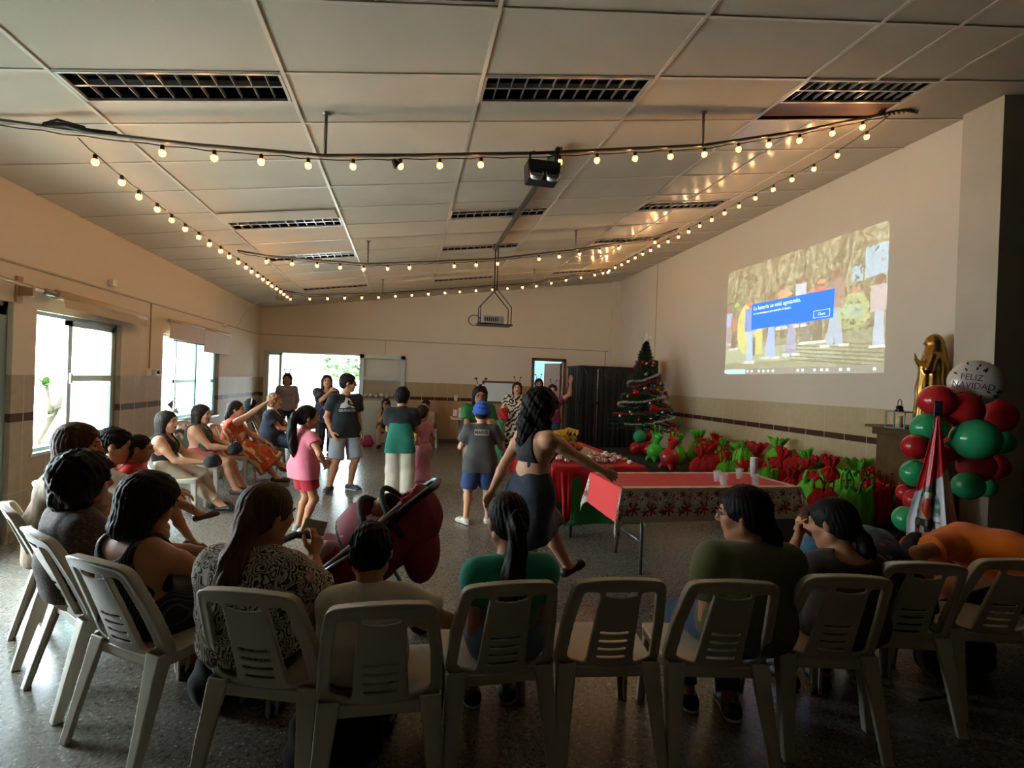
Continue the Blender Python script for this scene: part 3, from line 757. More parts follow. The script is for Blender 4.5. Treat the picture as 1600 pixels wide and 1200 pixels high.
# pilaster and the dark stage mouth
m = MB(); m.box(5.02, 5.42, 3.52, 3.86, 0, 4.35); struct('trim_1', m, plain)
m = MB(); m.box(5.42, XR+3.3, 3.62, 3.86, 0, 4.6); struct('wall_stage', m, mat('stage_side_paint', '14130F', .9))
# corner column of the far wall and surface-run mouldings
m = MB(); m.box(4.93, XR, 11.9, YF, 0, 4.4); struct('trim_2', m, WF)
tm = mat('moulding', 'A79C8A', .7)
m = MB(); m.box(-3.2, 4.9, YF-.012, YF, 2.33, 2.352); m.box(4.82, 4.84, YF-.012, YF, 0, 2.34); m.box(-.54, -.53, YF-.01, YF, 1.96, 2.33); struct('trim_3', m, tm)
m = MB(); m.box(XL, XL+.014, 4.7, 11.9, 2.315, 2.33); m.box(XL, XL+.014, 7.18, 7.19, 1.5, 2.32); struct('trim_4', m, tm)
m = MB(); m.box(XR-.008, XR, 10.0, 10.012, 0, 4.1); struct('trim_5', m, tm)
bb = mat('baseboard', '5A4F45', .6)
m = MB(); m.box(-.1, 2.98, YF-.012, YF, 0, .09); m.box(3.75, 4.93, YF-.012, YF, 0, .09); struct('baseboard_far', m, bb)
m = MB(); m.box(XL, XL+.012, 4.95, 12.0, 0, .09); struct('baseboard_left', m, mat('pale_baseboard', '8D8578', .6))
m = MB(); m.box(XR-.012, XR, 3.86, 12.0, 0, .09); struct('baseboard_right', m, bb)

# ceiling tiles on a metal grid; cells of 1.22 x 0.61
b = NB('ceiling_tile', .75); v = b.tc()
b.col(b.mix(b.noise(v, .9, 5, 1), 'B2A894', 'CFC5B1')); b.bump(b.noise(v, 240, 3), .35, .003); TILE = b.m
b = NB('shiny_ceiling_film', .22); v = b.tc(); b.col(b.mix(b.noise(v, .9, 5, 1), 'B2A894', 'C8BEA8')); b.bump(b.noise(v, 3.5, 3, 1), .12, .02); b.b.inputs['Specular IOR Level'].default_value = .5; TILE2 = b.m
X0, Y0 = -2.027, 2.709
gx = [-3.25, X0, X0+1.22, X0+2.44, X0+3.66, X0+4.88, X0+5.49, X0+6.10, XR+.02, XR+1.2, XR+3.4]
gy = [Y0+.61*j for j in range(-9, 16)]+[YF+.1]
FIX = []     # (ix, y start, y end)
for ix, js in ((1, (1.0, 5.5, 8.05, 12.0)), (3, (1.0, 5.4, 8.0, 12.0)), (5, (1.0, 5.4, 8.1, 12.1)), (2, (-.58,)), (9, ())):
    for j in js: FIX.append((ix, Y0+.61*j, Y0+.61*j+.32))
cells = MB()
def cquad(x0, x1, y0, y1, dz=0, mb=cells): mb.quad((x0, y0, ceil_z(x0, y0)+dz), (x0, y1, ceil_z(x0, y1)+dz), (x1, y1, ceil_z(x1, y1)+dz), (x1, y0, ceil_z(x1, y0)+dz))
for i in range(len(gx)-1):
    x0, x1 = gx[i], gx[i+1]
    for j in range(len(gy)-1):
        y0, y1 = gy[j], gy[j+1]; cells.cur = 1 if (i >= 5 and Y0+.61 < y0 < 11.0) else 0
        cut = [(a, c_) for k, a, c_ in FIX if (x0 >= gx[k]-.01 and x1 <= gx[k]+1.23) and a < y1-1e-3 and c_ > y0+1e-3]
        if x0 >= gx[5]-.01 and x1 <= gx[5]+1.23 and abs(y0-(Y0+.61)) < .01: cut = [(y0, y1)]   # the open cell with a missing tile
        y = y0
        for a, c_ in cut:
            if a > y: cquad(x0, x1, y, a)
            y = max(y, c_)
        if y < y1: cquad(x0, x1, y, y1)
cells.cur = 0
struct('ceiling', cells, [TILE, TILE2], solid=0)
m = MB()
m2 = [(-2.5, Y0+.61)]
for a_, b_ in zip([Y0+1.22]+[c_ for k, a, c_ in FIX if k == 5][1:], [a for k, a, c_ in FIX if k == 5][1:]+[YF]): m2.append((a_, b_))
for a_, b_ in m2: m.bar((X0+5.49, a_, ceil_z(X0+5.49, a_)-.004), (X0+5.49, b_, ceil_z(X0+5.49, b_)-.004), .024, .012)
for x in (X0, X0+1.22, X0+2.44, X0+3.66, X0+4.88, X0+6.1):
    m.bar((x, -2.5, ceil_z(x, -2.5)-.004), (x, YF, ceil_z(x, YF)-.004), .024, .012)
for y in gy[:-1]: m.bar((XL, y, ceil_z(XL, y)-.003), (XR+3, y, ceil_z(XR+3, y)-.003), .020, .010)
struct('trim_6', m, mat('grid_metal', 'C4BDAE', .4, metal=.3))
m = MB(); m.quad((XL-.3, YB-.2, 3.5), (XR+3.5, YB-.2, 4.75), (XR+3.5, YF+.3, 4.75), (XL-.3, YF+.3, 3.5)); m.v = [(x, y, ceil_z(x, y)+.35) for x, y, z in m.v]
struct('roof', m, mat('plenum', '1D1512', .9))

# recessed louvre lights
LV = mat('louvre_metal', 'A8A8A6', .3, metal=.7); BX = mat('fitting_inside', '14161A', .3, metal=.6); LF = mat('light_frame', 'BDBAB2', .35, metal=.5)
names = {1: 'left', 3: 'middle', 5: 'projector-wall'}
rows = ['nearest', 'second', 'third', 'farthest']
cnt = {}
def shear(mb):   # the fitting follows the sloping ceiling
    mb.v = [(x, y, z+ceil_z(x, y)) for x, y, z in mb.v]; return mb
for k, a, c_ in FIX:
    x0 = gx[k]+.015; x1 = gx[k]+1.205; n = cnt.get(k, 0); cnt[k] = n+1
    if k == 2: lab = 'unlit ceiling light with louvres above the front, cut off by the top edge'
    else: lab = '%s unlit louvred ceiling light of the row over the %s of the hall' % (rows[n], {1: 'window side', 3: 'middle', 5: 'projection wall side'}[k])
    t = empty('ceiling_light', (0, 0, 0), 0, lab, 'ceiling light', 'recessed louvred ceiling lights')
    f = MB()
    for q in ((x0, x1, a, a+.018), (x0, x1, c_-.018, c_), (x0, x0+.018, a, c_), (x1-.018, x1, a, c_)): f.box(*q, -.012, .006)
    shear(f).build('frame', LF, t)
    h = MB(); h.box(x0, x1, a, a+.004, 0, .1); h.box(x0, x1, c_-.004, c_, 0, .1); h.box(x0, x0+.004, a, c_, 0, .1); h.box(x1-.004, x1, a, c_, 0, .1); h.box(x0, x1, a, c_, .1, .104)
    h.box(x0, x1, (a+c_)/2-.02, (a+c_)/2+.02, .07, .1); shear(h).build('housing', BX, t)
    l = MB(); ym = (a+c_)/2
    l.box(x0+.02, x1-.02, ym-.008, ym+.008, 0, .035)
    for i in range(1, 12):
        xx = x0+(x1-x0)*i/12; l.box(xx-.0025, xx+.0025, a+.02, c_-.02, 0, .025)
    shear(l).build('louvre', LV, t)
    tb = MB()
    for yy in (a+.085, c_-.085): tb.tube([(x0+.04, yy, .06), (x1-.04, yy, .06)], .012, 8)
    shear(tb).build('lamp_tube', mat('unlit_tube', '8E9496', .3), t)
# the hanging flap beside the second window-side light
m = MB(); x0 = gx[1]; y = Y0+.61*5.2; m.box(x0+.03, x0+1.19, y-.14, y+.14, -.03, -.022); shear(m)
tag(m.build('ceiling_tile', TILE), 'white ceiling tile sagging loose beside the second window-side light', 'ceiling tile')
m = MB(); xb0, xb1 = gx[5], gx[5]+1.22; yb0 = Y0+.61+.32; m.quad((xb0, yb0, ceil_z(xb0, yb0)+.01), (xb0, Y0+1.2, ceil_z(xb0, Y0+1.2)+.025), (xb1, Y0+1.2, ceil_z(xb1, Y0+1.2)+.025), (xb1, yb0, ceil_z(xb1, yb0)+.01))
tag(m.build('backing_board', mat('brown_board', '7A5648', .6), solid=.01), 'brown board showing where a tile is missing above the string lights', 'board')

# ---- left wall windows and the sliding door
AL = mat('aluminium_frame', '8FA3A0', .35, metal=.6); ALW = mat('pale_frame', 'B9C2BC', .4, metal=.3)
GF = mat('frosted_glass', 'C4ECEA', .35, trans=.75, ior=1.2); GC = mat('clear_glass', 'F4FFFF', .02, trans=1, ior=1.05)
def frame_x(mb, x, y0, y1, z0, z1, t=.04, d=.05):
    mb.box(x-d/2, x+d/2, y0, y0+t, z0, z1); mb.box(x-d/2, x+d/2, y1-t, y1, z0, z1); mb.box(x-d/2, x+d/2, y0, y1, z0, z0+t); mb.box(x-d/2, x+d/2, y0, y1, z1-t, z1)
W1 = empty('window_1', (0, 0, 0)); W1['kind'] = 'structure'
m = MB(); frame_x(m, XL-.09, 5.2, 6.55, .71, 1.97, .035, .08); m.build('window_frame', AL, W1)
m = MB(); frame_x(m, XL-.07, 5.72, 6.52, .75, 1.94, .06, .035); m.box(XL-.085, XL-.055, 5.75, 6.5, 1.34, 1.40); m.build('sash', ALW, W1)
m = MB(); m.box(XL-.078, XL-.072, 5.77, 6.48, .80, 1.90); m.build('pane', GF, W1)
m = MB(); m.box(XL-.05, XL-.03, 5.735, 5.765, 1.32, 1.42); m.build('latch', mat('latch', 'D8D2BC', .4), W1)
m = MB(); m.box(XL-.17, XL+.01, 5.16, 6.6, .685, .712); m.build('window_sill', ALW, W1)
W2 = empty('window_2', (0, 0, 0)); W2['kind'] = 'structure'
m = MB(); frame_x(m, XL-.09, 7.55, 9.6, .74, 1.97, .035, .08); m.build('window_frame', AL, W2)
for ya, yc in ((8.05, 8.8), (8.75, 9.55)):
    m = MB(); frame_x(m, XL-.07, ya, yc, .78, 1.94, .045, .035); m.box(XL-.085, XL-.055, ya, yc, 1.30, 1.35); sa = m.build('sash', AL, W2)
    m = MB(); m.box(XL-.078, XL-.072, ya+.04, yc-.04, .80, 1.90); m.build('pane', GF, sa)
m = MB(); m.box(XL-.17, XL+.01, 7.5, 9.65, .715, .742); m.build('window_sill', ALW, W2)
D1 = empty('door_1', (0, 0, 0)); D1['kind'] = 'structure'
m = MB(); frame_x(m, XL-.09, 3.05, 4.93, -.05, 2.0, .05, .10); m.box(XL-.12, XL-.06, 3.6, 3.66, 0, 2.0); m.build('door_frame', AL, D1)
m = MB(); frame_x(m, XL-.05, 4.1, 4.9, .02, 1.96, .075, .04); sa = m.build('sliding_panel', AL, D1)
m = MB(); m.box(XL-.053, XL-.047, 4.15, 4.85, .09, 1.9); m.build('pane', mat('grey_glass', 'AAB8B8', .2, trans=.6, ior=1.2), sa)
# far sliding doors
def frame_y(mb, y, x0, x1, z0, z1, t=.05, d=.05):
    mb.box(x0, x0+t, y-d/2, y+d/2, z0, z1); mb.box(x1-t, x1, y-d/2, y+d/2, z0, z1); mb.box(x0, x1, y-d/2, y+d/2, z0, z0+t); mb.box(x0, x1, y-d/2, y+d/2, z1-t, z1)
D2 = empty('door_2', (0, 0, 0)); D2['kind'] = 'structure'
m = MB(); frame_y(m, YF-.0, -3.1, -1.04, -.06, 2.0, .05, .12); m.build('door_frame', ALW, D2)
m = MB(); frame_y(m, YF-.03, -3.05, -2.74, .02, 1.95, .05, .04); sa = m.build('sliding_panel', ALW, D2)
m = MB(); m.box(-3.0, -2.79, YF-.033, YF-.027, .07, 1.9); m.build('pane', mat('door_glass', 'DDEEEE', .05, alpha=.2), sa)
D3 = empty('door_3', (0, 0, 0)); D3['kind'] = 'structure'
m = MB(); frame_y(m, YF-.04, -1.08, -.08, .0, 2.0, .09, .05); m.box(-1.0, -.15, YF-.06, YF-.02, 1.42, 1.49); m.build('sliding_panel', ALW, D3)
m = MB(); m.box(-1.0, -.16, YF-.028, YF-.02, .08, .95); m.build('lower_board', mat('white_board', 'C9CBC2', .4), D3)
m = MB(); m.box(-.99, -.17, YF-.045, YF-.04, .09, 1.92); m.build('pane', mat('panel_glass', 'E8F2EE', .05, alpha=.12), D3)
m = MB(); m.box(-.93, -.25, YF-.019, YF-.012, 1.5, 1.9); m.build('white_sheet', mat('paper', 'DADAD0', .7), D3)
D4 = empty('door_4', (0, 0, 0)); D4['kind'] = 'structure'
BR = mat('brown_wood', '6B4630', .5, noise=.15, nscale=12)
m = MB(); m.box(2.94, 3.0, YF-.06, YF+.12, 0, 2.09); m.box(3.73, 3.80, YF-.06, YF+.12, 0, 2.09); m.box(2.94, 3.8, YF-.06, YF+.12, 2.03, 2.10); m.build('door_frame', BR, D4)
m = MB(); M = Matrix.Translation((3.71, YF+.1, 0)) @ Matrix.Rotation(math.radians(-72), 4, 'Z'); m.box(-.72, 0, -.02, .02, .01, 2.0, M); m.build('door_leaf', BR, D4)
m = MB(); m.box(3.80, 3.83, YF-.03, YF-.01, 0, 2.1); m.build('white_edge', mat('white_trim', 'E8E4DA', .5), D4)

# ---- outside
wo = mat('courtyard_wall', 'E6EAEA', .8); m = MB(); m.box(-7.6, -7.4, 0, 14, -.1, 1.1); struct('exterior_wall', m, wo)
m = MB(); m.box(-7.6, XL-.18, -1, 14, -.12, -.02); struct('exterior_ground', m, mat('courtyard_paving', 'C9CCC8', .8))
m = MB(); m.box(-6, 6, YF+.15, 20, -.12, -.02); struct('exterior_path', m, mat('path_concrete', 'B9BDB8', .7))
m = MB(); m.box(-4.5, -2.4, 15.2, 15.35, 0, 3.2); struct('exterior_gate_wall', m, mat('pale_gate', 'D3DEDE', .7))
m = MB(); m.box(-2.4, 1.5, 15.2, 15.35, 2.0, 2.6); m.box(-1.35, 1.5, 15.2, 15.35, 0, 2.0); struct('exterior_lintel', m, mat('cream_lintel', 'E4E2D2', .8))
m = MB(); m.box(1.6, 5.5, 14.6, 14.75, 0, 1.6); struct('exterior_low_wall', m, mat('blue_grey_wall', 'A9C6D2', .8))
m = MB(); m.box(1.6, 5.5, 14.7, 14.8, 1.6, 3.6); struct('exterior_blue_wall', m, mat('light_blue_wall', '9CCFE8', .8))
m = MB(); m.box(-4.6, 1.6, YF+.15, 15.3, 2.6, 2.7); m.box(-4.6, -4.5, YF+.15, 15.3, 0, 2.6); m.box(1.5, 1.6, YF+.15, 15.3, 0, 2.6); struct('exterior_porch', m, mat('porch_paint', 'A8ACA6', .8))  # roof and side walls added to hold back sky light outside the sliding doors
m = MB(); m.box(1.6, 5.6, YF+.15, 14.8, 2.9, 3.0); m.box(5.5, 5.6, YF+.15, 14.1, 0, 2.9); struct('exterior_lobby', m, mat('lobby_paint', '94A8B2', .8))  # added roof and end wall, keeping the sky from burning out the blue wall
GL = mat('leaf_green', '2C5216', .6, noise=.25, nscale=6); BK = mat('pale_bark', '4A453C', .8, noise=.2, nscale=14, bump=.4, bscale=40)
def leaf(mb, base, tip, wd, droop=.1):
    a = Vector(base); b_ = Vector(tip); t = (b_-a); sd = t.cross(Vector((0, 0, 1))); sd = (sd.normalized() if sd.length > 1e-4 else Vector((1, 0, 0)))*wd
    P = []
    for i in range(5):
        u = i/4; c = a+t*u-Vector((0, 0, 1))*droop*u*u*t.length; ww = math.sin(math.pi*(.08+.9*u))
        P.append([c-sd*ww, c+Vector((0, 0, .15*wd)), c+sd*ww])
    mb.grid([[p[0] for p in P], [p[1] for p in P], [p[2] for p in P]])
def shrub(name, loc, n, L, wd, label, trunk=None):
    t = empty(name, loc, 0, label, 'plant')
    if trunk:
        m = MB()
        for pts, r in trunk: m.tube(pts, r, 8)
        m.build('trunk', BK, t)
        tips = [Vector(p[-1]) for p, r in trunk]
    else: tips = [Vector((0, 0, 0))]
    m = MB()
    for tp in tips:
        for i in range(n):
            a = random.uniform(0, 2*math.pi); e = random.uniform(.1, 1.3); l = L*random.uniform(.6, 1.1)
            leaf(m, tp, tp+Vector((math.cos(a)*math.cos(e), math.sin(a)*math.cos(e), math.sin(e)))*l, wd, .35)
    m.build('leaves', GL, t); return t
shrub('courtyard_tree', (-4.3, 7.15, -.02), 14, .26, .035, 'small bare-trunked tree with a leaf tuft outside the first window',
      [([(0, -.12, 0), (-.02, -.08, .6), (.05, .06, .9)], [.06, .05, .045]), ([(.05, .06, .9), (.02, .04, 1.05), (-.0, .03, 1.25)], [.035, .03, .025]), ([(.05, .06, .9), (.05, .25, 1.15), (.03, .45, 1.4)], [.045, .035, .02])])
for i, (x, y, l, lb) in enumerate([(-3.95, 6.5, .42, 'green strappy plant below the first window outside'), (-3.95, 9.5, .75, 'leafy green plant outside the second window'), (-5.0, 8.6, .7, 'bushy green plant by the courtyard wall')]):
    shrub('courtyard_plant', (x, y, -.02 if i else .1), 40, l, .035, lb)
def crown(name, c, r, n, label):
    t = empty(name, (0, 0, 0), 0, label, 'tree'); m = MB()
    for i in range(n):
        d = Vector((random.gauss(0, 1), random.gauss(0, 1), random.gauss(0, 1))).normalized()*random.uniform(.5, 1)
        p = Vector(c)+Vector((d.x*r[0], d.y*r[1], d.z*r[2])); q = Vector((random.gauss(0, 1), random.gauss(0, 1), random.gauss(0, .6))).normalized()*random.uniform(.18, .3)
        leaf(m, p, p+q, .07, .2)
    m.build('foliage', GL, t); m = MB(); m.tube([(c[0], c[1], 0), (c[0]+.1, c[1], c[2])], [.1, .06], 8); m.build('trunk', BK, t)
crown('tree', (-2.2, 19, 2.4), (1.6, 1.2, 1.3), 1100, 'leafy green tree seen beyond the far doorway')
def ray_dir(px, py): return _F+_Rr*((px-800)/CAM_F)-_Ur*((py-600)/CAM_F)
def at(px, py, Y):
    d = ray_dir(px, py); return Vector((0, 0, CAM_H))+d*(Y/d.y)
def atz(px, py, z):
    d = ray_dir(px, py); return Vector((0, 0, CAM_H))+d*((z-CAM_H)/d.z)
# ---------------------------------------------------------------- plastic chairs
PLA = mat('white_plastic', 'B2AB9B', .38, noise=.04, nscale=5, spec=.45)
def chair_shapes():
    def wv(z): return np.interp(z, [.36, .44, .60, .74, .83], [.215, .222, .212, .192, .172])
    def cw(z): return np.interp(z, [.36, .48, .78], [.104, .094, .078])
    def back(X, Y, Z):
        ax = np.abs(X); yb = -.185-.34*(Z-.40)-.10*(Z-.40)**2+.75*X*X-.012
        t = (Y-yb)*.93; w_ = wv(Z)
        top = .822-.35*X*X*2
        o = smax(ax-w_, Z-top, .03)
        o = smax(o, np.where(ax < .125, .345+.9*X*X, .385)-Z, .02)
        d = smax(np.abs(t)-.0045, o, .004)
        rim = np.maximum(np.abs(o+.006)-.0055, np.maximum(-t-.006, t-.034)); rim = np.maximum(rim, .40-Z)
        d = smin(d, rim, .006)
        win = smax(smax(cw(Z)-ax, ax-(w_-.042), .02), smax(.410+.25*(ax-.09)-Z, Z-.762, .02), .02)
        d = np.maximum(d, -win)
        rw = np.maximum(np.abs(win-.002)-.003, np.maximum(-t-.004, t-.016))
        d = smin(d, rw, .004)
        slot = np.maximum(ax-.062, np.maximum(Z-.764, .738+2.2*X*X-Z)); d = np.maximum(d, -slot)
        for z0 in (.565, .525, .485, .445):
            d = np.maximum(d, -np.maximum(ax-.060, np.abs(Z-z0-.9*X*X)-.0055))
        return d
    def seat(X, Y, Z):
        ax = np.abs(X); zs = .395-.010*np.cos(np.clip(X/.2, -1, 1)*1.57)*np.cos(np.clip(Y/.2, -1, 1)*1.57)-.9*np.clip(Y-.15, 0, 1)**2*3
        w_ = .205+.10*(Y+.2)*.35
        o = smax(smax(ax-w_, Y-.215, .06), -.20-Y, .03)
        d = smax(np.abs(Z-zs)-.0045, o, .005)
        apron = np.maximum(np.abs(o+.004)-.004, np.maximum(Z-zs, zs-.042-Z)); return smin(d, apron, .006)
    def leg(fx, fy, tx, ty, ztop, wb, wt):
        def f(X, Y, Z):
            t = np.clip(Z/ztop, -.1, 1.1); cx = fx+(tx-fx)*t; cy = fy+(ty-fy)*t
            sx = np.sign(fx); sy = np.sign(fy)
            u = (X-cx)*sx; v = (Y-cy)*sy; w_ = wb+(wt-wb)*np.clip(t, 0, 1)**1.3
            q = np.maximum(u, v); L = np.maximum(np.abs(q+.004)-.004, np.maximum(-u-w_, -v-w_*.8))
            g = np.maximum(np.maximum(np.abs(u+w_)-.004, v), -v-.022); g2 = np.maximum(np.maximum(np.abs(v+w_*.8)-.004, u), -u-.022)
            L = np.minimum(L, np.minimum(g, g2))
            return np.maximum(L, np.maximum(-Z, Z-ztop-.004))
        return f
    res = {}
    vx = .0042
    res['backrest'] = [func_mesh(back, (-.24, -.42, .33), (.24, -.1, .84), vx)]
    res['seat'] = [func_mesh(seat, (-.24, -.22, .33), (.24, .23, .42), vx)]
    res['leg'] = [func_mesh(leg(*a), (min(a[0], a[2])-.1, min(a[1], a[3])-.09, 0), (max(a[0], a[2])+.1, max(a[1], a[3])+.09, a[4]+.01), vx*1.15) for a in
                  ((-.232, -.305, -.218, -.205, .412, .042, .076), (.232, -.305, .218, -.205, .412, .042, .076), (-.222, .225, -.203, .208, .385, .040, .066), (.222, .225, .203, .208, .385, .040, .066))]
    return res
if not DRY: CH = chair_shapes()
chair0 = None
def chair(x, y, face, label, group='white plastic chairs around the hall'):
    global chair0
    if DRY: return
    if chair0 is None:
        chair0 = empty('plastic_chair', (0, 0, 0)); chair0['category'] = 'chair'
        for k in ('seat', 'backrest', 'leg'):
            for V, F in CH[k]: np_mesh(k, V*.95, F, PLA, chair0)
        c = chair0
    else: c = copy_tree(chair0)
    c.location = (x, y, 0); c.rotation_euler = (0, 0, -math.radians(face)); c['label'] = label; c['group'] = group
    return c

# ---------------------------------------------------------------- pipes, festoon lights, stage light, projector
PIPE = mat('dull_metal_pipe', '6A6256', .4, metal=.7); WIRE = mat('black_cable', '15120F', .5)
BULB = mat('glowing_bulb', 'FFD9A0', .3, emit='FFC88A', es=72)
AMB = mat('amber_bulb_glass', 'FFB060', .1, alpha=.35, emit='FF9A38', es=.5)
def pipe(label, pts, rods):
    t = empty('ceiling_pipe', (0, 0, 0), 0, label, 'pipe')
    m = MB(); m.tube(pts, .0125, 10); m.build('pipe', PIPE, t)
    for x, y, z in rods:
        m = MB(); m.tube([(x, y, z), (x, y, ceil_z(x, y))], .012, 8); m.lathe([(.03, 0), (.03, .008)], 12, (x, y, ceil_z(x, y)-.01)); m.build('hanging_rod', mat('rod_metal', '8A8478', .4, metal=.6), t)
PA = [(-2.95, 3.78, 3.04), (-2.57, 3.8, 3.02), (-2.18, 3.8, 3.01), (-1.48, 3.8, 3.01), (-.63, 3.8, 3.04), (.05, 3.8, 3.13), (.93, 3.8, 3.255), (2.3, 3.8, 3.49), (3.22, 3.8, 3.73), (4.14, 3.8, 4.02)]
PB = [(-2.2, 7.12, 3.05), (-1.83, 7.12, 3.01), (-.59, 7.12, 3.01), (1.11, 7.12, 3.22), (2.33, 7.12, 3.46), (3.54, 7.12, 3.74), (3.95, 7.12, 3.92)]
PC = [(-2.25, 9.75, 2.98), (-1.83, 9.75, 2.93), (-.52, 9.75, 3.05), (2.36, 9.75, 3.46), (3.9, 9.75, 3.86)]
pipe('nearest bent metal pipe hung across the ceiling', PA, [(-.63, 3.8, 3.04), (2.3, 3.8, 3.49)])
pipe('middle bent metal pipe hung across the ceiling', PB, [(-.59, 7.12, 3.01), (2.33, 7.12, 3.46)])
pipe('farthest bent metal pipe hung across the ceiling', PC, [(-.52, 9.75, 3.05), (2.36, 9.75, 3.46)])
def polyat(pts, s):
    P = [Vector(p) for p in pts]; L = [(b-a).length for a, b in zip(P, P[1:])]; s *= sum(L)
    for a, b, l in zip(P, P[1:], L):
        if s <= l: return a+(b-a)*(s/l)
        s -= l
    return P[-1]
bulb_me = None
def festoon(label, pts, n, s0=0, s1=1, drop=.03, ts=None):
    global bulb_me
    t = empty('string_lights', (0, 0, 0), 0, label, 'string lights', 'festoon bulbs strung under the ceiling')
    m = MB(); K = 60; m.tube([polyat(pts, i/K)+Vector((0, .012, -.018-.012*abs(math.sin(i*1.3)))) for i in range(K+1)], .004, 5); m.build('cable', WIRE, t)
    for i in range(n):
        s = ts[i] if ts else s0+(s1-s0)*i/(n-1); p = polyat(pts, s)+Vector((random.uniform(-.008, .008), .012, -drop))
        if bulb_me is None:
            m = MB(); m.ball((0, 0, -.045), (.0075, .0075, .010), 10, 6); bulb_me = m.build('filament', BULB, t)
            m = MB(); m.ball((0, 0, -.045), (.023, .023, .025), 14, 10); m.build('glass', AMB, bulb_me)
            m = MB(); m.lathe([(.012, -.028), (.0135, -.015), (.0135, .004), (.006, .010)], 10); m.build('socket', WIRE, bulb_me); bulb_me.location = p
        else:
            c = bulb_me.copy(); link(c, t); c.location = p
            for ch in bulb_me.children: link(ch.copy(), c)
def sx_of(pts, px, Y):
    """fraction along a pipe of the point seen at a given column"""
    best = min(range(1001), key=lambda i: abs(proj_x(polyat(pts, i/1000))-px)); return best/1000
def proj_x(P):
    d = Vector(P)-Vector((0, 0, CAM_H)); return 800+CAM_F*d.dot(_Rr)/d.dot(_F)
festoon('warm bulbs along the nearest ceiling pipe', PA, 18, ts=[sx_of(PA, x, 0) for x in (255, 334, 409, 484, 554, 627, 688, 753, 875, 936, 994, 1050, 1103, 1157, 1205, 1252, 1304, 1350)])
festoon('warm bulbs along the middle ceiling pipe', PB, 16, ts=[sx_of(PB, x, 0) for x in (417, 456, 495, 532, 569, 605, 641, 710, 744, 778, 842, 875, 906, 937, 967, 1024)])
festoon('warm bulbs along the farthest ceiling pipe', PC, 21, ts=[sx_of(PC, x, 0) for x in (484, 512, 538, 566, 592, 619, 644, 670, 695, 719, 744, 769, 793, 817, 839, 862, 885, 908, 930, 951, 960)])
festoon('warm bulbs running over the window side towards the far wall', [(-2.15, 3.8, 2.99), (-2.12, 4.2, 2.93), (-2.12, 5, 2.90), (-2.06, 7, 2.89), (-2.1, 9.75, 2.90)], 22, .03, .99)
festoon('warm bulbs running beside the projection wall towards the far wall', [(4.12, 3.8, 4.0), (4.0, 4.3, 3.86), (3.92, 5.5, 3.83), (3.87, 7, 3.82), (3.78, 9.75, 3.82)], 22, .03, .99)
if 1:  # knot of cables at both ends of the nearest pipe
    m = MB()
    m.tube([(-2.33, 3.79, 3.02), (-2.2, 3.785, 3.035), (-2.1, 3.79, 3.015), (-1.92, 3.79, 3.02)], [.014, .022, .018, .012], 8); m.tube([(-2.33, 3.79, 3.03), (-2.25, 3.78, 3.06), (-2.1, 3.79, 3.035)], .008, 6)
    tag(m.build('cable_knot', WIRE), 'black taped cable joint on the nearest pipe near the window wall', 'cable')
    m = MB()
    for i in range(8):
        a = i*.9; m.tube([(4.0+.04*i, 3.8, 3.99+.01*i), (4.03+.05*i, 3.76+.03*math.sin(a), 4.03), (4.08+.05*i, 3.8, 3.98+.015*i)], .008, 6)
    tag(m.build('cable_knot', WIRE), 'black cable bundle tied where the nearest pipe meets the ceiling', 'cable')
    m = MB()
    m.box(-2.36, -2.08, 9.70, 9.84, 2.80, 2.85); m.tube([(-2.34, 9.77, 2.85), (-2.34, 9.77, 3.0)], .006, 6); m.tube([(-2.1, 9.77, 2.85), (-2.1, 9.77, 3.0)], .006, 6)
    tag(m.build('hanging_lamp', PIPE, bevel=.006), 'small dark box lamp hung at the end of the window-side bulbs', 'lamp')
BLK = mat('black_metal', '17181A', .35, metal=.3); LENS = mat('lens_glass', 'C9D2D6', .1, metal=.6)
t = empty('stage_light', (.95, 3.78, 3.02), 0, 'black twin-lens stage light clamped under the nearest pipe', 'stage light')
m = MB(); m.box(-.13, .13, -.07, .09, 0, .15); m.v = [(x*(1 if z > .05 else .92), y, z) for x, y, z in m.v]; m.build('housing', BLK, t, bevel=.012)
for sx in (-1, 1):
    m = MB(); M = Matrix.Translation((sx*.062, -.072, .035)) @ Matrix.Rotation(math.radians(55), 4, 'X'); m.lathe([(.052, -.02), (.055, .012), (.048, .014), (.046, .004), (0, .004)], 20, M=M); m.build('lens', [LENS], t)
    m = MB(); m.tube([(sx*.10, 0, .15), (sx*.10, 0, .22), (sx*.06, .02, .24)], .009, 6); m.build('bracket', BLK, t)
m = MB(); m.tube([(.11, .02, .15), (.12, .02, .28)], .016, 8); m.ball((.12, .02, .28), .02, 10, 6); m.build('clamp_knob', BLK, t)
t = empty('small_floodlight', (-.16, 3.8, 3.07), 0, 'small dark floodlight clamped beside a bulb on the nearest pipe', 'lamp')
m = MB(); m.lathe([(.016, 0), (.035, -.05), (.036, -.055)], 14, M=Matrix.Rotation(math.radians(-40), 4, 'Y')); m.build('shade', BLK, t)
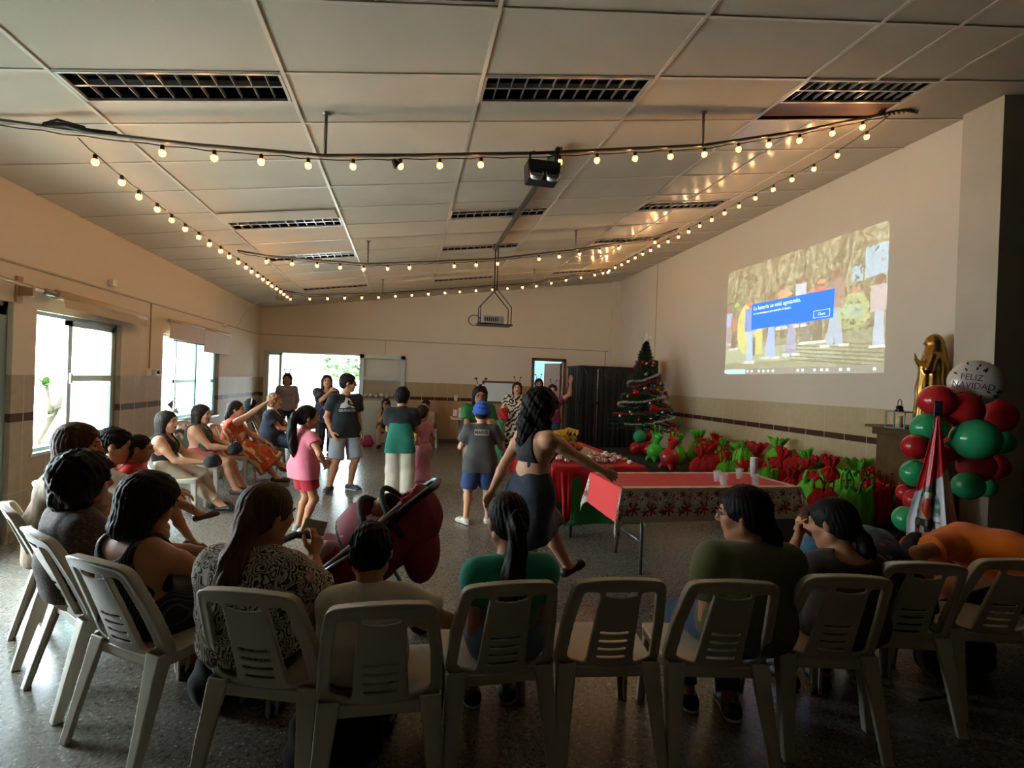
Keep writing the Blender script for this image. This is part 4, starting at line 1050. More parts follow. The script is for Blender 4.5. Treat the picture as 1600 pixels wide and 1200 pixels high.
# projector on its hanging frame
m = MB(); m.bar((1.23, 4.3, ceil_z(1.23, 4.3)-.06), (1.24, 7.75, ceil_z(1.24, 7.75)-.06), .05, .04)
for y in (4.6, 6.2, 7.6): m.box(1.2, 1.27, y-.02, y+.02, ceil_z(1.23, y)-.06, ceil_z(1.23, y))
tag(m.build('cable_duct', mat('grey_duct', '5A5750', .45, metal=.5)), 'long grey bar under the ceiling that carries the projector', 'ceiling bar')
t = empty('projector_mount', (1.24, 7.55, 2.34), 0, 'black wire frame hanging from the ceiling with the projector on it', 'projector mount')
for y in (-.12, .12):
    m = MB(); zt = ceil_z(1.24, 7.6)-2.40
    m.tube([(0, y, zt), (0, y, .52)], .010, 6); m.tube([(0, y, .52), (-.23, y, .26), (-.23, y, 0)], .008, 6); m.tube([(0, y, .52), (.23, y, .26), (.23, y, 0)], .008, 6); m.build('rod', BLK, t)
m = MB(); m.box(-.25, .25, -.17, .17, -.015, .0); m.build('tray', BLK, t)
t = empty('projector', (1.2, 7.52, 2.341), 0, 'small grey projector lying on the hanging tray', 'projector')
m = MB(); m.box(-.16, .16, -.13, .13, 0, .115); m.build('housing', mat('grey_plastic', '8E8C86', .4), t, bevel=.015)
m = MB(); M = Matrix.Translation((.165, 0, .06)) @ Matrix.Rotation(HP, 4, 'Y'); m.lathe([(.04, -.02), (.042, .012), (.03, .014), (.028, .005), (0, .005)], 18, M=M); m.build('lens', LENS, t)
m = MB()
for i in range(7): m.box(-.13+i*.03, -.115+i*.03, -.133, -.13, .03, .09)
m.build('vent', BLK, t)
m = MB(); m.tube([(-.16, .05, .05)]+[(-.26-.09*math.cos(a), .05, .05+.08*math.sin(a)) for a in [-1.5+i*.45 for i in range(14)]], .006, 6); m.build('power_cord', WIRE, t)

# ---------------------------------------------------------------- wall things
t = empty('roller_blind', (0, 0, 0), 0, 'beige roller blind rolled up over the first window', 'blind')
m = MB(); m.tube([(XL+.08, 5.3, 2.13), (XL+.08, 6.85, 2.10)], .045, 14); m.build('roll', mat('blind_cloth', 'B59F80', .7), t)
m = MB(); m.grid([[(XL+.12+.01*math.sin(y*9), y, 2.10-.005*(y-5.3)), (XL+.125, y, 2.02-.02*(y-5.3))] for y in [5.35+i*.15 for i in range(11)]]); m.build('flap', mat('blind_cloth', ''), t)
m = MB(); m.tube([(XL+.08, 5.16, 2.13), (XL+.08, 5.34, 2.13)], .028, 12); m.build('end_tube', mat('grey_tube', '8A8D8C', .3, metal=.6), t)
m = MB(); m.tube([(XL+.1, 6.75, 2.1), (XL+.1, 6.75, 1.3)], .003, 5); m.build('pull_chain', mat('white_trim', ''), t)
t = empty('curtain_rod', (0, 0, 0), 0, 'wooden curtain rod end on a bracket beside the sliding door', 'curtain rod')
m = MB(); m.tube([(XL+.1, 3.2, 2.21), (XL+.1, 5.1, 2.13)], .016, 10); m.build('rod', mat('tan_wood', 'A5835C', .5), t)
m = MB(); m.box(XL, XL+.02, 4.93, 5.0, 2.0, 2.22); m.box(XL, XL+.12, 4.95, 4.98, 2.06, 2.14); m.build('bracket', mat('tan_wood', ''), t, bevel=.006)
for (y0, y1, zb, lb) in ((7.6, 8.78, 1.92, 'short beige roller blind over the left part of the second window'), (8.78, 9.92, 1.80, 'longer beige roller blind over the right part of the second window')):
    t = empty('roller_blind', (0, 0, 0), 0, lb, 'blind')
    b_ = MB(); b_.box(XL+.05, XL+.06, y0, y1-.01, zb, 2.14); b_.box(XL+.045, XL+.065, y0, y1-.01, zb-.015, zb+.01)
    if 'striped_blind' not in MATS:
        nb = NB('striped_blind', .7); f = nb.wave(nb.tc(), 10, 1.2, 2, 'Y'); nb.col(nb.mix(f, 'A98F76', 'BCA489'))
    b_.build('cloth', MATS['striped_blind'], t)
    m = MB(); m.tube([(XL+.05, y0-.02, 2.15), (XL+.05, y1, 2.15)], .022, 10); m.build('roll', mat('blind_cloth', ''), t)
WP = mat('white_plastic_plate', 'DAD6C8', .4)
t = empty('wall_socket', (XL, 7.2, 1.44), 0, 'white wall socket plate between the windows with a plug in it', 'socket')
m = MB(); m.box(0, .012, -.09, .03, -.04, .04); m.box(0, .05, .06, .14, -.03, .05); m.build('plate', WP, t, bevel=.004)
m = MB(); m.box(.05, .08, .09, .13, -.01, .03); m.build('plug', BLK, t)
m = MB(); m.tube([(.07, .13, .01), (.08, .2, 0), (.05, .26, -.08), (.04, .27, -.4), (.05, .25, -.75), (.04, .22, -1.0), (.05, .1, -1.4)], .005, 6); m.build('cord', BLK, t)
for y, z, lb in ((6.25, 2.40, 'small white junction box on the moulding above the first window'), (9.7, 2.30, 'small white junction box on the moulding above the second window')):
    m = MB(); m.box(XL, XL+.05, y, y+.07, z-.03, z+.04); tag(m.build('junction_box', WP, bevel=.006), lb, 'junction box')
m = MB(); m.tube([(XL+.02, 10.4, 2.35), (XL+.25, 10.15, 2.62), (XL+.5, 9.95, 2.78)], .006, 6); tag(m.build('hanging_wire', WP), 'thin white wire slanting down by the left wall near the ceiling', 'wire')
t = empty('notice_board', (0, 0, 0), 0, 'white board in a brown frame on the far wall left of the doorway', 'board')
m = MB(); frame_y(m, YF-.02, 1.74, 2.6, .96, 1.50, .05, .04); m.build('frame', BR, t)
m = MB(); m.box(1.78, 2.56, YF-.02, YF-.01, 1.0, 1.46); m.build('board', mat('glossy_white', 'DCEBEA', .15), t)
m = MB(); m.box(2.38, 2.46, YF-.09, YF-.02, 1.0, 1.13); m.lathe([(.035, 0), (.035, .1), (.02, .12)], 10, (2.3, YF-.07, 1.0)); m.build('bottle', mat('white_trim', ''), t)
m = MB(); m.box(1.08, 1.16, YF-.015, YF, 1.0, 1.13); tag(m.build('wall_socket', WP, bevel=.004), 'white switch plate on the brown tile strip of the far wall', 'switch')
t = empty('glass_notice', (0, 0, 0), 0, 'round white stickers on the tile band behind the glass panel', 'stickers')
m = MB()
for i in range(6): m.lathe([(.045-.004*(i % 3), 0), (.0, .001)], 14, M=Matrix.Translation((-.95+.12*i, YF-.052, 1.06+.02*(i % 2))) @ Matrix.Rotation(HP, 4, 'X'))
m.build('sticker', mat('white_trim', ''), t)

# ---------------------------------------------------------------- projected picture on the right wall
def emis(name, c, e=.55): return mat(name, c, .8, emit=c, es=e)
PJ = empty('projected_picture', (0, 0, 0), 0, 'projected outdoor group photo with a blue low-battery message on the wall', 'projected picture')
y0, y1, z0, z1 = 7.53, 4.66, 1.74, 3.42
NU, NV = 300, 176
U, Vv = np.meshgrid((np.arange(NU)+.5)/NU, (np.arange(NV)+.5)/NV, indexing='ij')
img = np.zeros((NU, NV, 3)); r2 = np.random.RandomState(3)
def blur(a, n):
    for _ in range(n): a = (a+np.roll(a, 1, 0)+np.roll(a, -1, 0)+np.roll(a, 1, 1)+np.roll(a, -1, 1))/5
    return a
n1 = blur(r2.rand(NU, NV), 3); n1 = (n1-n1.min())/(n1.max()-n1.min()); n2 = blur(r2.rand(NU, NV), 25); n2 = (n2-n2.min())/(n2.max()-n2.min())
def setc(mask, c, a=1.): img[mask] = img[mask]*(1-a)+np.array(c)*a
img[:] = np.array((.50, .50, .40))+(n1[..., None]-.5)*.34*np.array((1, 1.05, .9))+(n2[..., None]-.5)*.22
for i in range(14):
    x = r2.rand(); setc((np.abs(U-x-.02*np.sin(Vv*9+i)) < .004+.004*r2.rand()) & (Vv > .5), (.66, .66, .56) if i % 2 else (.38, .37, .30), .6)
setc((U > .90) & (Vv > .63) & (Vv < .86) & (n1 > .3), (.62, .76, .86), .8); setc((U > .84) & (U < .89) & (Vv > .62) & (Vv < .74) & (n1 > .4), (.62, .76, .86), .8)
setc(Vv < .26, (.58, .60, .50), .7); setc((Vv < .20) & (U < .8) & (Vv > .06), (.66, .72, .62), .6)
for i in range(6): setc((np.abs(Vv-.22+.16*(U-.5)+.03*i) < .006) & (U > .5), (.42, .42, .34), .7)
setc(((U-.17)**2/.005+(Vv-.38)**2/.06 < 1) & (Vv > .12) & (n1 > .25), (.76, .76, .48)); setc((np.abs(U-.27) < .035) & (Vv < .42) & (Vv > .13) & (n1 > .25), (.76, .76, .48)); setc((np.abs(U-.235) < .018) & (Vv < .3) & (Vv > .12), (.42, .40, .34))
def figure(x, zf, h, top, legc, headc=(.50, .40, .33), sp=.02):
    hw = .018*h/.4
    for sg in (-1, 1): setc((np.abs(U-x-sg*(sp*.6*(1-(Vv-zf)/(h*.5)))) < hw*.75) & (Vv > zf) & (Vv < zf+h*.5), legc)
    for sg in (-1, 1): setc((np.abs(U-x-sg*sp*1.1) < hw*1.0) & (np.abs(Vv-zf) < .012), (.80, .80, .78))
    setc((np.abs(U-x) < hw*1.7) & (Vv > zf+h*.48) & (Vv < zf+h*.84), top); setc(((U-x)/hw)**2+((Vv-zf-h*.92)/(h*.07))**2 < 1, headc)
figure(.02, .25, .38, (.62, .66, .82), (.60, .56, .60)); figure(.07, .2, .38, (.66, .48, .42), (.45, .40, .36)); figure(.21, .06, .62, (.42, .56, .90), (.60, .74, .84), sp=.01)
figure(.37, .09, .6, (.60, .66, .72), (.60, .70, .82), sp=.035); figure(.51, .11, .56, (.66, .60, .66), (.60, .62, .72), sp=.03); figure(.60, .2, .5, (.60, .45, .42), (.50, .50, .48))
figure(.67, .2, .52, (.76, .46, .40), (.45, .43, .38)); figure(.76, .16, .60, (.60, .52, .48), (.62, .69, .76), sp=.045); figure(.97, .13, .52, (.70, .66, .66), (.66, .72, .78), sp=.015); figure(.44, .35, .4, (.8, .6, .5), (.5, .6, .7)); figure(.56, .35, .42, (.7, .75, .8), (.5, .5, .6))
for x, z, c in ((.09, .64, (.60, .76, .46)), (.20, .62, (.86, .52, .42)), (.36, .60, (.80, .52, .42)), (.48, .64, (.86, .70, .46)), (.68, .68, (.86, .58, .44)), (.70, .57, (.55, .76, .50)), (.86, .56, (.70, .52, .46))):
    setc(((U-x)/.026)**2+((Vv-z)/.018)**2 < 1, c)
setc((U > .80) & (U < .90) & (Vv > .36) & (Vv < .46), (.56, .68, .78), .7); setc(((U-.85)**2/.006+(Vv-.40)**2/.02 < 1) & (n1 > .4), (.66, .74, .50), .6)
img = np.clip((img+(n1[..., None]-.5)*.16-.55)*1.25+.55, 0, 1)
m = MB(); dx = 1.0
Vg = np.zeros((NU+1, NV+1, 3)); uu, vv = np.meshgrid(np.arange(NU+1)/NU, np.arange(NV+1)/NV, indexing='ij')
zt = np.interp(vv, [0, 1], [0, 1]); Vg[..., 0] = XR-.004; Vg[..., 1] = y0+(y1-y0)*uu; Vg[..., 2] = z0+.09+(z1-z0-.09)*vv
idx = np.arange((NU+1)*(NV+1)).reshape(NU+1, NV+1); Fq = np.stack([idx[:-1, :-1], idx[1:, :-1], idx[1:, 1:], idx[:-1, 1:]], -1).reshape(-1, 4)
nb = NB('projected_light', .85); at_ = nb.N.new('ShaderNodeAttribute'); at_.attribute_name = 'picture'; nb.b.inputs['Base Color'].default_value = lin('C4BAA8')
nb.L.new(at_.outputs['Color'], nb.b.inputs['Emission Color']); nb.b.inputs['Emission Strength'].default_value = .13; PJM = nb.m
pic = np_mesh('photo_area', Vg.reshape(-1, 3), Fq[:, ::-1], PJM, PJ, smooth=False)
ca = pic.data.color_attributes.new('picture', 'FLOAT_COLOR', 'CORNER')
cc = np.ones((NU*NV, 4, 4), np.float32); cc[..., :3] = (np.clip(img, 0, 1)**2.2).reshape(-1, 1, 3); ca.data.foreach_set('color', cc.ravel())
def PY(u): return y0+(y1-y0)*u
m = MB(); m.box(XR-.005, XR-.003, y0, y1, z0, z0+.09); m.build('taskbar', mat('bar_light', 'A8A496', .85, emit='A8A496', es=.10), PJ)
m = MB(); m.box(XR-.008, XR-.005, PY(.015), PY(.18), z0+.008, z0+.08); m.build('search_box', mat('search_light', 'A8C8DC', .85, emit='B8E0F8', es=.14), PJ)
m = MB(); wi = mat('icon_light', 'D0D4D0', .85, emit='E8F0F4', es=.2)
for u in (.005, .20, .235, .29, .325, .36, .395, .56, .59, .66, .70, .73, .80, .84, .96): m.box(XR-.008, XR-.005, PY(u)-.018, PY(u)+.018, z0+.03, z0+.062)
m.build('taskbar_icon', wi, PJ)
BLU = mat('dialog_light', '3058B0', .85, emit='3A78FF', es=.17)
m = MB(); m.quad((XR-.010, 6.90, 2.42), (XR-.010, 5.37, 2.43), (XR-.010, 5.36, 2.79), (XR-.010, 6.90, 2.81)); m.build('message_box', BLU, PJ)
def wallM(y, z, x=XR-.013): return Matrix(((0, 0, -1, x), (-1, 0, 0, y), (0, 1, 0, z), (0, 0, 0, 1)))
wt = mat('message_text_light', 'B8D0FF', .85, emit='C8DCFF', es=.2)
text_mesh('message_text', 'La bater\u00eda se est\u00e1 agotando.', .085, wt, PJ, wallM(6.86, 2.735), align='LEFT')
text_mesh('message_text', 'Te recomendamos que enchufes el equipo.', .045, wt, PJ, wallM(6.86, 2.655), align='LEFT')
m = MB()
for q in ((5.68, 5.42, 2.545, 2.55), (5.68, 5.42, 2.455, 2.46), (5.68, 5.675, 2.455, 2.55), (5.425, 5.42, 2.455, 2.55)): m.box(XR-.014, XR-.011, q[0], q[1], q[2], q[3])
m.build('button_outline', wt, PJ); text_mesh('message_text', 'Close', .05, wt, PJ, wallM(5.55, 2.50))

# ---------------------------------------------------------------- tables
def drape(name, x0, x1, ya, yb, z, drops, step=.022, amp=.012, M=None, parent=None, seed=0, colour=None, m_=None, out=.02):
    """cloth over a table top: drops (left, right, front, back)"""
    dl, dr, df, db = drops
    us = np.arange(x0-dl, x1+dr+1e-6, step); vs = np.arange(ya-df, yb+db+1e-6, step)
    Ug, Wg = np.meshgrid(us, vs, indexing='ij')
    cx = np.clip(Ug, x0, x1); cy = np.clip(Wg, ya, yb); ex = Ug-cx; ey = Wg-cy; r = np.hypot(ex, ey)
    a = np.arctan2(ey, ex); per = cx*9+cy*11+seed
    corner = np.minimum(np.abs(ex), np.abs(ey))/np.maximum(r, 1e-6)
    f = amp*np.sin(per+2*np.sin(per*.37))*np.clip(r/.15, 0, 1)+corner*.10*np.clip(r/.3, 0, 1)+.02*np.clip(r/.25, 0, 1)
    X = cx+np.cos(a)*f*(r > 0)+np.where(r > 0, np.cos(a), 0)*out*.5; Y = cy+np.sin(a)*f*(r > 0)+np.where(r > 0, np.sin(a), 0)*out*.5
    Z = z-np.maximum(r-.004, 0)*(1-.03*corner)+.0012*np.sin(Ug*40)*np.sin(Wg*33)
    V = np.stack([X, Y, Z], -1).reshape(-1, 3); n0, n1_ = Ug.shape
    idx = np.arange(n0*n1_).reshape(n0, n1_); F = np.stack([idx[:-1, :-1], idx[1:, :-1], idx[1:, 1:], idx[:-1, 1:]], -1).reshape(-1, 4)
    o = np_mesh(name, V, F, m_, parent)
    if colour is not None:
        C = colour(Ug, Wg, ex, ey); ca = o.data.color_attributes.new('pattern', 'FLOAT_COLOR', 'POINT')
        c4 = np.ones((n0*n1_, 4), np.float32); c4[:, :3] = (np.clip(C, 0, 1)**2.2).reshape(-1, 3); ca.data.foreach_set('color', c4.ravel())
    md = o.modifiers.new('solid', 'SOLIDIFY'); md.thickness = .002; md.offset = 1
    return o
def pattern_mat(name, rough=.8, attr='pattern'):
    nb = NB(name, rough); a_ = nb.N.new('ShaderNodeAttribute'); a_.attribute_name = attr; nb.L.new(a_.outputs['Color'], nb.b.inputs['Base Color']); return nb.m
def folding_table(label, x0, x1, ya, yb, z, topm, legm):
    t = empty('folding_table', ((x0+x1)/2, (ya+yb)/2, 0), 0, label, 'table'); a = (x1-x0)/2; b_ = (yb-ya)/2
    m = MB(); m.box(-a, a, -b_, b_, z-.035, z-.004); m.build('tabletop', topm, t, bevel=.008)
    for sx in (-1, 1):
        for sy in (-1, 1):
            m = MB(); m.tube([(sx*(a-.18), sy*(b_-.08), z-.04), (sx*(a-.22), sy*(b_-.10), .35), (sx*(a-.20), sy*(b_-.06), 0)], .014, 8); m.build('leg', legm, t)
    for sx in (-1, 1): m = MB(); m.tube([(sx*(a-.21), -(b_-.09), .25), (sx*(a-.21), (b_-.09), .25)], .011, 8); m.build('crossbar', legm, t)
    return t
WT = mat('white_table_plastic', 'C8C6BE', .4); GLEG = mat('grey_steel', '6E7072', .35, metal=.7)
folding_table('folding table under the flowered Christmas cloth', 1.66, 3.20, 3.68, 4.30, .70, WT, GLEG)
folding_table('folding table under the red cloth with food on it', 1.40, 2.30, 4.66, 6.60, .70, WT, BLK)
def floral(Ug, Wg, ex, ey):
    r = np.hypot(ex, ey); d = np.maximum(np.abs(ex), np.abs(ey)); C = np.zeros(Ug.shape+(3,)); C[:] = (.80, .24, .22)
    rr = np.random.RandomState(5); s = Ug+Wg*1.0
    grid = (np.sin(Ug*260) > .75) | (np.sin(Wg*260) > .75); C[grid & (r < .001)] = (.80, .31, .28)
    C[(ex < -.001) & (np.abs(ey) < .005)] = (.93, .29, .29)
    bandf = ((np.abs(ey) > .012) | (ex > .012) | ((ex < -.012) & (np.abs(ey) > .012)))
    C[bandf] = (.80, .76, .70)
    edge = ((Ug-1.66 > -.0) & (r < .001)) & ((np.abs(Wg-3.68) < .03) | (np.abs(Wg-4.30) < .03) | (np.abs(Ug-3.2) < .03)); C[edge] = (.86, .80, .70)
    al = np.where(np.abs(ey) > np.abs(ex), Ug, Wg+3)
    dn = np.where(np.abs(ey) > np.abs(ex), np.abs(ey), np.abs(ex))
    red = (.60, .10, .10); dred = (.42, .07, .08); gr = (.36, .34, .26)
    for i in range(-3, 22):
        for (off, dd, R, pet, colr) in ((0, .085, .066, 14, (.97, .95, .90)), (.075, .165, .055, 6, red), (.045, .05, .032, 6, dred), (.115, .075, .040, 7, red), (.02, .185, .036, 5, dred), (.10, .125, .018, 4, gr), (.055, .115, .018, 4, gr)):
            cx = 1.5+i*.15+off; a = np.arctan2(dn-dd, al-cx); q = np.hypot(al-cx, dn-dd)
            for sh in (0, 3.0):
                if sh: a = np.arctan2(dn-dd, al-cx-sh); q = np.hypot(al-cx-sh, dn-dd)
                mk = bandf & (q < R*(.62+.38*np.cos(a*pet/1.0+i))) 
                C[mk] = colr; C[mk & (np.abs(np.sin(a*pet/2+i/2)) < .25) & (q > R*.3)] = np.array(colr)*.72
                C[bandf & (q < R*.16)] = (.45, .12, .10)
    return C
FLM = pattern_mat('christmas_cloth')
o = drape('tablecloth', 1.64, 3.22, 3.65, 4.32, .705, (.27, .26, .26, .26), step=.008 if not DRY else .05, amp=.010, colour=floral, m_=FLM)
tag(o, 'Christmas cloth with red centre and poinsettia border on the nearer long table', 'tablecloth')
RED = mat('red_cloth', 'B4121C', .75, noise=.06, nscale=9); GRC = mat('green_cloth', '2E8A44', .75, noise=.08, nscale=9)
o = drape('tablecloth', 1.38, 2.32, 4.64, 6.62, .704, (.36, .30, .34, .1), step=.02, amp=.035, m_=RED, seed=2, out=.02); tag(o, 'bright red cloth hanging over the food table', 'tablecloth')
o = drape('green_cloth', 1.40, 2.30, 4.66, 6.60, .699, (.26, .22, .56, .1), step=.03, amp=.02, m_=GRC, seed=4, out=-.012); tag(o, 'green cloth showing below the red one on the food table', 'tablecloth')
m = MB(); P = []
for i in range(9):
    u = i/8; P.append([(1.44+.10*u, 4.60-.03*math.sin(u*9), .66-.45*0-.0), (1.44+.10*u+.02*math.sin(u*7), 4.57-.05*math.sin(u*9+1), .40), (1.46+.07*u, 4.56-.03*math.sin(u*8), .14+.10*abs(u-.5)*2)])
m.grid(P); tag(m.build('red_cloth_corner', RED, solid=.003), 'red cloth corner hanging low at the front of the food table', 'tablecloth')
# small white table by the far wall
t = folding_table('small white folding table by the far wall with gift boxes', .92, 1.62, 10.55, 11.1, .70, WT, GLEG)
for i, (x, h, c) in enumerate(((1.0, .22, 'B5533C'), (1.13, .20, 'D8D0C4'), (1.5, .2, 'B85C5C'))):
    t = empty('gift_box', (x, 10.8, .698), 0, ('red-edged', 'pale', 'pink')[i]+' printed box standing on the small white table by the far wall', 'box')
    m = MB(); m.box(-.055, .055, -.04, .04, 0, h); m.build('box', mat('box_'+c, c, .6), t); m = MB(); m.box(-.04, .04, -.043, -.04, .03, h-.06); m.build('print', mat('box_print', 'C9C4BE', .6, noise=.5, nscale=40), t)
# cups
CUP = mat('clear_cup', 'F0F4F4', .08, alpha=.28)
def cup(p, label, h=.095, m_=CUP, grp='clear plastic cups on the flowered tablecloth'):
    m = MB(); m.lathe([(.001, .004), (.024, .004), (.033, h), (.0315, h), (.0225, .007), (.001, .007)], 18); o = m.build('plastic_cup', m_); o.location = p; tag(o, label, 'cup', grp)
for i, (px, py) in enumerate(((1120, 752), (1130, 758), (1155, 748), (1180, 758))):
    p = atz(px, py, .712); cup((p.x, p.y, .708), ['clear cup at the back left of the flowered table', 'clear cup nearest the front edge left of the others', 'clear cup in the middle of the group on the flowered table', 'clear cup in front of the white cup stack'][i])
t = empty('cup_stack', (3.12, 4.1, .708), 0, 'stack of white plastic cups on the flowered tablecloth', 'cup stack')
for i in range(8):
    m = MB(); m.lathe([(.024, .0), (.032, .085), (.035, .087), (.033, .089), (.001, .084)], 18, (0, 0, .012*i)); m.build('cup', mat('white_cup', 'D5D3D2', .35), t)
# food on the red table
def fruit(name, label, c, r, col_, sq=(1, 1, 1), grp='fruit heaped on the red table'):
    m = MB(); m.ball((0, 0, 0), (r*sq[0], r*sq[1], r*sq[2]), 16, 10); o = m.build(name, mat(name+'_skin', col_, .4, noise=.15, nscale=30)); o.location = c
    tag(o, label, 'fruit', grp)
    s_ = MB(); s_.tube([(0, 0, r*sq[2]*.95), (.003, 0, r*sq[2]+.012)], .003, 5); s_.build('stem', mat('stem', '5A4A28', .7), o); return o
fx, fy = 1.82, 5.62
bc = empty('fruit_basket', (fx, fy, .706), 0, 'low woven basket under the fruit on the red table', 'basket')
m = MB(); m.lathe([(.14, 0), (.19, .06), (.195, .065), (.185, .06), (.135, .008), (.001, .008)], 28); m.build('bowl', mat('wicker', '6E4A2C', .7, noise=.3, nscale=60, bump=.6, bscale=80), bc)
k = 0
for i, (dx, dy, dz, nm, c, r) in enumerate([(-.08, -.07, .07, 'mango', 'D8A828', .05), (.05, -.09, .07, 'orange', 'E07A20', .045), (.12, 0, .07, 'apple', 'B8301C', .042), (-.12, .04, .07, 'green_apple', '8CA83A', .045), (0, .02, .08, 'orange', 'E07A20', .045), (.05, .10, .08, 'mango', 'D8A828', .05), (-.03, -.02, .15, 'mango', 'D0B030', .05), (.07, .0, .15, 'green_apple', '8CA83A', .045), (.02, -.12, .1, 'apple', 'C8401C', .04), (-.14, -.05, .09, 'mango', 'C8B040', .05), (.13, -.08, .07, 'orange', 'E88A30', .045)]):
    fruit(nm, ['yellow mango at the front left of the fruit heap', 'orange at the front of the fruit heap', 'red apple at the right end of the fruit heap', 'green apple at the left end of the fruit heap', 'orange under the top mango of the fruit heap', 'yellow mango at the back of the fruit heap', 'topmost yellow mango of the fruit heap', 'topmost green apple of the fruit heap', 'red apple nearest the wrapped buns in the fruit heap', 'yellow mango at the left rim of the fruit basket', 'orange at the front right rim of the fruit basket'][i], (fx+dx, fy+dy, .71+dz), r, c, (1, .85, 1.15) if nm == 'mango' else (1, 1, .95))
for bn, (bx, by, bz, a) in enumerate(((-.10, .0, .19, .3), (.10, .05, .2, 2.2))):
    t = empty('banana_bunch', (fx+bx, fy+by, .70+bz), a, ['yellow bananas lying on the left side of the fruit heap', 'yellow bananas lying on the right side of the fruit heap'][bn], 'bananas')
    for j in range(5):
        m = MB(); an = (j-2)*.28; pts = []
        for q in range(7):
            u = q/6; pts.append((math.sin(an)*(.16*u)+.01*j, -.08+.17*u*math.cos(an), .045*math.sin(u*3.1)+.004*j))
        m.tube(pts, [.007, .015, .018, .019, .018, .014, .006], 8); m.build('banana', mat('banana_skin', 'D9B62E', .45, noise=.12, nscale=20), t)
nb = NB('striped_wrap', .5); nb.col(nb.mix(nb.math('GREATER_THAN', nb.wave(nb.tc(), 14, 1.5, 3, 'X'), .55), 'D9CDC4', '9A4A3C')); WRAP = nb.m
for i in range(26):
    r_, c_ = divmod(i, 9); x = 1.52+c_*.075+random.uniform(-.012, .012); y = 4.86+r_*.12+random.uniform(-.02, .02)
    m = MB(); m.ball((0, 0, 0), (.035, .055, .022), 12, 8); m.box(-.014, .014, .05, .075, -.006, .008); m.box(-.014, .014, -.075, -.05, -.006, .008)
    o = m.build('wrapped_bun', WRAP); o.location = (x, y, .734+(.03 if i % 4 == 0 else 0)); o.rotation_euler = (0, 0, random.uniform(-.5, .5)); tag(o, 'small wrapped bun in the striped rows at the front of the red table', 'bun', 'wrapped buns on the red table')
t = empty('paper_runner', (0, 0, 0), 0, 'pale runner cloth lying along the red table behind the buns', 'runner')
m = MB(); m.box(1.95, 2.22, 5.3, 6.5, .7055, .7075); m.build('cloth', mat('beige_cloth', 'CDB79A', .8, noise=.1, nscale=20), t)
nb = NB('black_white_cloth', .7); nb.col(nb.mix(nb.math('GREATER_THAN', nb.noise(nb.tc(), 9, 2, 1), .5), '1A1614', 'D5CCC0'))
m = MB(); m.grid([[(2.0+.06*i, 5.12+.05*j, .712+.03*abs(math.sin(i*1.3+j))) for j in range(6)] for i in range(6)]); tag(m.build('headband_pile', nb.m, solid=.008), 'dark and white folded cloths lying beside the fruit on the red table', 'cloth')
for i in range(5):
    m = MB(); m.ball((0, 0, 0), (.03, .03, .022), 12, 8); o = m.build('marshmallow_sweet', mat('sweet_white', 'E6DCD0', .6)); o.location = (2.22+.02*(i % 2), 4.78+.16*i, .727); tag(o, ['nearest', 'second nearest', 'middle', 'second farthest', 'farthest'][i]+' round white sweet along the right edge of the red table', 'sweet', 'white sweets on the table edge')

# ---------------------------------------------------------------- stage, booth, speaker
m = MB(); m.box(3.62, 5.11, 3.55, 9.2, 0, .30); tag(m.build('stage_platform', mat('black_carpet', '161616', .9, bump=.4, bscale=200), bevel=.01), 'long low black stage platform along the projection wall', 'stage')
CUR = mat('black_curtain', '1A1C20', .85, noise=.2, nscale=4, sheen=.2)
t = empty('curtain_booth', (0, 0, 0), 0, 'tall booth wrapped in black curtains in the far corner', 'booth')
def curtain(a, b_, z0_, z1_, nw, amp, name='curtain', parent=None, m_=CUR):
    a = Vector(a); b_ = Vector(b_); L = (b_-a); n = Vector((-L.y, L.x, 0)).normalized(); P = []; K = nw*8
    for i in range(K+1):
        u = i/K; w_ = math.sin(u*nw*2*math.pi+1.5*math.sin(u*11))*amp
        P.append([tuple(a+L*u+n*w_*(.35+.65*(1-v_))+Vector((0, 0, z0_+(z1_-z0_)*v_))) for v_ in (0, .25, .5, .75, 1)])
    m = MB(); m.grid(P); return m.build(name, m_, parent, solid=.006)
curtain((3.62, 10.4, 0), (3.98, 10.36, 0), .01, 1.88, 4, .035, parent=t); curtain((4.02, 10.36, 0), (4.9, 10.35, 0), .01, 1.9, 7, .035, parent=t); curtain((3.62, 10.42, 0), (3.62, 11.3, 0), .01, 1.88, 6, .03, parent=t)
m = MB(); m.box(3.6, 4.92, 10.33, 11.32, 1.87, 1.90); m.build('top', CUR, t)
m = MB()
for x, y in ((3.66, 10.46), (4.88, 10.42), (3.66, 11.28), (4.88, 11.28)): m.tube([(x, y, 0), (x, y, 1.87)], .02, 8)
m.build('frame', BLK, t)
m = MB()
for k in range(3):
    xa = 3.66+.38*k; m.tube([(xa+.38*u, 10.29, 1.84-.22*math.sin(math.pi*u)) for u in [i/8 for i in range(9)]], .005, 5)
m.build('garland', mat('dark_garland', '3A3C40', .4), t)
t = empty('loudspeaker', (4.72, 9.5, 1.60), .1, 'black loudspeaker on a stand behind the Christmas tree', 'loudspeaker')
m = MB(); m.box(-.15, .17, -.14, .14, 0, .43); m.build('cabinet', BLK, t, bevel=.03)
m = MB(); m.box(-.13, .15, -.146, -.14, .03, .40); m.build('grille', mat('grille', '101010', .6, bump=.8, bscale=300), t)
t = empty('speaker_stand', (4.72, 9.5, .0), 0, 'thin speaker stand behind the Christmas tree', 'stand')
m = MB(); m.tube([(0, 0, .02), (0, 0, 1.6)], .018, 8); m.build('pole', GLEG, t)
for k in range(3):
    a = k*2.094; m = MB(); m.tube([(0, 0, .65), (.28*math.cos(a), .28*math.sin(a), .02)], .011, 6); m.build('leg', GLEG, t)

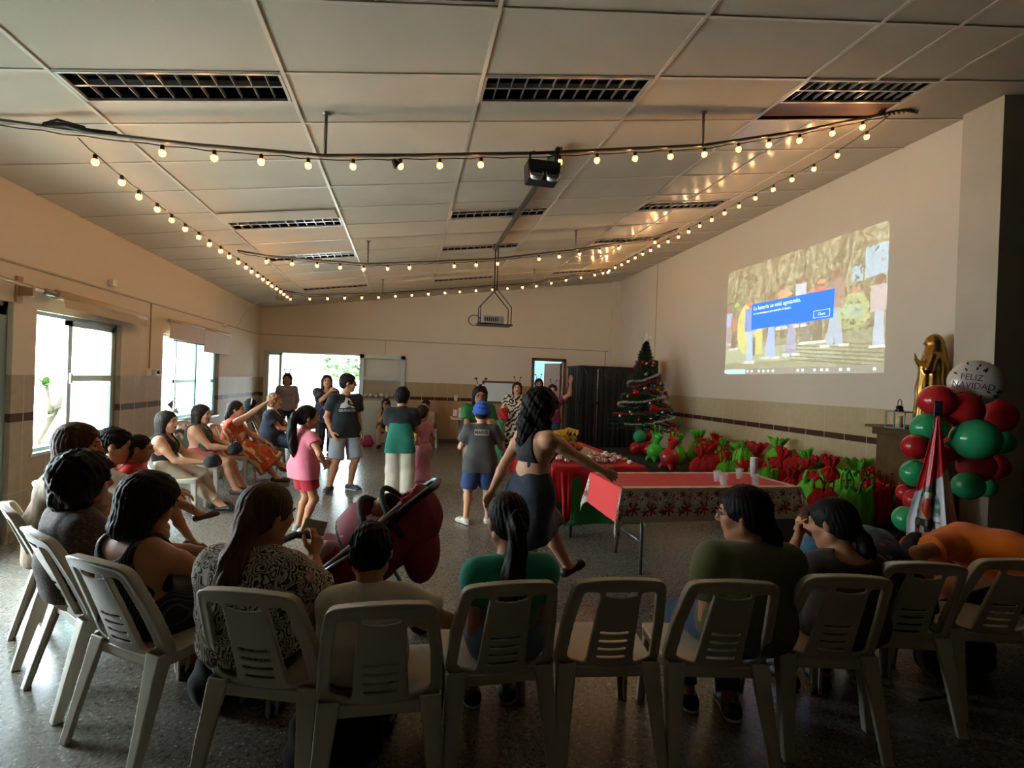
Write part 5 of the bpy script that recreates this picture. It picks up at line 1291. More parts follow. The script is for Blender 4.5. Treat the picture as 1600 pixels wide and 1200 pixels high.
# ---------------------------------------------------------------- Christmas tree
TX, TY, TZ = 4.30, 8.75, .30
t = empty('christmas_tree', (TX, TY, TZ), 0, 'Christmas tree with red and silver tinsel and a pale star on the black stage', 'Christmas tree')
m = MB(); m.tube([(0, 0, 0), (0, 0, 1.85)], [.025, .010], 8); m.build('trunk', mat('tree_trunk', '3A2C20', .8), t)
m = MB(); m.lathe([(.14, 0), (.15, .16), (.13, .16)], 16); m.build('pot', RED, t)
ND = mat('fir_needles', '1C3A26', .6, noise=.35, nscale=8); m = MB()
def needle_branch(mb, a, b_, n, L):
    a = Vector(a); b_ = Vector(b_); d = (b_-a).normalized(); mb.tube([a, b_], .004, 4, cap=False)
    for i in range(n):
        u = random.random(); p = a+(b_-a)*u; q = Vector((random.gauss(0, 1), random.gauss(0, 1), random.gauss(0, 1))); q -= d*q.dot(d); q.normalize(); e = p+(q+d*.7).normalized()*L*random.uniform(.7, 1.2)
        sd = d.cross(q)*.004; mb.add([p-sd, p+sd, e], [(0, 1, 2)])
for k in range(170):
    z = .42+1.45*(k/150)**.9; R = .60*(1-(z-.42)/1.52)+.045; a = k*2.399; rr_ = R*random.uniform(.8, 1.08)
    tip = Vector((rr_*math.cos(a), rr_*math.sin(a), z-.10*R)); base_ = Vector((0, 0, z+.03))
    needle_branch(m, base_, tip, int(50+80*R*2), .055)
    for q in range(3):
        mid = base_+(tip-base_)*(.45+.2*q); dv = Vector((-(tip-base_).y, (tip-base_).x, 0)).normalized()*(1 if q % 2 else -1)
        needle_branch(m, mid, mid+(tip-base_)*.25+dv*R*.3, 30, .05)
o = m.build('branches', ND, t); o['kind'] = 'stuff'
def tinsel(name, m_, pts, n=1700, L=.042):
    mb = MB(); mb.tube(pts, .004, 4)
    for i in range(n):
        u = random.random()*(len(pts)-1); j = int(u); p = Vector(pts[j]).lerp(Vector(pts[min(j+1, len(pts)-1)]), u-j); q = Vector((random.gauss(0, 1), random.gauss(0, 1), random.gauss(0, 1))).normalized(); sd = q.orthogonal().normalized()*.006
        mb.add([p-sd, p+sd, p+q*L], [(0, 1, 2)])
    mb.build(name, m_, t)
RT = mat('red_tinsel', 'B01C2C', .35, metal=.2); ST = mat('silver_tinsel', 'D8D4D4', .35, metal=.2); GT = mat('green_tinsel', '1E8A6A', .3, metal=.4)
def swag(x0_, z0__, x1_, z1__, sag, R_=None):
    out_ = []
    for i in range(13):
        u = i/12; x = x0_+(x1_-x0_)*u; z = z0__+(z1__-z0__)*u-sag*math.sin(math.pi*u); R = .60*(1-(z-.42)/1.52)+.07
        out_.append((x, -math.sqrt(max(R*R-x*x, .0004)), z))
    return out_
def spiral(za, zb, turns, a0, n=60): return [((.60*(1-((za+(zb-za)*u)-.42)/1.52)+.03)*math.cos(a0+turns*6.283*u), (.60*(1-((za+(zb-za)*u)-.42)/1.52)+.03)*math.sin(a0+turns*6.283*u), za+(zb-za)*u-.02*math.sin(u*turns*19)) for u in [i/n for i in range(n+1)]]
tinsel('silver_tinsel', ST, spiral(.52, 1.45, 2.4, -2.6), 3600, .038)
tinsel('red_tinsel', RT, spiral(.45, 1.25, 2.2, -.8), 3600, .036)
tinsel('red_tinsel', RT, spiral(1.2, 1.92, 2.0, -2.9), 2600, .032)
tinsel('green_tinsel', GT, spiral(.7, 1.1, 1.1, -2.4), 1400, .04)
BC = [('red', 'B01820'), ('silver', 'C9C9CC'), ('teal', '2C8C84'), ('gold', 'B08A3A')]
for i in range(38):
    z = .5+1.2*random.random(); R = .60*(1-(z-.42)/1.52)+.05; a = -HP+random.uniform(-1.3, 1.3); c = BC[i % 4]; r = random.uniform(.022, .035)
    m = MB(); m.ball((R*math.cos(a), R*math.sin(a), z), r, 12, 8); m.build('bauble', mat('bauble_'+c[0], c[1], .15, metal=.7), t)
m = MB(); m.ball((-.30, -.28, 1.08), .065, 16, 10); m.build('large_red_bauble', mat('bauble_red', ''), t)
m = MB()
for q in range(5):
    a = q*2*math.pi/5+.4; m.ball((-.02+.05*math.cos(a), -.43+.0, .80+.05*math.sin(a)), (.04, .02, .04), 10, 6)
m.build('red_bow', RED, t)
m = MB(); pts = []
for i in range(10):
    a = HP+i*math.pi/5; r = .12 if i % 2 == 0 else .052; pts.append((r*math.cos(a), r*math.sin(a)))
vs = [(x, .012*s_, z+2.09) for s_ in (-1, 1) for x, z in pts]+[(0, -.03, 2.09), (0, .03, 2.09)]
m.add(vs, [(i, (i+1) % 10, 20) for i in range(10)]+[(10+(i+1) % 10, 10+i, 21) for i in range(10)]+[(i, 10+i, 10+(i+1) % 10, (i+1) % 10) for i in range(10)]); m.build('star', ST, t)

# ---------------------------------------------------------------- balloons
BRED = mat('red_balloon', 'B8202A', .18, spec=.5, sss=.15); BGRN = mat('green_balloon', '28A068', .2, spec=.5, sss=.15); BLIM = mat('lime_balloon', '44C040', .15, spec=.5); BDR = mat('coral_balloon', 'CC3038', .15, spec=.5)
def balloon(c, r, m_, label, tilt=(0, 0, 0), grp=None, st=1.14):
    mb = MB(); n = 12; prof = [(1e-5, -r*1.2*st)]
    for i in range(1, n): 
        a = math.pi*i/n; prof.append((r*math.sin(a), -r*math.cos(a)*(st if a < HP else 1.0)))
    prof.append((1e-5, r)); R_ = Matrix.Rotation(tilt[0], 4, 'X') @ Matrix.Rotation(tilt[1], 4, 'Y'); mb.lathe(prof, 22, M=R_)
    o = mb.build('balloon', m_); o.location = c; k_ = MB(); k_.lathe([(.004, -r*1.16*st), (.012, -r*1.27*st), (.001, -r*1.2*st)], 10, M=R_); k_.build('knot', m_, o)
    return tag(o, label, 'balloon', grp)
YB0 = 2.95
bl = [(1465, 626, 26, BRED, 3.0, 'red balloon at the upper left of the balloon column, right of the gold statue'), (1503, 641, 29, BRED, 2.95, 'red balloon behind the flag tip, under the white printed balloon'), (1557, 650, 27, BRED, 3.05, 'dark red balloon at the upper right edge of the balloon column'),
      (1451, 669, 25, BGRN, 3.0, 'topmost green balloon left of the flag'), (1525, 686, 33, BGRN, 2.85, 'largest green balloon right of the flag'), (1562, 690, 20, BGRN, 3.15, 'shaded green balloon behind the largest green one'),
      (1431, 698, 20, BRED, 3.0, 'red balloon left of the flag between the two upper green ones'), (1458, 712, 17, BRED, 3.1, 'small red balloon half behind the flag middle'), (1525, 728, 26, BRED, 3.05, 'red balloon right of the flag under the largest green one'), (1553, 729, 21, BRED, 3.2, 'dark red balloon at the right edge halfway down the column'),
      (1431, 740, 22, BGRN, 3.0, 'second green balloon from the top left of the flag'), (1513, 759, 22, BGRN, 3.0, 'green balloon right of the flag near the white stripe'), (1541, 762, 15, BGRN, 3.2, 'small dim green balloon low on the right of the column'),
      (1415, 770, 14, BRED, 3.05, 'small red balloon at the left edge above the lowest green one'), (1432, 782, 19, BRED, 2.95, 'red balloon touching the flag above the lowest green one'), (1417, 811, 21, BGRN, 2.95, 'lowest green balloon left of the flag'), (1427, 854, 18, BRED, 2.9, 'lowest dark red balloon beside the flag foot'), (1480, 700, 22, BRED, 3.15, 'red balloon hidden mostly behind the flag')]
for px, py, r, m_, Y, lb in bl:
    c = at(px, py, Y); dpt = (c-Vector((0, 0, CAM_H))).dot(_F); balloon(c, r*dpt/CAM_F*.97, m_, lb, (random.uniform(.9, 1.6), random.uniform(-1.2, 1.2)), 'red and green balloons of the column', 1.05)
c = at(1524, 598, 2.95); R_ = 35*(c-Vector((0, 0, CAM_H))).dot(_F)/CAM_F
t = empty('printed_balloon', c, 0, 'round white balloon printed FELIZ NAVIDAD on top of the balloon column', 'balloon')
m = MB(); m.ball((0, 0, 0), (R_, R_*.62, R_), 32, 20, Matrix.Rotation(-.75, 4, 'Z')); bo = m.build('balloon_skin', mat('white_foil', 'C9C3BE', .28, metal=.15), t)
fwd = Vector((-c.x, -c.y, 0)).normalized(); rgt = Vector((-fwd.y, fwd.x, 0)); INK = mat('balloon_ink', '2A2224', .5)
def on_ball(o_, d_):
    bv = BVHTree.FromPolygons([v.co.copy() for v in bo.data.vertices], [tuple(p.vertices) for p in bo.data.polygons]); bm = bmesh.new(); bm.from_mesh(o_.data); bmesh.ops.triangulate(bm, faces=bm.faces)
    es = [e for e in bm.edges if e.calc_length() > .02]; 
    if es: bmesh.ops.subdivide_edges(bm, edges=es, cuts=2)
    for v in bm.verts:
        h = bv.ray_cast(v.co+fwd*.5, -fwd)
        if h[0] is not None: v.co = h[0]+fwd*.002
    bm.to_mesh(o_.data); bm.free()
def BM(u, v_, rot=0): 
    return Matrix.Translation(fwd*.3+rgt*u+Vector((0, 0, v_))) @ Matrix(((rgt.x, 0, fwd.x, 0), (rgt.y, 0, fwd.y, 0), (rgt.z, 1, fwd.z, 0), (0, 0, 0, 1))) @ Matrix.Rotation(rot, 4, 'Z')
for tx, u, v_ in (('FELIZ', -.02, .035), ('NAVIDAD', -.012, -.025)):
    o = text_mesh('lettering', tx, .062, mat('dark_red_ink', '5A2A2E', .5), t, BM(u, v_, -.12), extrude=.0, sx=.85); on_ball(o, fwd)
m = MB(); ln = random.Random(4)
for i in range(30):
    a = ln.uniform(0, 6.28); rr_ = R_*ln.uniform(.58, .93); u, v_ = rr_*math.cos(a), rr_*math.sin(a)
    if abs(v_) < .06 and abs(u) < R_*.8: continue
    th_ = a+ln.uniform(-.5, .5); d1 = Vector((math.cos(th_), math.sin(th_))); d2 = Vector((-d1.y, d1.x)); q = []
    for (p1, p2) in ((-.014, 0), (-.005, .006), (.005, .005), (.015, 0), (.005, -.005), (-.005, -.006)): q.append(BM(u+d1.x*p1+d2.x*p2, v_+d1.y*p1+d2.y*p2) @ Vector((0, 0, 0)))
    m.quad(*q)
o = m.build('leaf_print', INK, t); on_ball(o, fwd)
# balloon group at the foot of the tree
for c, r, m_, lb in (((4.0, 8.25, .62), .115, BGRN, 'round green balloon stacked on the red ones below the tree'), ((3.90, 8.2, .42), .10, BRED, 'left red balloon under the green one by the tree'), ((4.12, 8.15, .41), .10, BRED, 'right red balloon under the green one by the tree'), ((4.17, 8.35, .62), .10, BRED, 'red balloon half behind the green one by the tree')):
    balloon(c, r, m_, lb, (.2, .3), 'balloons at the foot of the tree', 1.05)
def deer(loc, s_, rz, m_, label):
    t = empty('balloon_reindeer', loc, rz, label, 'balloon figure')
    S = Sdf(); S.ell((0, 0, .20), (.15, .17, .17), k=.03); S.cone((0, -.02, .36), (0, -.05, .44), .06, .07, k=.03); S.ell((0, -.07, .50), (.085, .10, .085), k=.02)
    for sx in (-1, 1):
        S.cone((sx*.08, -.08, .06), (sx*.09, -.10, .02), .045, .035, k=.02); S.cone((sx*.08, .10, .06), (sx*.09, .12, .02), .045, .035, k=.02); S.ell((sx*.10, -.05, .54), (.045, .02, .025), k=.01)
    V, F = S.mesh(.012); np_mesh('body', V*s_, F, m_, t)
    for sx in (-1, 1):
        m = MB(); m.tube([(sx*.04*s_, -.05*s_, .57*s_), (sx*.07*s_, -.05*s_, .66*s_), (sx*.06*s_, -.05*s_, .73*s_)], .014*s_, 8); m.tube([(sx*.07*s_, -.05*s_, .65*s_), (sx*.12*s_, -.05*s_, .70*s_)], .012*s_, 8); m.build('antler', m_, t)
        m = MB(); m.ball((sx*.04*s_, -.155*s_, .52*s_), .012*s_, 8, 6); m.build('eye', BLK, t)
    m = MB(); m.ball((0, -.17*s_, .49*s_), .02*s_, 10, 6); m.build('nose', BLK, t)
deer((3.93, 7.55, .30), .80, .3, BLIM, 'green balloon reindeer standing on the stage left of the red one')
deer((3.80, 6.85, .30), .82, .5, BDR, 'red balloon reindeer standing on the stage edge')

# ---------------------------------------------------------------- gift bags
BAGM = {'green': mat('green_nonwoven', '5CB82E', .75, noise=.1, nscale=14, bump=.3, bscale=150), 'red': mat('red_nonwoven', 'B3141A', .75, noise=.1, nscale=14, bump=.3, bscale=150)}
RIB = mat('ribbon_red_green', '9A2A20', .5)
def bag_mesh(seed, kind):
    rs = random.Random(seed); n = 40; rings = []
    if kind == 'tied': prof = [(0, .12, .09, 0), (.02, .135, .10, .0), (.08, .15, .12, .006), (.15, .14, .11, .01), (.20, .10, .08, .014), (.235, .045, .038, .010), (.255, .032, .028, .006), (.28, .05, .04, .014), (.33, .085, .06, .026), (.37, .10, .07, .035)]
    elif kind == 'open': prof = [(0, .15, .09, 0), (.02, .155, .095, 0), (.12, .16, .10, .006), (.22, .15, .09, .010), (.29, .145, .075, .012), (.31, .145, .07, .012)]
    else: prof = [(0, .13, .10, 0), (.03, .14, .11, 0), (.10, .15, .12, .010), (.17, .14, .10, .016), (.21, .11, .07, .02), (.24, .09, .03, .02)]
    ph = [rs.uniform(0, 6.28) for _ in range(6)]
    vs = []
    for (z, a, b_, am) in prof:
        for k in range(n):
            t_ = 2*math.pi*k/n; ex = 2.6 if z < .15 else 2.0; c, s_ = math.cos(t_), math.sin(t_); r = 1/((abs(c)**ex+abs(s_)**ex)**(1/ex))
            w_ = 1+(am/.08)*(.5*math.sin(7*t_+ph[0]+z*9)+.5*math.sin(11*t_+ph[1]-z*14)); sw = .10*math.sin(z*7+ph[2])*z
            vs.append((a*r*c*w_+sw*.6, b_*r*s_*w_+sw*math.sin(ph[3]), z+(.02*math.sin(9*t_+ph[4]) if z > .22 else 0)+.006*math.sin(5*t_+ph[5])*(z > .02)))
    fs = [(i*n+k, i*n+(k+1) % n, (i+1)*n+(k+1) % n, (i+1)*n+k) for i in range(len(prof)-1) for k in range(n)]+[tuple(range(n-1, -1, -1))]
    return vs, fs
bag_proto = {}
def bag(x, y, z, col_, kind, label, grp=None, s_=1., rz=None, seed=0, tilt=0):
    key = (col_, kind, seed % 3)
    if key not in bag_proto:
        t = empty('gift_bag', (0, 0, 0)); t['category'] = 'gift bag'
        vs, fs = bag_mesh(seed+hash_(col_+kind), kind); m = MB(); m.add(vs, fs, True); m.build('bag', BAGM[col_], t, solid=.003)
        if kind == 'tied':
            m = MB(); m.tube([(.036*math.cos(a), .032*math.sin(a), .246+.004*math.sin(3*a)) for a in [i*math.pi/8 for i in range(16)]], .007, 6, closed=True)
            for sg in (-1, 1): m.tube([(0, -.035, .246), (sg*.04, -.06, .28), (sg*.07, -.05, .25), (sg*.02, -.04, .24), (sg*.05, -.07, .20)], .006, 6)
            m.build('ribbon', RIB, t)
        else:
            for sy in (-1, 1):
                m = MB(); q = .07 if kind == 'open' else .04; h = .31 if kind == 'open' else .22
                P = [(-.07, sy*q, h-.02), (-.075, sy*(q+.01), h+.05), (-.05, sy*(q+.02), h+.11), (.05, sy*(q+.03), h+.12), (.075, sy*(q+.01), h+.05), (.07, sy*q, h-.02)]
                m.grid([[(a, b_, c_) for a, b_, c_ in [(p[0]-.014, p[1], p[2]), (p[0]+.014, p[1], p[2]+.006)]] for p in P]); m.build('handle', BAGM[col_], t, solid=.003)
        bag_proto[key] = t; c = t
    else: c = copy_tree(bag_proto[key])
    c.location = (x, y, z); c.rotation_euler = (tilt, tilt*.6, random.uniform(-.9, .9) if rz is None else rz); c.scale = (s_, s_, s_*.98); c['label'] = label
    if grp: c['group'] = grp
    elif 'group' in c: del c['group']
    return c
def hash_(s_): return sum(ord(ch)*(i+1) for i, ch in enumerate(s_)) % 97
B = [(4.15, 7.35, 'green', 'tied', 1.15, 'large green tied gift bag behind the red balloon reindeer'), (4.75, 7.6, 'green', 'tied', 1.2, 'green tied bag against the wall nearest the Christmas tree'),
     (4.02, 6.35, 'red', 'tied', .95, 'red tied gift bag right of the red balloon reindeer'), (4.02, 5.78, 'green', 'slump', 1.05, 'green slumped gift bag at the stage edge behind the flowered table'),
     (4.05, 5.18, 'green', 'open', .85, 'green gift bag with a ribbon bow standing second along the stage edge'), (4.4, 6.7, 'red', 'tied', .95, 'red tied bag behind the green slumped one'), (4.85, 6.95, 'green', 'slump', 1.1, 'green bag against the wall behind the first red bags'),
     (4.5, 6.1, 'red', 'slump', 1.15, 'crumpled red bag in the middle of the far pile'), (4.85, 6.3, 'red', 'tied', 1.1, 'red tied bag leaning on the wall left of centre'), (4.45, 5.5, 'red', 'slump', 1., 'red bag behind the green bow bag'), (4.85, 5.75, 'green', 'slump', 1., 'green bag against the wall at the pile centre'),
     (4.6, 5.05, 'green', 'tied', .95, 'green tied bag behind the white cup stack'), (4.84, 5.2, 'red', 'tied', 1.05, 'red tied bag by the wall right of centre'), (4.25, 4.62, 'green', 'slump', 1., 'green bag with ribbon beside the cup stack'), (4.65, 4.72, 'red', 'slump', 1.1, 'red bag with a big bow in the nearer pile'),
     (4.92, 4.75, 'green', 'tied', 1.15, 'tall green tied bag by the wall behind the big bow'), (4.1, 4.32, 'red', 'slump', .9, 'red bag at the stage edge just behind the flowered table corner'), (4.45, 4.25, 'green', 'tied', 1., 'green tied bag above the small red one near the table corner'),
     (4.85, 4.35, 'green', 'open', .9, 'green bag with handles up against the wall near the pedestal'), (3.98, 3.86, 'green', 'open', 1.0, 'nearest green gift bag standing at the stage corner'), (4.32, 3.95, 'red', 'open', 1.0, 'large red bag right of the nearest green bag'), (4.62, 3.78, 'red', 'open', 1.1, 'largest red bag beside the pedestal with a small label'), (4.7, 4.08, 'green', 'slump', .9, 'green bag between the two large red bags'),
     (4.88, 4.4, 'red', 'tied', 1.05, 'red ribboned bag leaning at the wall next to the pedestal'), (4.35, 5.05, 'red', 'tied', .8, 'small red tied bag between the green bags on the stage'), (4.6, 7.1, 'red', 'tied', 1.0, 'red tied bag between the two tree-side green bags')]
for i, (x, y, c_, k_, s_, lb) in enumerate(B): bag(x, y, .301, c_, k_, lb, None, s_*1.12, seed=i, tilt=random.uniform(-.05, .05))
for i in range(18):
    y = 4.15+3.5*((i*.618) % 1); x = random.uniform(4.45, 4.88); c_ = 'green' if i % 2 else 'red'
    bag(x, y, .44+random.uniform(-.06, .06), c_, 'tied' if i % 3 else 'slump', 'upper %s gift bag' % c_, 'gift bags on top of the heap', random.uniform(.8, 1.05), seed=i+3, tilt=random.uniform(-.5, .5))
ORD = ['first', 'second', 'third', 'fourth', 'fifth', 'sixth', 'seventh', 'eighth', 'ninth']
for c_ in ('green', 'red'):
    for i, o in enumerate(sorted([o for o in bpy.data.objects if o.get('label') == 'upper %s gift bag' % c_], key=lambda o: -o.location.y)): o['label'] = '%s %s bag on top of the gift heap, counted from the Christmas tree' % (ORD[i], c_)
m = MB(); m.box(-.03, .03, -.001, .001, -.012, .012); o = m.build('paper_label', mat('paper', '')); o.location = (4.56, 3.66, .60); o.rotation_euler = (0, 0, .1); tag(o, 'small white paper label on the largest red bag', 'label')

# ---------------------------------------------------------------- pedestal, statue, lantern, flag
nb = NB('brown_marble', .8); nb.b.inputs['Specular IOR Level'].default_value = .15; v = nb.tc(); nb.col(nb.mix(nb.noise(v, 6, 6, 2), '6B5436', '4A3822')); PM = nb.m
t = empty('pedestal', (4.86, 4.02, 0), 0, 'brown stone pedestal carrying the gold statue and the lantern', 'pedestal')
m = MB(); m.box(-.17, .22, -.26, .30, .30, 1.12); m.build('shaft', PM, t)
m = MB(); m.box(-.20, .24, -.30, .33, 1.10, 1.17); m.box(-.26, .25, -.36, .36, 1.17, 1.195); m.build('cap', PM, t, bevel=.004)
m = MB(); m.box(-.22, .25, -.3, .33, .301, .36); m.build('base', PM, t)
GOLD = mat('gold_paint', '9C7C40', .27, metal=1., bump=.1, bscale=30)
S = Sdf()   # robed praying woman, facing -X
S.cone((0, 0, .03), (0, 0, .30), .115, .095, k=.03); S.cone((0, 0, .28), (0, 0, .52), .095, .075, k=.03); S.cone((0, -.045, .56), (0, .045, .56), .052, .052, k=.03)
S.cone((.02, 0, .60), (.035, 0, .10), .075, .12, k=.02)
S.ell((-.005, 0, .675), (.045, .042, .055), k=.015); S.ell((.018, 0, .685), (.058, .056, .066), k=.02); S.cone((.03, 0, .66), (.05, 0, .45), .055, .085, k=.03)
for sg in (-1, 1):
    S.cone((0, sg*.078, .56), (-.03, sg*.085, .45), .030, .030, k=.02); S.cone((-.03, sg*.085, .45), (-.105, sg*.012, .53), .028, .014, k=.012); S.cone((-.105, sg*.011, .53), (-.115, sg*.006, .585), .011, .006, k=.006)
    S.cone((-.06, sg*.05, .46), (-.06, sg*.07, .16), .025, .03, k=.02)
S.cone((-.052, 0, .675), (-.058, 0, .665), .006, .007, k=.006)
S.disp = lambda P: .006*np.sin(np.arctan2(P[..., 1], P[..., 0])*13)*np.clip((.56-P[..., 2])*4, 0, 1); S.damp = .008
st = S.build('statue', GOLD, .0075); st.location = (4.94, 4.0, 1.245); st.scale = (1.12, 1.12, 1.14); st.rotation_euler = (0, 0, -.75)
tag(st, 'gold statue of a robed woman with praying hands on the pedestal', 'statue')
m = MB(); m.ball((0, 0, .03), (.12, .11, .055), 20, 10); m.lathe([(.13, -.045), (.13, .0), (.1, .02)], 20); m.build('rock_base', mat('dark_gold', '4A3C24', .4, metal=.6, bump=.8, bscale=25), st)
lt = at(1405, 655, 3.86); t = empty('lantern', (lt.x, lt.y, 1.196), .3, 'small black metal lantern with a candle on the pedestal', 'lantern')
m = MB(); a = .075
for sx in (-1, 1):
    for sy in (-1, 1): m.bar((sx*a, sy*a, 0), (sx*a, sy*a, .15), .008)
for z in (.005, .15):
    for q in (((-a, -a), (a, -a)), ((a, -a), (a, a)), ((a, a), (-a, a)), ((-a, a), (-a, -a))): m.bar((*q[0], z), (*q[1], z), .009)
m.box(-a, a, -a, a, .0, .006); m.build('frame', BLK, t)
m = MB(); m.lathe([(.04, .15), (.028, .175), (.028, .20), (.012, .21)], 12); m.build('cap', BLK, t)
m = MB(); m.tube([(.035*math.cos(a_), 0, .22+.045*math.sin(a_)) for a_ in [i*math.pi/9-.3 for i in range(12)]], .0035, 6); m.build('handle', BLK, t)
m = MB(); m.lathe([(.028, .006), (.028, .11), (.001, .112)], 16); m.build('candle', mat('candle_wax', 'CDBE8C', .5), t)
# flag
t = empty('flag_on_pole', (3.43, 2.72, 0), -.88, 'red and white national flag with an emblem hanging from a pole by the balloons', 'flag')
m = MB(); m.tube([(.03, .03, 0), (.0, .02, 1.36)], .012, 10); m.build('pole', mat('flag_pole_wood', '6A4A2C', .4), t)
m = MB(); m.box(-.022, .022, .0, .03, 1.36, 1.47); m.build('finial', BLK, t, bevel=.004)
nz, nu = 130, 110; Pz = []; Cc = np.zeros((nz, nu, 3))
for i in range(nz):
    v_ = i/(nz-1); z = 1.37-.98*v_; wd = .015+.21*min(1, v_/.72)**1.1; row = []
    for j in range(nu):
        u = j/(nu-1); x = -wd*.62+wd*(u)*1.15+.03*v_*0; fold_ = .055*v_**.7*math.sin(u*13+2*v_)*(.4+.6*v_)+.02*math.sin(u*29)*v_
        row.append((x+.012*math.sin(u*20)*v_, fold_-.02, z-.05*u*v_))
        k_ = v_+.34*(u-.25)*v_
        Cc[i, j] = (.72, .07, .12) if (v_ < .42+.20*(u-.55)*-1 or v_ > .82+.16*(-(u-.3))) else (.78, .78, .80)
        if .42+.20*(.55-u) <= v_ <= .82+.16*(.3-u):
            ex, ez = (u-.40)/.26, (v_-.60)/.155; q = math.hypot(ex, ez); an = math.atan2(ez, ex)
            if .72 < q < 1.0 and (ez < .35): Cc[i, j] = (.16, .42, .34) if math.sin(an*14) > -.3 else (.5, .62, .58)
            if q < .62: Cc[i, j] = (.80, .72, .5)
            if q < .52: Cc[i, j] = (.16, .26, .62) if (ex > .05 and ez < 0) else ((.70, .22, .10) if ez > -.35 and ex < .05 else (.75, .82, .85))
            if ez > .55 and q < 1.15: Cc[i, j] = (.14, .22, .20) if math.sin(ex*13)*math.sin(ez*11) > -.2 else (.7, .66, .62)
            if ez < -.62 and abs(ex) < .6 and q < 1.25: Cc[i, j] = (.12, .28, .20)
    Pz.append(row)
V = np.array(Pz).reshape(-1, 3); idx = np.arange(nz*nu).reshape(nz, nu); F = np.stack([idx[:-1, :-1], idx[1:, :-1], idx[1:, 1:], idx[:-1, 1:]], -1).reshape(-1, 4)
FM = pattern_mat('flag_satin', .35); fo = np_mesh('flag_cloth', V, F, FM, t); ca = fo.data.color_attributes.new('pattern', 'FLOAT_COLOR', 'POINT'); c4 = np.ones((nz*nu, 4), np.float32); c4[:, :3] = (Cc**2.2).reshape(-1, 3); ca.data.foreach_set('color', c4.ravel())
md = fo.modifiers.new('solid', 'SOLIDIFY'); md.thickness = .002
m = MB(); m.lathe([(.16, 0), (.16, .02), (.03, .05), (.02, .12)], 20, (.03, .03, 0)); m.build('foot', BLK, t)
# dark stage curtain at the right
t = empty('stage_curtain', (0, 0, 0), 0, 'black stage curtain filling the dark opening right of the hall', 'curtain')
curtain((5.35, 3.45, 0), (5.45, -2.4, 0), .02, 4.35, 30, .05, name='cloth', parent=t, m_=mat('stage_black', '0C0C0D', .95))
# ---------------------------------------------------------------- stroller
t = empty('baby_stroller', (-.19, 2.84, 0), math.radians(-10), 'dark red baby stroller with a black loop handle between the foreground chairs', 'stroller')
SF = mat('stroller_frame', '1B1C20', .35, metal=.3); SA = mat('stroller_alu', 'A8ACB0', .25, metal=.9); SR = mat('stroller_fabric', '7A1224', .7, noise=.1, nscale=12); SB = mat('stroller_black_fabric', '17171B', .8)
# local: front towards -X
for sy in (-1, 1):
    m = MB(); m.tube([(.22, sy*.20, .86), (-.28, sy*.20, .42), (-.42, sy*.20, .10)], .012, 8); m.tube([(-.02, sy*.20, .60), (.28, sy*.20, .10)], .012, 8); m.build('frame_tube', SA, t)
    for wx in (-.42, .28):
        m = MB(); M = Matrix.Translation((wx, sy*.22, .075)) @ Matrix.Rotation(HP, 4, 'X'); m.lathe([(.03, -.015), (.072, -.018), (.075, 0), (.072, .018), (.03, .015)], 20, M=M); m.build('wheel', SF, t)
m = MB(); pts = [(.14, -.19, .72), (.24, -.18, .84), (.33, -.16, .91), (.37, -.06, .93), (.37, .06, .93), (.33, .16, .91), (.24, .18, .84), (.14, .19, .72)]
m.tube(pts, .019, 12); m.build('handle', SF, t)
m = MB(); m.tube([(-.20, -.21, .52), (-.34, -.20, .56), (-.43, -.13, .585), (-.46, 0, .59), (-.43, .13, .585), (-.34, .20, .56), (-.20, .21, .52)], .020, 10); m.build('bumper_bar', SF, t)
S = Sdf(); S.cone((-.06, 0, .52), (.22, 0, .74), .20, .185, k=.05); S.cone((-.20, 0, .44), (-.06, 0, .52), .15, .19, k=.05)
S.subcone((-.28, 0, .62), (.13, 0, .84), .19, .150); S.subcone((-.05, 0, .60), (.15, 0, .76), .165, .14)
S.disp = lambda P: .004*np.sin(P[..., 0]*50+P[..., 2]*30)*np.sin(P[..., 1]*40); S.damp = .006
if not DRY: S.build('seat_fabric', SR, .009, t)
for c_, r_, w_ in (((-.02, 0, .56), .205, .012), ((.10, 0, .66), .215, .018), ((.20, 0, .73), .20, .016)):
    m = MB(); n_ = Vector((.79, 0, .61)); u_ = Vector((-.61, 0, .79))
    m.tube([Vector(c_)+Vector((0, 1, 0))*r_*math.cos(a)+u_*r_*math.sin(a) for a in [-.25+3.64*i/14 for i in range(15)]], w_, 8); m.build('canopy_rib', SB, t)
m = MB(); P_ = []
for i in range(9):
    b_ = i/8; P_.append([Vector((-.02+.12*b_, 0, .56+.10*b_))+Vector((0, 1, 0))*.21*math.cos(a)+Vector((-.61, 0, .79))*(.212+.012*math.sin(b_*3.1))*math.sin(a) for a in [.25+2.64*k/12 for k in range(13)]])
m.grid(P_); m.build('canopy', SR, t, solid=.006)
m = MB(); m.ball((.30, 0, .56), (.10, .15, .17), 18, 12); m.build('rear_pouch', SR, t)
for sy in (-1, 1): m = MB(); m.tube([(.13, sy*.2, .70), (-.10, sy*.215, .55), (-.34, sy*.2, .38)], .012, 8); m.build('side_rail', SA, t)
m = MB(); m.box(-.47, -.34, -.17, .17, .30, .32); m.tube([(-.36, -.19, .36), (-.50, -.18, .28), (-.50, .18, .28), (-.36, .19, .36)], .010, 8); m.build('footrest', SA, t)
m = MB(); m.ball((-.38, 0, .40), (.10, .16, .06), 14, 8); m.build('leg_cushion', SR, t)
m = MB(); m.box(-.2, .22, -.17, .17, .16, .19); m.build('basket', SB, t)
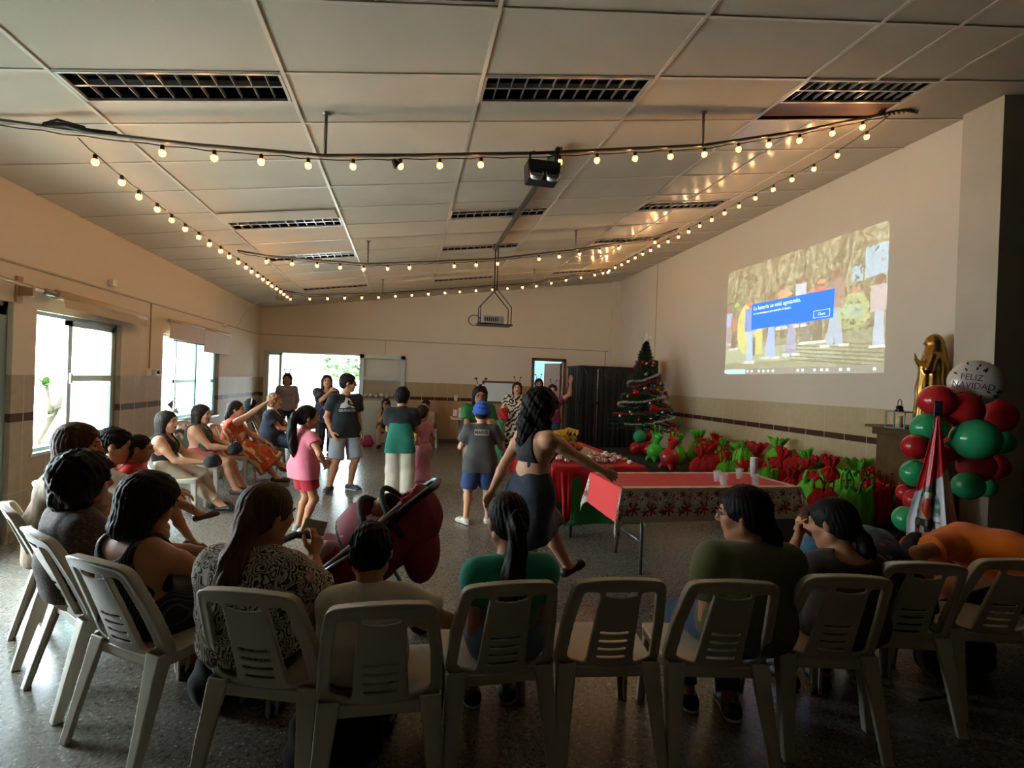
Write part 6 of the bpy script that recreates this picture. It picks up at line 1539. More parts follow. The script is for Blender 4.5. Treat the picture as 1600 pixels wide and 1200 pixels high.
# ---------------------------------------------------------------- cloth materials
def cloth(n, c, bump=.25, noise=.08): return mat(n, c, .85, noise=noise, nscale=10, bump=bump, bscale=45, sheen=.1)
def pat(name, fn, rough=.85):
    if name in MATS: return MATS[name]
    b = NB(name, rough); b.col(fn(b, b.tc())); b.bump(b.noise(b.tc(), 40, 3), .2, .01); return b.m
def paisley(b, v):
    d = b.noise(v, 5, 2); n = b.N.new('ShaderNodeVectorMath'); n.operation = 'ADD'; b.L.new(v, n.inputs[0]); b.L.new(b.comb(b.math('MULTIPLY', d, .10), b.math('MULTIPLY', d, -.08), d), n.inputs[1])
    x = b.vor(n.outputs[0], 19); y = b.math('SINE', b.math('MULTIPLY', x, 30)); z = b.vor(v, 60)
    f = b.math('GREATER_THAN', b.math('ADD', y, b.math('MULTIPLY', z, .9)), .35); return b.mix(f, '1B1917', 'B5AA98')
def zebra(b, v): return b.mix(b.math('GREATER_THAN', b.wave(v, 6.5, 9, 1.4, 'DIAGONAL'), .52), '15110F', 'CDBCA4')
def floralp(c0, c1, c2, sc=26, t=.30):
    def f(b, v):
        x = b.vor(v, sc); c = b.sep(b.vor(v, sc, out='Color'))[0]; p = b.mix(b.math('GREATER_THAN', c, .5), c1, c2)
        return b.mix(b.math('LESS_THAN', b.math('ADD', x, b.math('MULTIPLY', b.noise(v, 50, 2), .18)), t+.09), c0, p)
    return f
def stripes(c0, c1, sc=20, ax='X', dist=0, th=.5): return lambda b, v: b.mix(b.math('GREATER_THAN', b.wave(v, sc, dist, 1, ax), th), c0, c1)
NAVY = cloth('navy_trousers', '14161E'); JEANS = cloth('blue_denim', '2E4560', .4, .2); LJEANS = cloth('light_denim', '5B7288', .4, .2); BLKC = cloth('black_cloth', '121214'); BEIG = cloth('beige_trousers', 'B5A88E'); CREAM = cloth('cream_cotton', 'C2B8A4')
OLIVE = cloth('olive_cotton', '565432'); TEAL = cloth('teal_cotton', '128068'); ORNG = cloth('orange_cotton', 'E0720E'); WSOLE = mat('white_sole', 'D2CEC4', .5); DSHOE = mat('dark_shoe', '1A1A1C', .5); BSHOE = mat('brown_sandal', '4A3226', .5); WSHOE = mat('white_shoe', 'C6C0B0', .5)
seatz = .375
G = 'people watching from the plastic chairs'
def fin(p, *a): return p

# chairs of the nearest row
CH_ = {1: (-1.34, 2.78, 45), 2: (-.96, 2.43, 33), 3: (-.41, 2.11, 18), 4: (-.055, 1.97, 0), 5: (.38, 2.09, -2), 6: (.84, 2.075, 6), 7: (1.29, 2.005, 10), 8: (1.81, 2.0, 12), 9: (2.31, 2.09, 14), 10: (2.81, 2.08, 14)}
LB = {1: 'white plastic chair under the woman with the curly dark hair by the glass door', 2: 'white plastic chair under the woman in the striped navy dress', 3: 'white plastic chair under the woman in the paisley blouse', 4: 'white plastic chair under the boy in the cream shirt', 5: 'white plastic chair under the girl with the long black ponytail',
      6: 'empty white plastic chair between the teal and the olive shirts', 7: 'white plastic chair under the woman in the olive T-shirt', 8: 'white plastic chair under the black-haired woman in dark brown', 9: 'white plastic chair under the bending person in dark flowered cloth', 10: 'white plastic chair under the bending person in orange'}
for k, (x, y, f) in CH_.items(): chair(x, y, f, LB[k])
for x, y, f, lb in ((-1.72, 3.22, 55, 'white plastic chair under the woman with the beige shawl'), (-1.9, 3.75, 62, 'white plastic chair under the boy in the white T-shirt'), (-2.31, 5.91, 84, 'white plastic chair under the woman in the black tank top'), (-2.40, 6.80, 86, 'white plastic chair under the woman in the olive sleeveless top'),
                    (-2.26, 7.52, 92, 'white plastic chair under the woman in the orange patterned dress'), (-2.12, 8.55, 96, 'white plastic chair under the woman in the navy blouse'), (-2.30, 9.35, 98, 'white plastic chair beyond the woman in the navy blouse'), (-2.82, 7.95, 95, 'white plastic chair by the second window holding striped bags'),
                    (-.42, 11.35, 178, 'white plastic chair in front of the sliding panel at the far wall'), (.47, 11.3, 185, 'white plastic chair at the far wall behind the girl in pink')):
    chair(x, y, f, lb)

def S_(k): x, y, f = CH_[k]; return (x, y, 0), f
P = Fit
# woman in the paisley blouse
l, f = S_(3); p24 = P('woman seen from behind in a black and cream paisley blouse with a brown ponytail', l, f, H=1.42, w=1.25, sit=seatz, lean=(-14, 4), head=(12, 32, 0), bust=1, target=(408, 822), skin=1, vx=.0065, handR=(.08, .24, .70), elR=(.6, -.2, -.8), curlR=.7, hdR=(0, .5, 1), palmR=(-.7, .3, 0))
l, f = S_(4); p25 = P('boy with short black hair in a cream shirt, seen from behind', l, f, H=1.16, w=1.0, sit=seatz, lean=(-12, 8), head=(22, 0, 0), target=(580, 900), skin=1, vx=.0065, handR=(.22, .10, .52), elR=(1, -.5, -.2))
l, f = S_(5); p26 = P('girl seen from behind in a teal shirt with a very long black ponytail', l, f, H=1.36, w=.95, sit=seatz, lean=(-14, 4), head=(14, -12, 0), target=(792, 815), skin=1, vx=.0065)
l, f = S_(7); p27 = P('woman in an olive T-shirt and glasses looking to the side, hair in a low bun', (l[0]+.06, l[1], 0), f, H=1.44, w=1.25, sit=seatz, lean=(-12, 4), head=(6, -62, 0), target=(1160, 815), sw=1.05, bust=.9, skin=1, vx=.0065, footL=(-.16, .16, .065), footR=(.02, .10, .065))
l, f = S_(8); p28 = P('woman with black tied-back hair in dark brown, hand at her mouth', (l[0]+.05, l[1]-.0, 0), f, H=1.30, w=1.1, sit=seatz, lean=(-4, 16), head=(14, -42, 4), target=(1322, 850), skin=1, vx=.0065, handL=(-.10, .18, .78), elL=(-.4, 0, -1), curlL=.9, handR=(.02, .20, .76), elR=(.3, 0, -1), curlR=.7, palmL=(.5, -.8, 0), palmR=(-.5, -.8, 0), hdL=(.2, 0, 1), hdR=(-.3, 0, 1))
p29 = P('child with brown hair bending down in a light blue patterned top', (2.38, 2.55, 0), -70, H=1.02, w=1.0, sit=.36, lean=(28, 42), head=(10, 0, 0), target=(1268, 845), skin=3, vx=.0075, footL=(-.14, .24, .055), footR=(.06, .22, .055))
l, f = S_(9); p30 = P('person bending forward in dark flowered cloth and a blue denim jacket', l, f, H=1.45, w=1.2, sit=seatz, lean=(30, 72), head=(140, 0, 0), ts=.95, skin=1, vx=.008, handL=(-.15, .52, .30), handR=(.15, .55, .30))
l, f = S_(10); p31 = P('person in an orange T-shirt bending far forward in front of the flag', (3.30, 2.16, 0), -28, H=1.44, w=1.25, sit=seatz, lean=(36, 82), head=(150, 0, 0), skin=1, vx=.007, handL=(-.40, .30, .42), elL=(-.6, .5, .8), handR=(.18, .60, .25), sw=1.1)
l, f = S_(1); p1 = P('woman with dark curly hair in a brown blouse and beige trousers by the glass door', l, f, H=1.44, w=1.2, sit=seatz, lean=(-16, 0), head=(2, 15, 0), target=(92, 762), skin=1, vx=.007, bust=.9, footR=(.26, .46, .10), kneeR=(.1, .5, 1), footL=(-.1, .30, .065))
l, f = S_(2); p2 = P('woman with a dark bob in a sleeveless striped navy dress clasping her hands', (l[0]+.02, l[1]+.02, 0), f, H=1.36, w=1.2, sit=seatz, lean=(-16, -2), head=(16, 30, 0), target=(187, 828), skin=1, vx=.0065, bust=.9, handL=(.02, .30, .60), elL=(-1, -.4, -.6), handR=(.10, .28, .60), elR=(1, -.4, -.6), curlL=.8, curlR=.9, palmL=(.7, 0, -.3), palmR=(-.7, 0, -.3), hdL=(.7, .8, .2), hdR=(-.6, .8, .3))
p3 = P('older woman with reddish brown hair in a beige shawl', (-1.72, 3.22, 0), 60, H=1.44, w=1.2, sit=seatz, lean=(-10, 8), head=(4, 18, 0), target=(125, 697), skin=1, vx=.0075, bust=.9, handR=(.10, .30, .52), handL=(-.05, .34, .52))
p4 = P('boy with short black hair in a white T-shirt holding a small child', (-1.86, 3.77, 0), 68, H=1.34, w=1.0, sit=seatz, lean=(-8, 8), head=(10, 10, 0), target=(182, 697), skin=1, vx=.008, handR=(.16, .36, .62), handL=(-.16, .36, .62))
p5 = P('small child in a red printed shirt sitting on the lap of the boy in white', (-1.66, 3.80, 0), 78, H=.98, hk=.78, w=1.05, pel=(0, 0, .56), lean=(-6, 4), head=(6, 0, 0), target=(208, 708), skin=1, vx=.008, footR=(.04, .40, .50), footL=(-.08, .34, .28), kneeL=(-.1, 1, 1), kneeR=(0, .8, 1), handL=(-.10, .20, .62), handR=(.12, .20, .62), footpR=-15, footpL=20)
# window-side row
p6 = P('woman with long dark hair in a black tank top and beige trousers', (-2.33, 5.91, 0), 84, H=1.42, w=1.15, sit=seatz, lean=(-8, 2), head=(0, 14, 0), target=(262, 662), skin=3, vx=.008, bust=1, footR=(.03, .50, .062), footL=(-.10, .42, .062), handR=(.10, .30, .54), handL=(-.05, .32, .54))
p7 = P('woman in an olive sleeveless top and coral shorts with a black bag on her lap', (-2.42, 6.80, 0), 86, H=1.44, w=1.3, sit=seatz, lean=(-6, 3), head=(2, 10, 0), target=(316, 655), skin=3, vx=.008, bust=1, footR=(.08, .40, .062), footL=(-.10, .44, .062), handR=(.08, .32, .56), handL=(-.06, .34, .56))
p8 = P('woman in an orange patterned dress pointing ahead with her outstretched arm', (-2.26, 7.52, 0), 80, H=1.50, w=1.25, sit=seatz, lean=(-6, 2), head=(-2, 10, 0), target=(370, 642), skin=3, vx=.008, bust=1, footR=(.12, .50, .066), footL=(.02, .68, .15), kneeL=(.1, .6, 1), handR=(.28, .52, 1.22), elR=(.5, 0, -.6), curlR=[.05, 1.1, 1.2, 1.3], palmR=(0, 0, -1), handL=(-.02, .34, .54), footpL=15)
p9 = P('woman with short fair curly hair in a navy V-neck blouse and jeans', (-2.12, 8.55, 0), 92, H=1.50, w=1.3, sit=seatz, lean=(-4, 2), head=(0, 6, 0), target=(432, 627), skin=3, vx=.008, bust=1.1, footR=(.10, .42, .067), footL=(-.10, .46, .067), handR=(.06, .30, .60), handL=(-.02, .32, .60))
p9b = P('person with dark hair and a white hairband behind the woman in navy', (-2.55, 8.95, 0), 80, H=1.42, w=1.0, sit=seatz, lean=(-4, 4), head=(4, 0, 0), target=(393, 635), skin=1, vx=.009)
# standing at the far end
p10 = P('woman in a pale printed blouse and black trousers wearing antlers by the far doorway', (-2.50, 11.4, 0), 165, H=1.50, w=1.0, sw=.92, head=(0, 8, 0), target=(449, 594), skin=1, vx=.009, bust=1)
p11 = P('woman in a dark flowered blouse speaking into a microphone', (-1.50, 9.75, 0), 160, H=1.50, w=1.08, head=(-4, 8, 0), target=(511, 598), skin=3, vx=.009, bust=1, handR=(-.02, .20, 1.20), elR=(.8, 0, -.8), curlR=1.15, palmR=(-.8, -.4, 0), hdR=(-.4, .1, .9), handL=(-.26, .05, .80))
p12 = P('tall boy in a black T-shirt with a white wave logo and grey shorts', (-.73, 6.90, 0), 150, H=1.52, w=.95, head=(4, -62, 0), target=(545, 603), skin=1, vx=.008, footL=(-.10, .0, .07), footR=(.17, -.02, .07), fyL=22, fyR=40)
p13 = P('girl in a pink blouse and red shorts with a long black ponytail', (-.86, 5.08, 0), 48, H=1.16, w=.92, head=(2, 28, 0), target=(482, 655), skin=1, vx=.0075, footL=(-.09, .02, .055), footR=(.08, -.03, .055), handL=(-.02, .18, .66), handR=(.18, .10, .66), elR=(1, -.6, 0))
p14 = P('boy in a black and green T-shirt and light grey trousers, seen from behind', (-.08, 6.30, 0), 5, H=1.36, w=1.05, head=(0, 6, 0), target=(629, 622), skin=1, vx=.0075, handL=(-.10, .26, .92), handR=(.12, .26, .92), elL=(-.3, -.6, -.8), elR=(.3, -.6, -.8))
p15 = P('small girl in a long pink dress beside the boy in black and green', (.23, 6.85, 0), -40, H=1.10, w=.95, head=(0, 75, 0), target=(661, 648), skin=1, vx=.008)
p16 = P('seated woman in a beige blouse holding a child by the sliding panel', (-.42, 11.35, 0), 182, H=1.40, w=1.05, sit=seatz, lean=(-4, 8), head=(6, 0, 0), target=(603, 631), skin=3, vx=.009, handR=(.04, .26, .66), handL=(-.02, .26, .60))
p16b = P('small child in dark clothes on the lap of the seated woman in beige', (-.40, 11.08, 0), 180, H=.80, w=1.1, hk=.70, pel=(0, 0, .56), lean=(0, 5), head=(10, 0, 0), skin=1, vx=.009, footL=(-.08, .24, .36), footR=(.08, .24, .36), kneeL=(-.1, 1, 1), kneeR=(.1, 1, 1))
p17 = P('seated woman in beige with her hair tied at the far wall', (.47, 11.3, 0), 192, H=1.40, w=1.05, sit=seatz, lean=(-4, 10), head=(14, 20, 0), target=(665, 633), skin=3, vx=.009)
p18 = P('boy in a blue cap and a grey printed T-shirt with denim shorts, seen from behind', (.80, 5.24, 0), 4, H=1.25, w=1.0, head=(6, 4, 0), target=(753, 648), skin=3, vx=.0065, footL=(-.13, .0, .06), footR=(.10, .03, .06), fyL=38, fyR=12, handL=(-.13, .20, .86), handR=(.16, .20, .86), elL=(-.5, -.4, -.8), elR=(.5, -.4, -.8))
p19 = P('woman in a green T-shirt and glasses leaning towards the boy in the blue cap', (.84, 6.35, 0), 176, H=1.45, w=1.05, lean=(4, 12), head=(14, 4, 0), target=(750, 619), skin=1, vx=.008, bust=.9, handR=(-.02, .30, .98), elR=(.8, -.1, -.9), handL=(-.14, .30, .93), footL=(-.14, .10, .067), footR=(.09, -.05, .067))
p20 = P('woman in a zebra-striped dress with antlers behind the food table', (2.02, 9.3, 0), 192, H=1.50, w=1.1, head=(0, 0, 0), target=(808, 607), skin=3, vx=.009, bust=1, handR=(.28, .08, .84))
p21 = P('smiling woman in a red top with antlers in front of the far doorway', (2.72, 10.4, 0), 190, H=1.60, w=1.05, head=(0, 0, 4), target=(842, 599), skin=1, vx=.009, bust=1)
p22 = P('woman in a magenta top and jeans with antlers waving one arm', (2.68, 9.4, 0), 195, H=1.47, w=1.15, head=(0, 0, -4), target=(863, 612), skin=3, vx=.009, bust=1.1, handL=(-.34, .18, 1.50), elL=(-1, 0, -.4), hdL=(-.05, 0, 1), palmL=(0, 1, 0), curlL=.1, handR=(.02, .22, .98), elR=(1, -.3, -.3))
p23 = P('woman with big dark curly hair in a denim dress walking past the tables', (.98, 3.38, 0), 72, H=1.43, w=1.2, lean=(2, 3), head=(6, 4, 0), target=(833, 655), skin=3, vx=.006, bust=1, footL=(-.06, .40, .11), footR=(.07, -.28, .12), kneeR=(.1, 1, .1), footpR=26, footpL=-14, handL=(-.14, -.26, .70), handR=(.30, .52, .84), elR=(.7, -.5, -.6), elL=(-1, -.4, 0), sw=1.08)
BYO = P('baby in pink lying in the red stroller', (-.12, 2.82, 0), -98, H=.62, w=1.2, hk=.62, pel=(0, .12, .58), lean=(-42, -38), head=(-30, 0, 0), skin=3, vx=.0075, footL=(-.05, .36, .50), footR=(.05, .36, .50), kneeL=(-.3, .2, 1), kneeR=(.3, .2, 1), handL=(-.12, .15, .66), handR=(.12, .15, .66))
if DRY:
    for lb, hc_, tg, hs_, top, ex in PEOPLE:
        q = Vector(hc_)-Vector((0, 0, CAM_H)); z = q.dot(_F); px = 800+CAM_F*q.dot(_Rr)/z; py = 600-CAM_F*q.dot(_Ur)/z
        print('HEAD', lb[:46].ljust(46), 'at', round(px), round(py), 'want', tg, 'diff', (round(px-tg[0]), round(py-tg[1])) if tg else '', 'z', round(hc_.z, 2), 'px/m', round(CAM_F/z))
    for q in [v for v in list(globals().values()) if isinstance(v, Person)]: print(q.label[:30], 'ts', round(q.ts, 2), [round(x, 2) for x in q.loc])
else:
    for q in (p24, p25, p26, p27, p28, p29, p30, p31, p1, p2, p3, p4, p5, p6, p7, p8, p9, p9b, p10, p11, p12, p13, p14, p15, p16, p16b, p17, p18, p19, p20, p21, p22, p23, BYO): q.body()
    # nearest row
    PAI = pat('paisley_cloth', paisley)
    p24.pants(NAVY); p24.shirt(PAI, 'blouse', sleeve=.75, off=.014, arms=.020, hem=-.02, loose=.004, fold=.004); p24.shoes(DSHOE)
    p24.hair('pony', HM, tail=[(-.02, -.09, -.01, .055, 1), (-.02, -.13, -.06, .036, 1), (-.03, -.158, -.12, .046, 1), (-.035, -.178, -.19, .044, 1), (-.04, -.185, -.25, .014, 1)], puff=.006)
    m = MB(); m.box(-.05, .05, -.002, .002, -.032, .032); o = m.build('folded_paper', mat('dark_paper', '8A8678', .6)); o.location = p24.fr(p24.wrR+nrm(p24.foot['hR'][0])*.11+V3(-.03, .01, .01)); o.rotation_euler = (-.5, .15, -.2); tag(o, 'small printed paper held up by the woman in the paisley blouse', 'paper')
    p25.pants(NAVY); p25.shirt(CREAM, 'shirt', sleeve=.7, off=.014, arms=.018, hem=-.03, loose=.004); p25.shoes(DSHOE); p25.hair('short', HB, disp=.004)
    m = MB(); m.ball((0, 0, 0), (.035, .05, .03), 12, 8); o = m.build('red_toy', RED); o.location = p25.fr(p25.wrR+V3(.0, .08, -.03)); tag(o, 'small red toy in the hand of the boy in the cream shirt', 'toy')
    p26.pants(LJEANS, off=.014); p26.shirt(TEAL, 'shirt', sleeve=.5, off=.010, arms=.012, hem=.06); p26.shoes(DSHOE, WSOLE)
    p26.hair('pony', HB, tail=[(.015, -.105, .03, .042, 1), (.01, -.14, .0, .036, 1), (.005, -.165, -.07, .038, 1), (-.01, -.180, -.16, .046, 1), (-.025, -.176, -.25, .046, 1), (-.05, -.160, -.33, .040, 1), (-.07, -.145, -.40, .030, 1), (-.08, -.135, -.45, .012, 1)], disp=.003)
    m = MB(); m.tube([V3(0, -.128, .012)+V3(.036*math.cos(a), 0, .036*math.sin(a)) for a in [i*math.pi/6 for i in range(12)]], .006, 6, closed=True); m.v = [tuple(p26.hc+p26.Hd@(np.array(v)*p26.hs)) for v in m.v]; m.build('hair_tie', BLKC, p26.root)
    p27.pants(JEANS); p27.shirt(OLIVE, 'shirt', sleeve=.62, off=.016, arms=.030, hem=-.04, loose=.004, fold=.004); p27.shoes(DSHOE, WSOLE); p27.hair('bun', HB, tail=[(.0, -.085, -.04, .052), (.01, -.11, -.08, .038), (.012, -.115, -.12, .034), (.012, -.11, -.15, .02)], puff=.010); p27.glasses(BLK)
    m = MB(); m.tube([V3(.036*math.cos(a), .028*math.sin(a), 0) for a in [i*math.pi/6 for i in range(12)]], .012, 6, closed=True); m.v = [tuple(p27.wrL*.9+p27.elL*.1+np.array(v)) for v in m.v]; m.build('wristband', mat('pink_band', 'B82848', .6), p27.root)
    p28.pants(BLKC); p28.shirt(cloth('dark_brown_cloth', '30241C'), 'shirt', sleeve=.5, off=.014, hem=-.04, scoop=None, back=.03, loose=.003); p28.shoes(DSHOE)
    p28.hair('pony', HB, tail=[(0, -.085, -.03, .042), (.01, -.12, -.07, .030), (.015, -.12, -.12, .034), (.02, -.115, -.18, .022)], puff=.004)
    m = MB(); m.ball(V3(.0, -.12, -.055), (.022, .018, .018), 10, 6); m.v = [tuple(p28.hc+p28.Hd@(np.array(v)*p28.hs)) for v in m.v]; m.build('hair_tie', mat('pink_band', ''), p28.root)
    BLF = pat('light_blue_print', floralp('5C9CB0', 'C8DCE0', '2E6A90', 30, .28)); p29.shirt(BLF, 'shirt', sleeve=.5, off=.012, hem=-.02); p29.pants(cloth('blue_shorts', '24409A'), 'shorts', to=.75, flare=.01); p29.shoes(BSHOE, high=-1, name='sandal'); p29.hair('bob', HM, length=.09, disp=.005)
    DFL = pat('dark_flower_cloth', floralp('141824', '6A2030', '3A5070', 18, .30)); DEN = cloth('washed_denim', '2C5068', .4, .3); p30.pants(NAVY); p30.shirt(DFL, 'blouse', sleeve=.6, off=.014, hem=-.04, loose=.02); p30.shirt(DEN, 'jacket', sleeve=.5, off=.024, hem=.10, loose=.0, arms=.02); p30.shoes(DSHOE); p30.hair('short', HD)
    p31.pants(NAVY, off=.016); p31.shirt(ORNG, 'shirt', sleeve=.55, off=.016, arms=.02, hem=-.02, loose=.012, fold=.004); p31.shoes(DSHOE); p31.hair('short', HB)
    BRP = pat('brown_print', floralp('3A2C26', '66544A', '4C3C34', 75, .36)); p1.pants(BEIG, off=.018, flare=.01); p1.shirt(BRP, 'blouse', sleeve=.7, off=.014, arms=.020, hem=-.03, loose=.003); p1.shoes(BSHOE); p1.hair('curly', HB, length=.075, puff=.030, disp=.003)
    SDR = pat('striped_navy', stripes('12131C', '4A4844', 26, 'X', 1.2, .82)); p2.shirt(SDR, 'dress', sleeve=0, off=.013, hem=-.0, scoop=.05, back=.05); p2.skirt(SDR, 'dress_skirt', to=.9, flare=.03, top=.04); p2.shoes(DSHOE); p2.hair('bob', HB, length=.105, puff=.020)
    p3.pants(cloth('grey_trousers', '5A5650')); p3.shirt(pat('beige_shawl', stripes('9A846A', '8A745C', 9, 'X', 3, .5)), 'shawl', sleeve=.8, off=.024, arms=.032, hem=-.02, loose=.02, fold=.006); p3.shoes(BSHOE); p3.hair('bob', hair_mat('reddish_brown_hair', '2A1810', '5A3826'), length=.07, puff=.012)
    p4.pants(JEANS, 'shorts', to=.9, flare=.012); p4.shirt(mat('white_cotton', 'C9CCC8', .85, bump=.2, bscale=40), 'shirt', sleeve=.6, off=.014, arms=.018, hem=-.02, loose=.01); p4.shoes(DSHOE, WSOLE); p4.hair('short', HB, disp=.004)
    sh = p5.shirt(RED, 'shirt', sleeve=.5, off=.012, hem=-.02); p5.pants(cloth('orange_print_shorts', 'A86A50'), 'shorts', to=.75, flare=.01); p5.shoes(BSHOE, high=-1, name='sandal'); p5.hair('short', HD)
    m = MB(); m.lathe([(.0, 0), (.035, 0)], 16, M=Matrix.Rotation(-HP, 4, 'X')); m.v = [tuple(p5.chest+V3(v[0]*1.3, .2+v[1], v[2]-.01)) for v in m.v]; o = m.build('shirt_print', mat('yellow_print', 'D8B030', .6), p5.root); conform(o, sh, (0, -1, 0))
    # bag on the floor
    p6.pants(mat('beige_trousers', ''), to=1.75); p6.shirt(BLKC, 'tank_top', sleeve=0, off=.011, hem=-.02, scoop=.05); p6.shoes(DSHOE, high=-1); p6.hair('long', HD, length=.24, puff=.004)
    p7.pants(cloth('coral_shorts', 'A8544C'), 'shorts', to=.55, flare=.012); p7.shirt(cloth('dark_olive', '3C4030'), 'top', sleeve=0, off=.014, hem=-.06, loose=.02, scoop=.03); p7.shoes(BSHOE, high=-1, name='sandal'); p7.hair('bob', HD, length=.13, puff=.006)
    ORP = pat('orange_patchwork', lambda b, v: b.mix(b.math('GREATER_THAN', b.wave(v, 5, 7, 1.2, 'DIAGONAL'), .55), b.mix(b.math('GREATER_THAN', b.noise(v, 9, 1), .52), 'C8401C', '9A5A28'), b.mix(b.math('GREATER_THAN', b.noise(v, 7, 1), .48), 'D8B890', 'D0562C')))
    p8.shirt(ORP, 'dress', sleeve=.16, off=.014, hem=-.02, scoop=.05, loose=.01); p8.skirt(ORP, 'dress_skirt', to=1.55, flare=.05, top=.05, off=.016, fold=.008); p8.shoes(BSHOE, high=-1, name='sandal'); p8.hair('pony', HD, tail=[(0, -.09, -.03, .05), (0, -.11, -.10, .045), (0, -.10, -.2, .03)], puff=.006); p8.glasses(BLK)
    p9.pants(JEANS, flare=.012); p9.shirt(cloth('navy_blouse', '1E2434'), 'blouse', sleeve=.55, off=.014, hem=-.06, loose=.02, scoop=.08, arms=.02); p9.shoes(DSHOE); p9.hair('curly', hair_mat('fair_brown_hair', '6A5038', '9A7A54'), length=.05, puff=.012)
    p9b.pants(BLKC); p9b.shirt(BLKC, 'shirt', sleeve=.6); p9b.shoes(DSHOE); p9b.hair('long', HB, length=.18, puff=.004)
    m = MB(); m.tube([V3(.092*math.cos(a), .0, .03+.098*math.sin(a)) for a in [i*math.pi/10 for i in range(11)]], .010, 6); m.v = [tuple(p9b.hc+p9b.Hd@(np.array(v)*p9b.hs)) for v in m.v]; m.build('hairband', WSHOE, p9b.root)
    ANT = mat('antler_brown', '4A3020', .7); BANDR = mat('red_band', 'B02028', .6); PNK = mat('white_fluff', 'D8C8C4', .8)
    p10.pants(BLKC); p10.shirt(pat('pale_print', floralp('8C8890', 'B0A8B0', '5A5662', 50, .3)), 'blouse', sleeve=1.0, longs=.3, off=.010, arms=.010, hem=-.05, loose=.008); p10.shoes(DSHOE); p10.hair('bob', HB, length=.10); p10.antlers(ANT, BLKC, ANT)
    p11.pants(NAVY, flare=.01); p11.shirt(pat('dark_flower_blouse', floralp('1C1626', '9A6080', '6A5A90', 24, .3)), 'blouse', sleeve=.9, off=.014, arms=.024, hem=-.10, loose=.03, neck=.12, scoop=.06); p11.shoes(DSHOE); p11.hair('long', HD, length=.20, puff=.006)
    t = empty('microphone', p11.fr(p11.wrR+nrm(p11.foot['hR'][0])*.06), 0, 'black microphone held by the woman in the dark flowered blouse', 'microphone')
    m = MB(); m.tube([(0, 0, -.10), (0, 0, .06)], .011, 10); m.build('handle', BLK, t); m = MB(); m.ball((0, 0, .09), .026, 12, 8); m.build('head', mat('mic_mesh', '3A3A3C', .4, metal=.6), t)
    p12.pants(cloth('grey_cotton', '8A8C92'), 'shorts', to=.98, flare=.022, off=.02, fold=.005); sh = p12.shirt(BLKC, 'shirt', sleeve=.62, off=.014, arms=.022, hem=-.07, loose=.016); p12.shoes(mat('grey_shoe', '3A3F48', .6), WSOLE); p12.hair('short', HB, disp=.005, puff=.008)
    WPR = mat('white_shirt_print', 'C8C8C4', .7)
    c0 = p12.chest+V3(.02, 0, .03)
    def shirtM(c, back=False, rot=0): 
        return Matrix.Translation(Vector(c)+Vector((0, -.30 if back else .30, 0))) @ Matrix(((1, 0, 0, 0), (0, 0, -1, 0), (0, 1, 0, 0), (0, 0, 0, 1))) @ (Matrix.Identity(4)) if back else Matrix.Translation(Vector(c)+Vector((0, .30, 0))) @ Matrix(((-1, 0, 0, 0), (0, 0, 1, 0), (0, 1, 0, 0), (0, 0, 0, 1)))
    M = shirtM(c0); m = MB()
    out_ = [(-.10, -.055), (-.085, .0), (-.05, .02), (-.015, .085), (.03, .065), (.06, .025), (.0, .05), (-.01, .0), (.02, -.02), (.06, -.025), (.10, -.055)]
    m.add([M @ Vector((x, y, 0)) for x, y in out_], [tuple(range(len(out_)))]); q_ = [(.01, .005), (.035, .03), (.075, -.005), (.045, -.005), (.03, .01)]; m.add([M @ Vector((x, y, 0)) for x, y in q_], [tuple(range(5))])
    o = m.build('shirt_logo', WPR, p12.root); conform(o, sh, (0, -1, 0)); o = text_mesh('shirt_lettering', 'QUIKSILVER', .040, WPR, p12.root, M @ Matrix.Translation((0, -.085, 0)), extrude=0, bold=.001); conform(o, sh, (0, -1, 0))
    p13.pants(cloth('crimson_shorts', 'A01428'), 'shorts', to=.62, flare=.022, off=.018); p13.shirt(cloth('pink_cotton', 'CC7080'), 'blouse', sleeve=.45, off=.012, arms=.016, hem=-.08, loose=.022, fold=.005); p13.shoes(mat('pale_grey_shoe', '9A968C', .6), WSOLE)
    p13.hair('pony', HB, tail=[(0, -.10, .04, .048, 1), (-.01, -.14, .03, .036, 1), (-.01, -.165, -.04, .042, 1), (-.005, -.175, -.14, .048, 1), (0, -.17, -.24, .044, 1), (.005, -.16, -.32, .032, 1), (.005, -.15, -.38, .012, 1)], puff=.006)
    m = MB(); m.tube([V3(.040*math.cos(a), -.115, .035+.040*math.sin(a)) for a in [i*math.pi/6 for i in range(12)]], .013, 6, closed=True); m.v = [tuple(p13.hc+p13.Hd@(np.array(v)*p13.hs)) for v in m.v]; m.build('hair_scrunchie', mat('pale_scrunchie', 'C8B8B0', .8), p13.root)
    p14.pants(CREAM, flare=.022, off=.016, fold=.005); GRB = cloth('green_panel_cotton', '1C6A56'); p14.shirt(GRB, 'shirt', sleeve=0, off=.016, hem=-.09, loose=.022); p14.shirt(BLKC, 'shirt_upper', sleeve=.62, off=.018, arms=.020, hem=.10, loose=.012); p14.shoes(WSHOE); p14.hair('short', HB, disp=.005, puff=.006)
    p15.shirt(cloth('pale_pink_cotton', 'C4808C'), 'dress', sleeve=.4, off=.012, hem=-.02); p15.skirt(mat('pale_pink_cotton', ''), 'dress_skirt', to=1.7, flare=.03, off=.02, top=.05); p15.shoes(WSHOE); p15.hair('pony', HD, tail=[(0, -.09, .0, .04), (0, -.11, -.08, .035), (0, -.1, -.15, .015)])
    p16.shirt(cloth('beige_blouse', 'A58E74'), 'blouse', sleeve=.8, off=.014, hem=-.02); p16.skirt(pat('brown_flower_skirt', floralp('5A4A3C', 'A09078', '7A5A4A', 22, .3)), to=.7, flare=.01); p16.shoes(DSHOE); p16.hair('long', HD, length=.16)
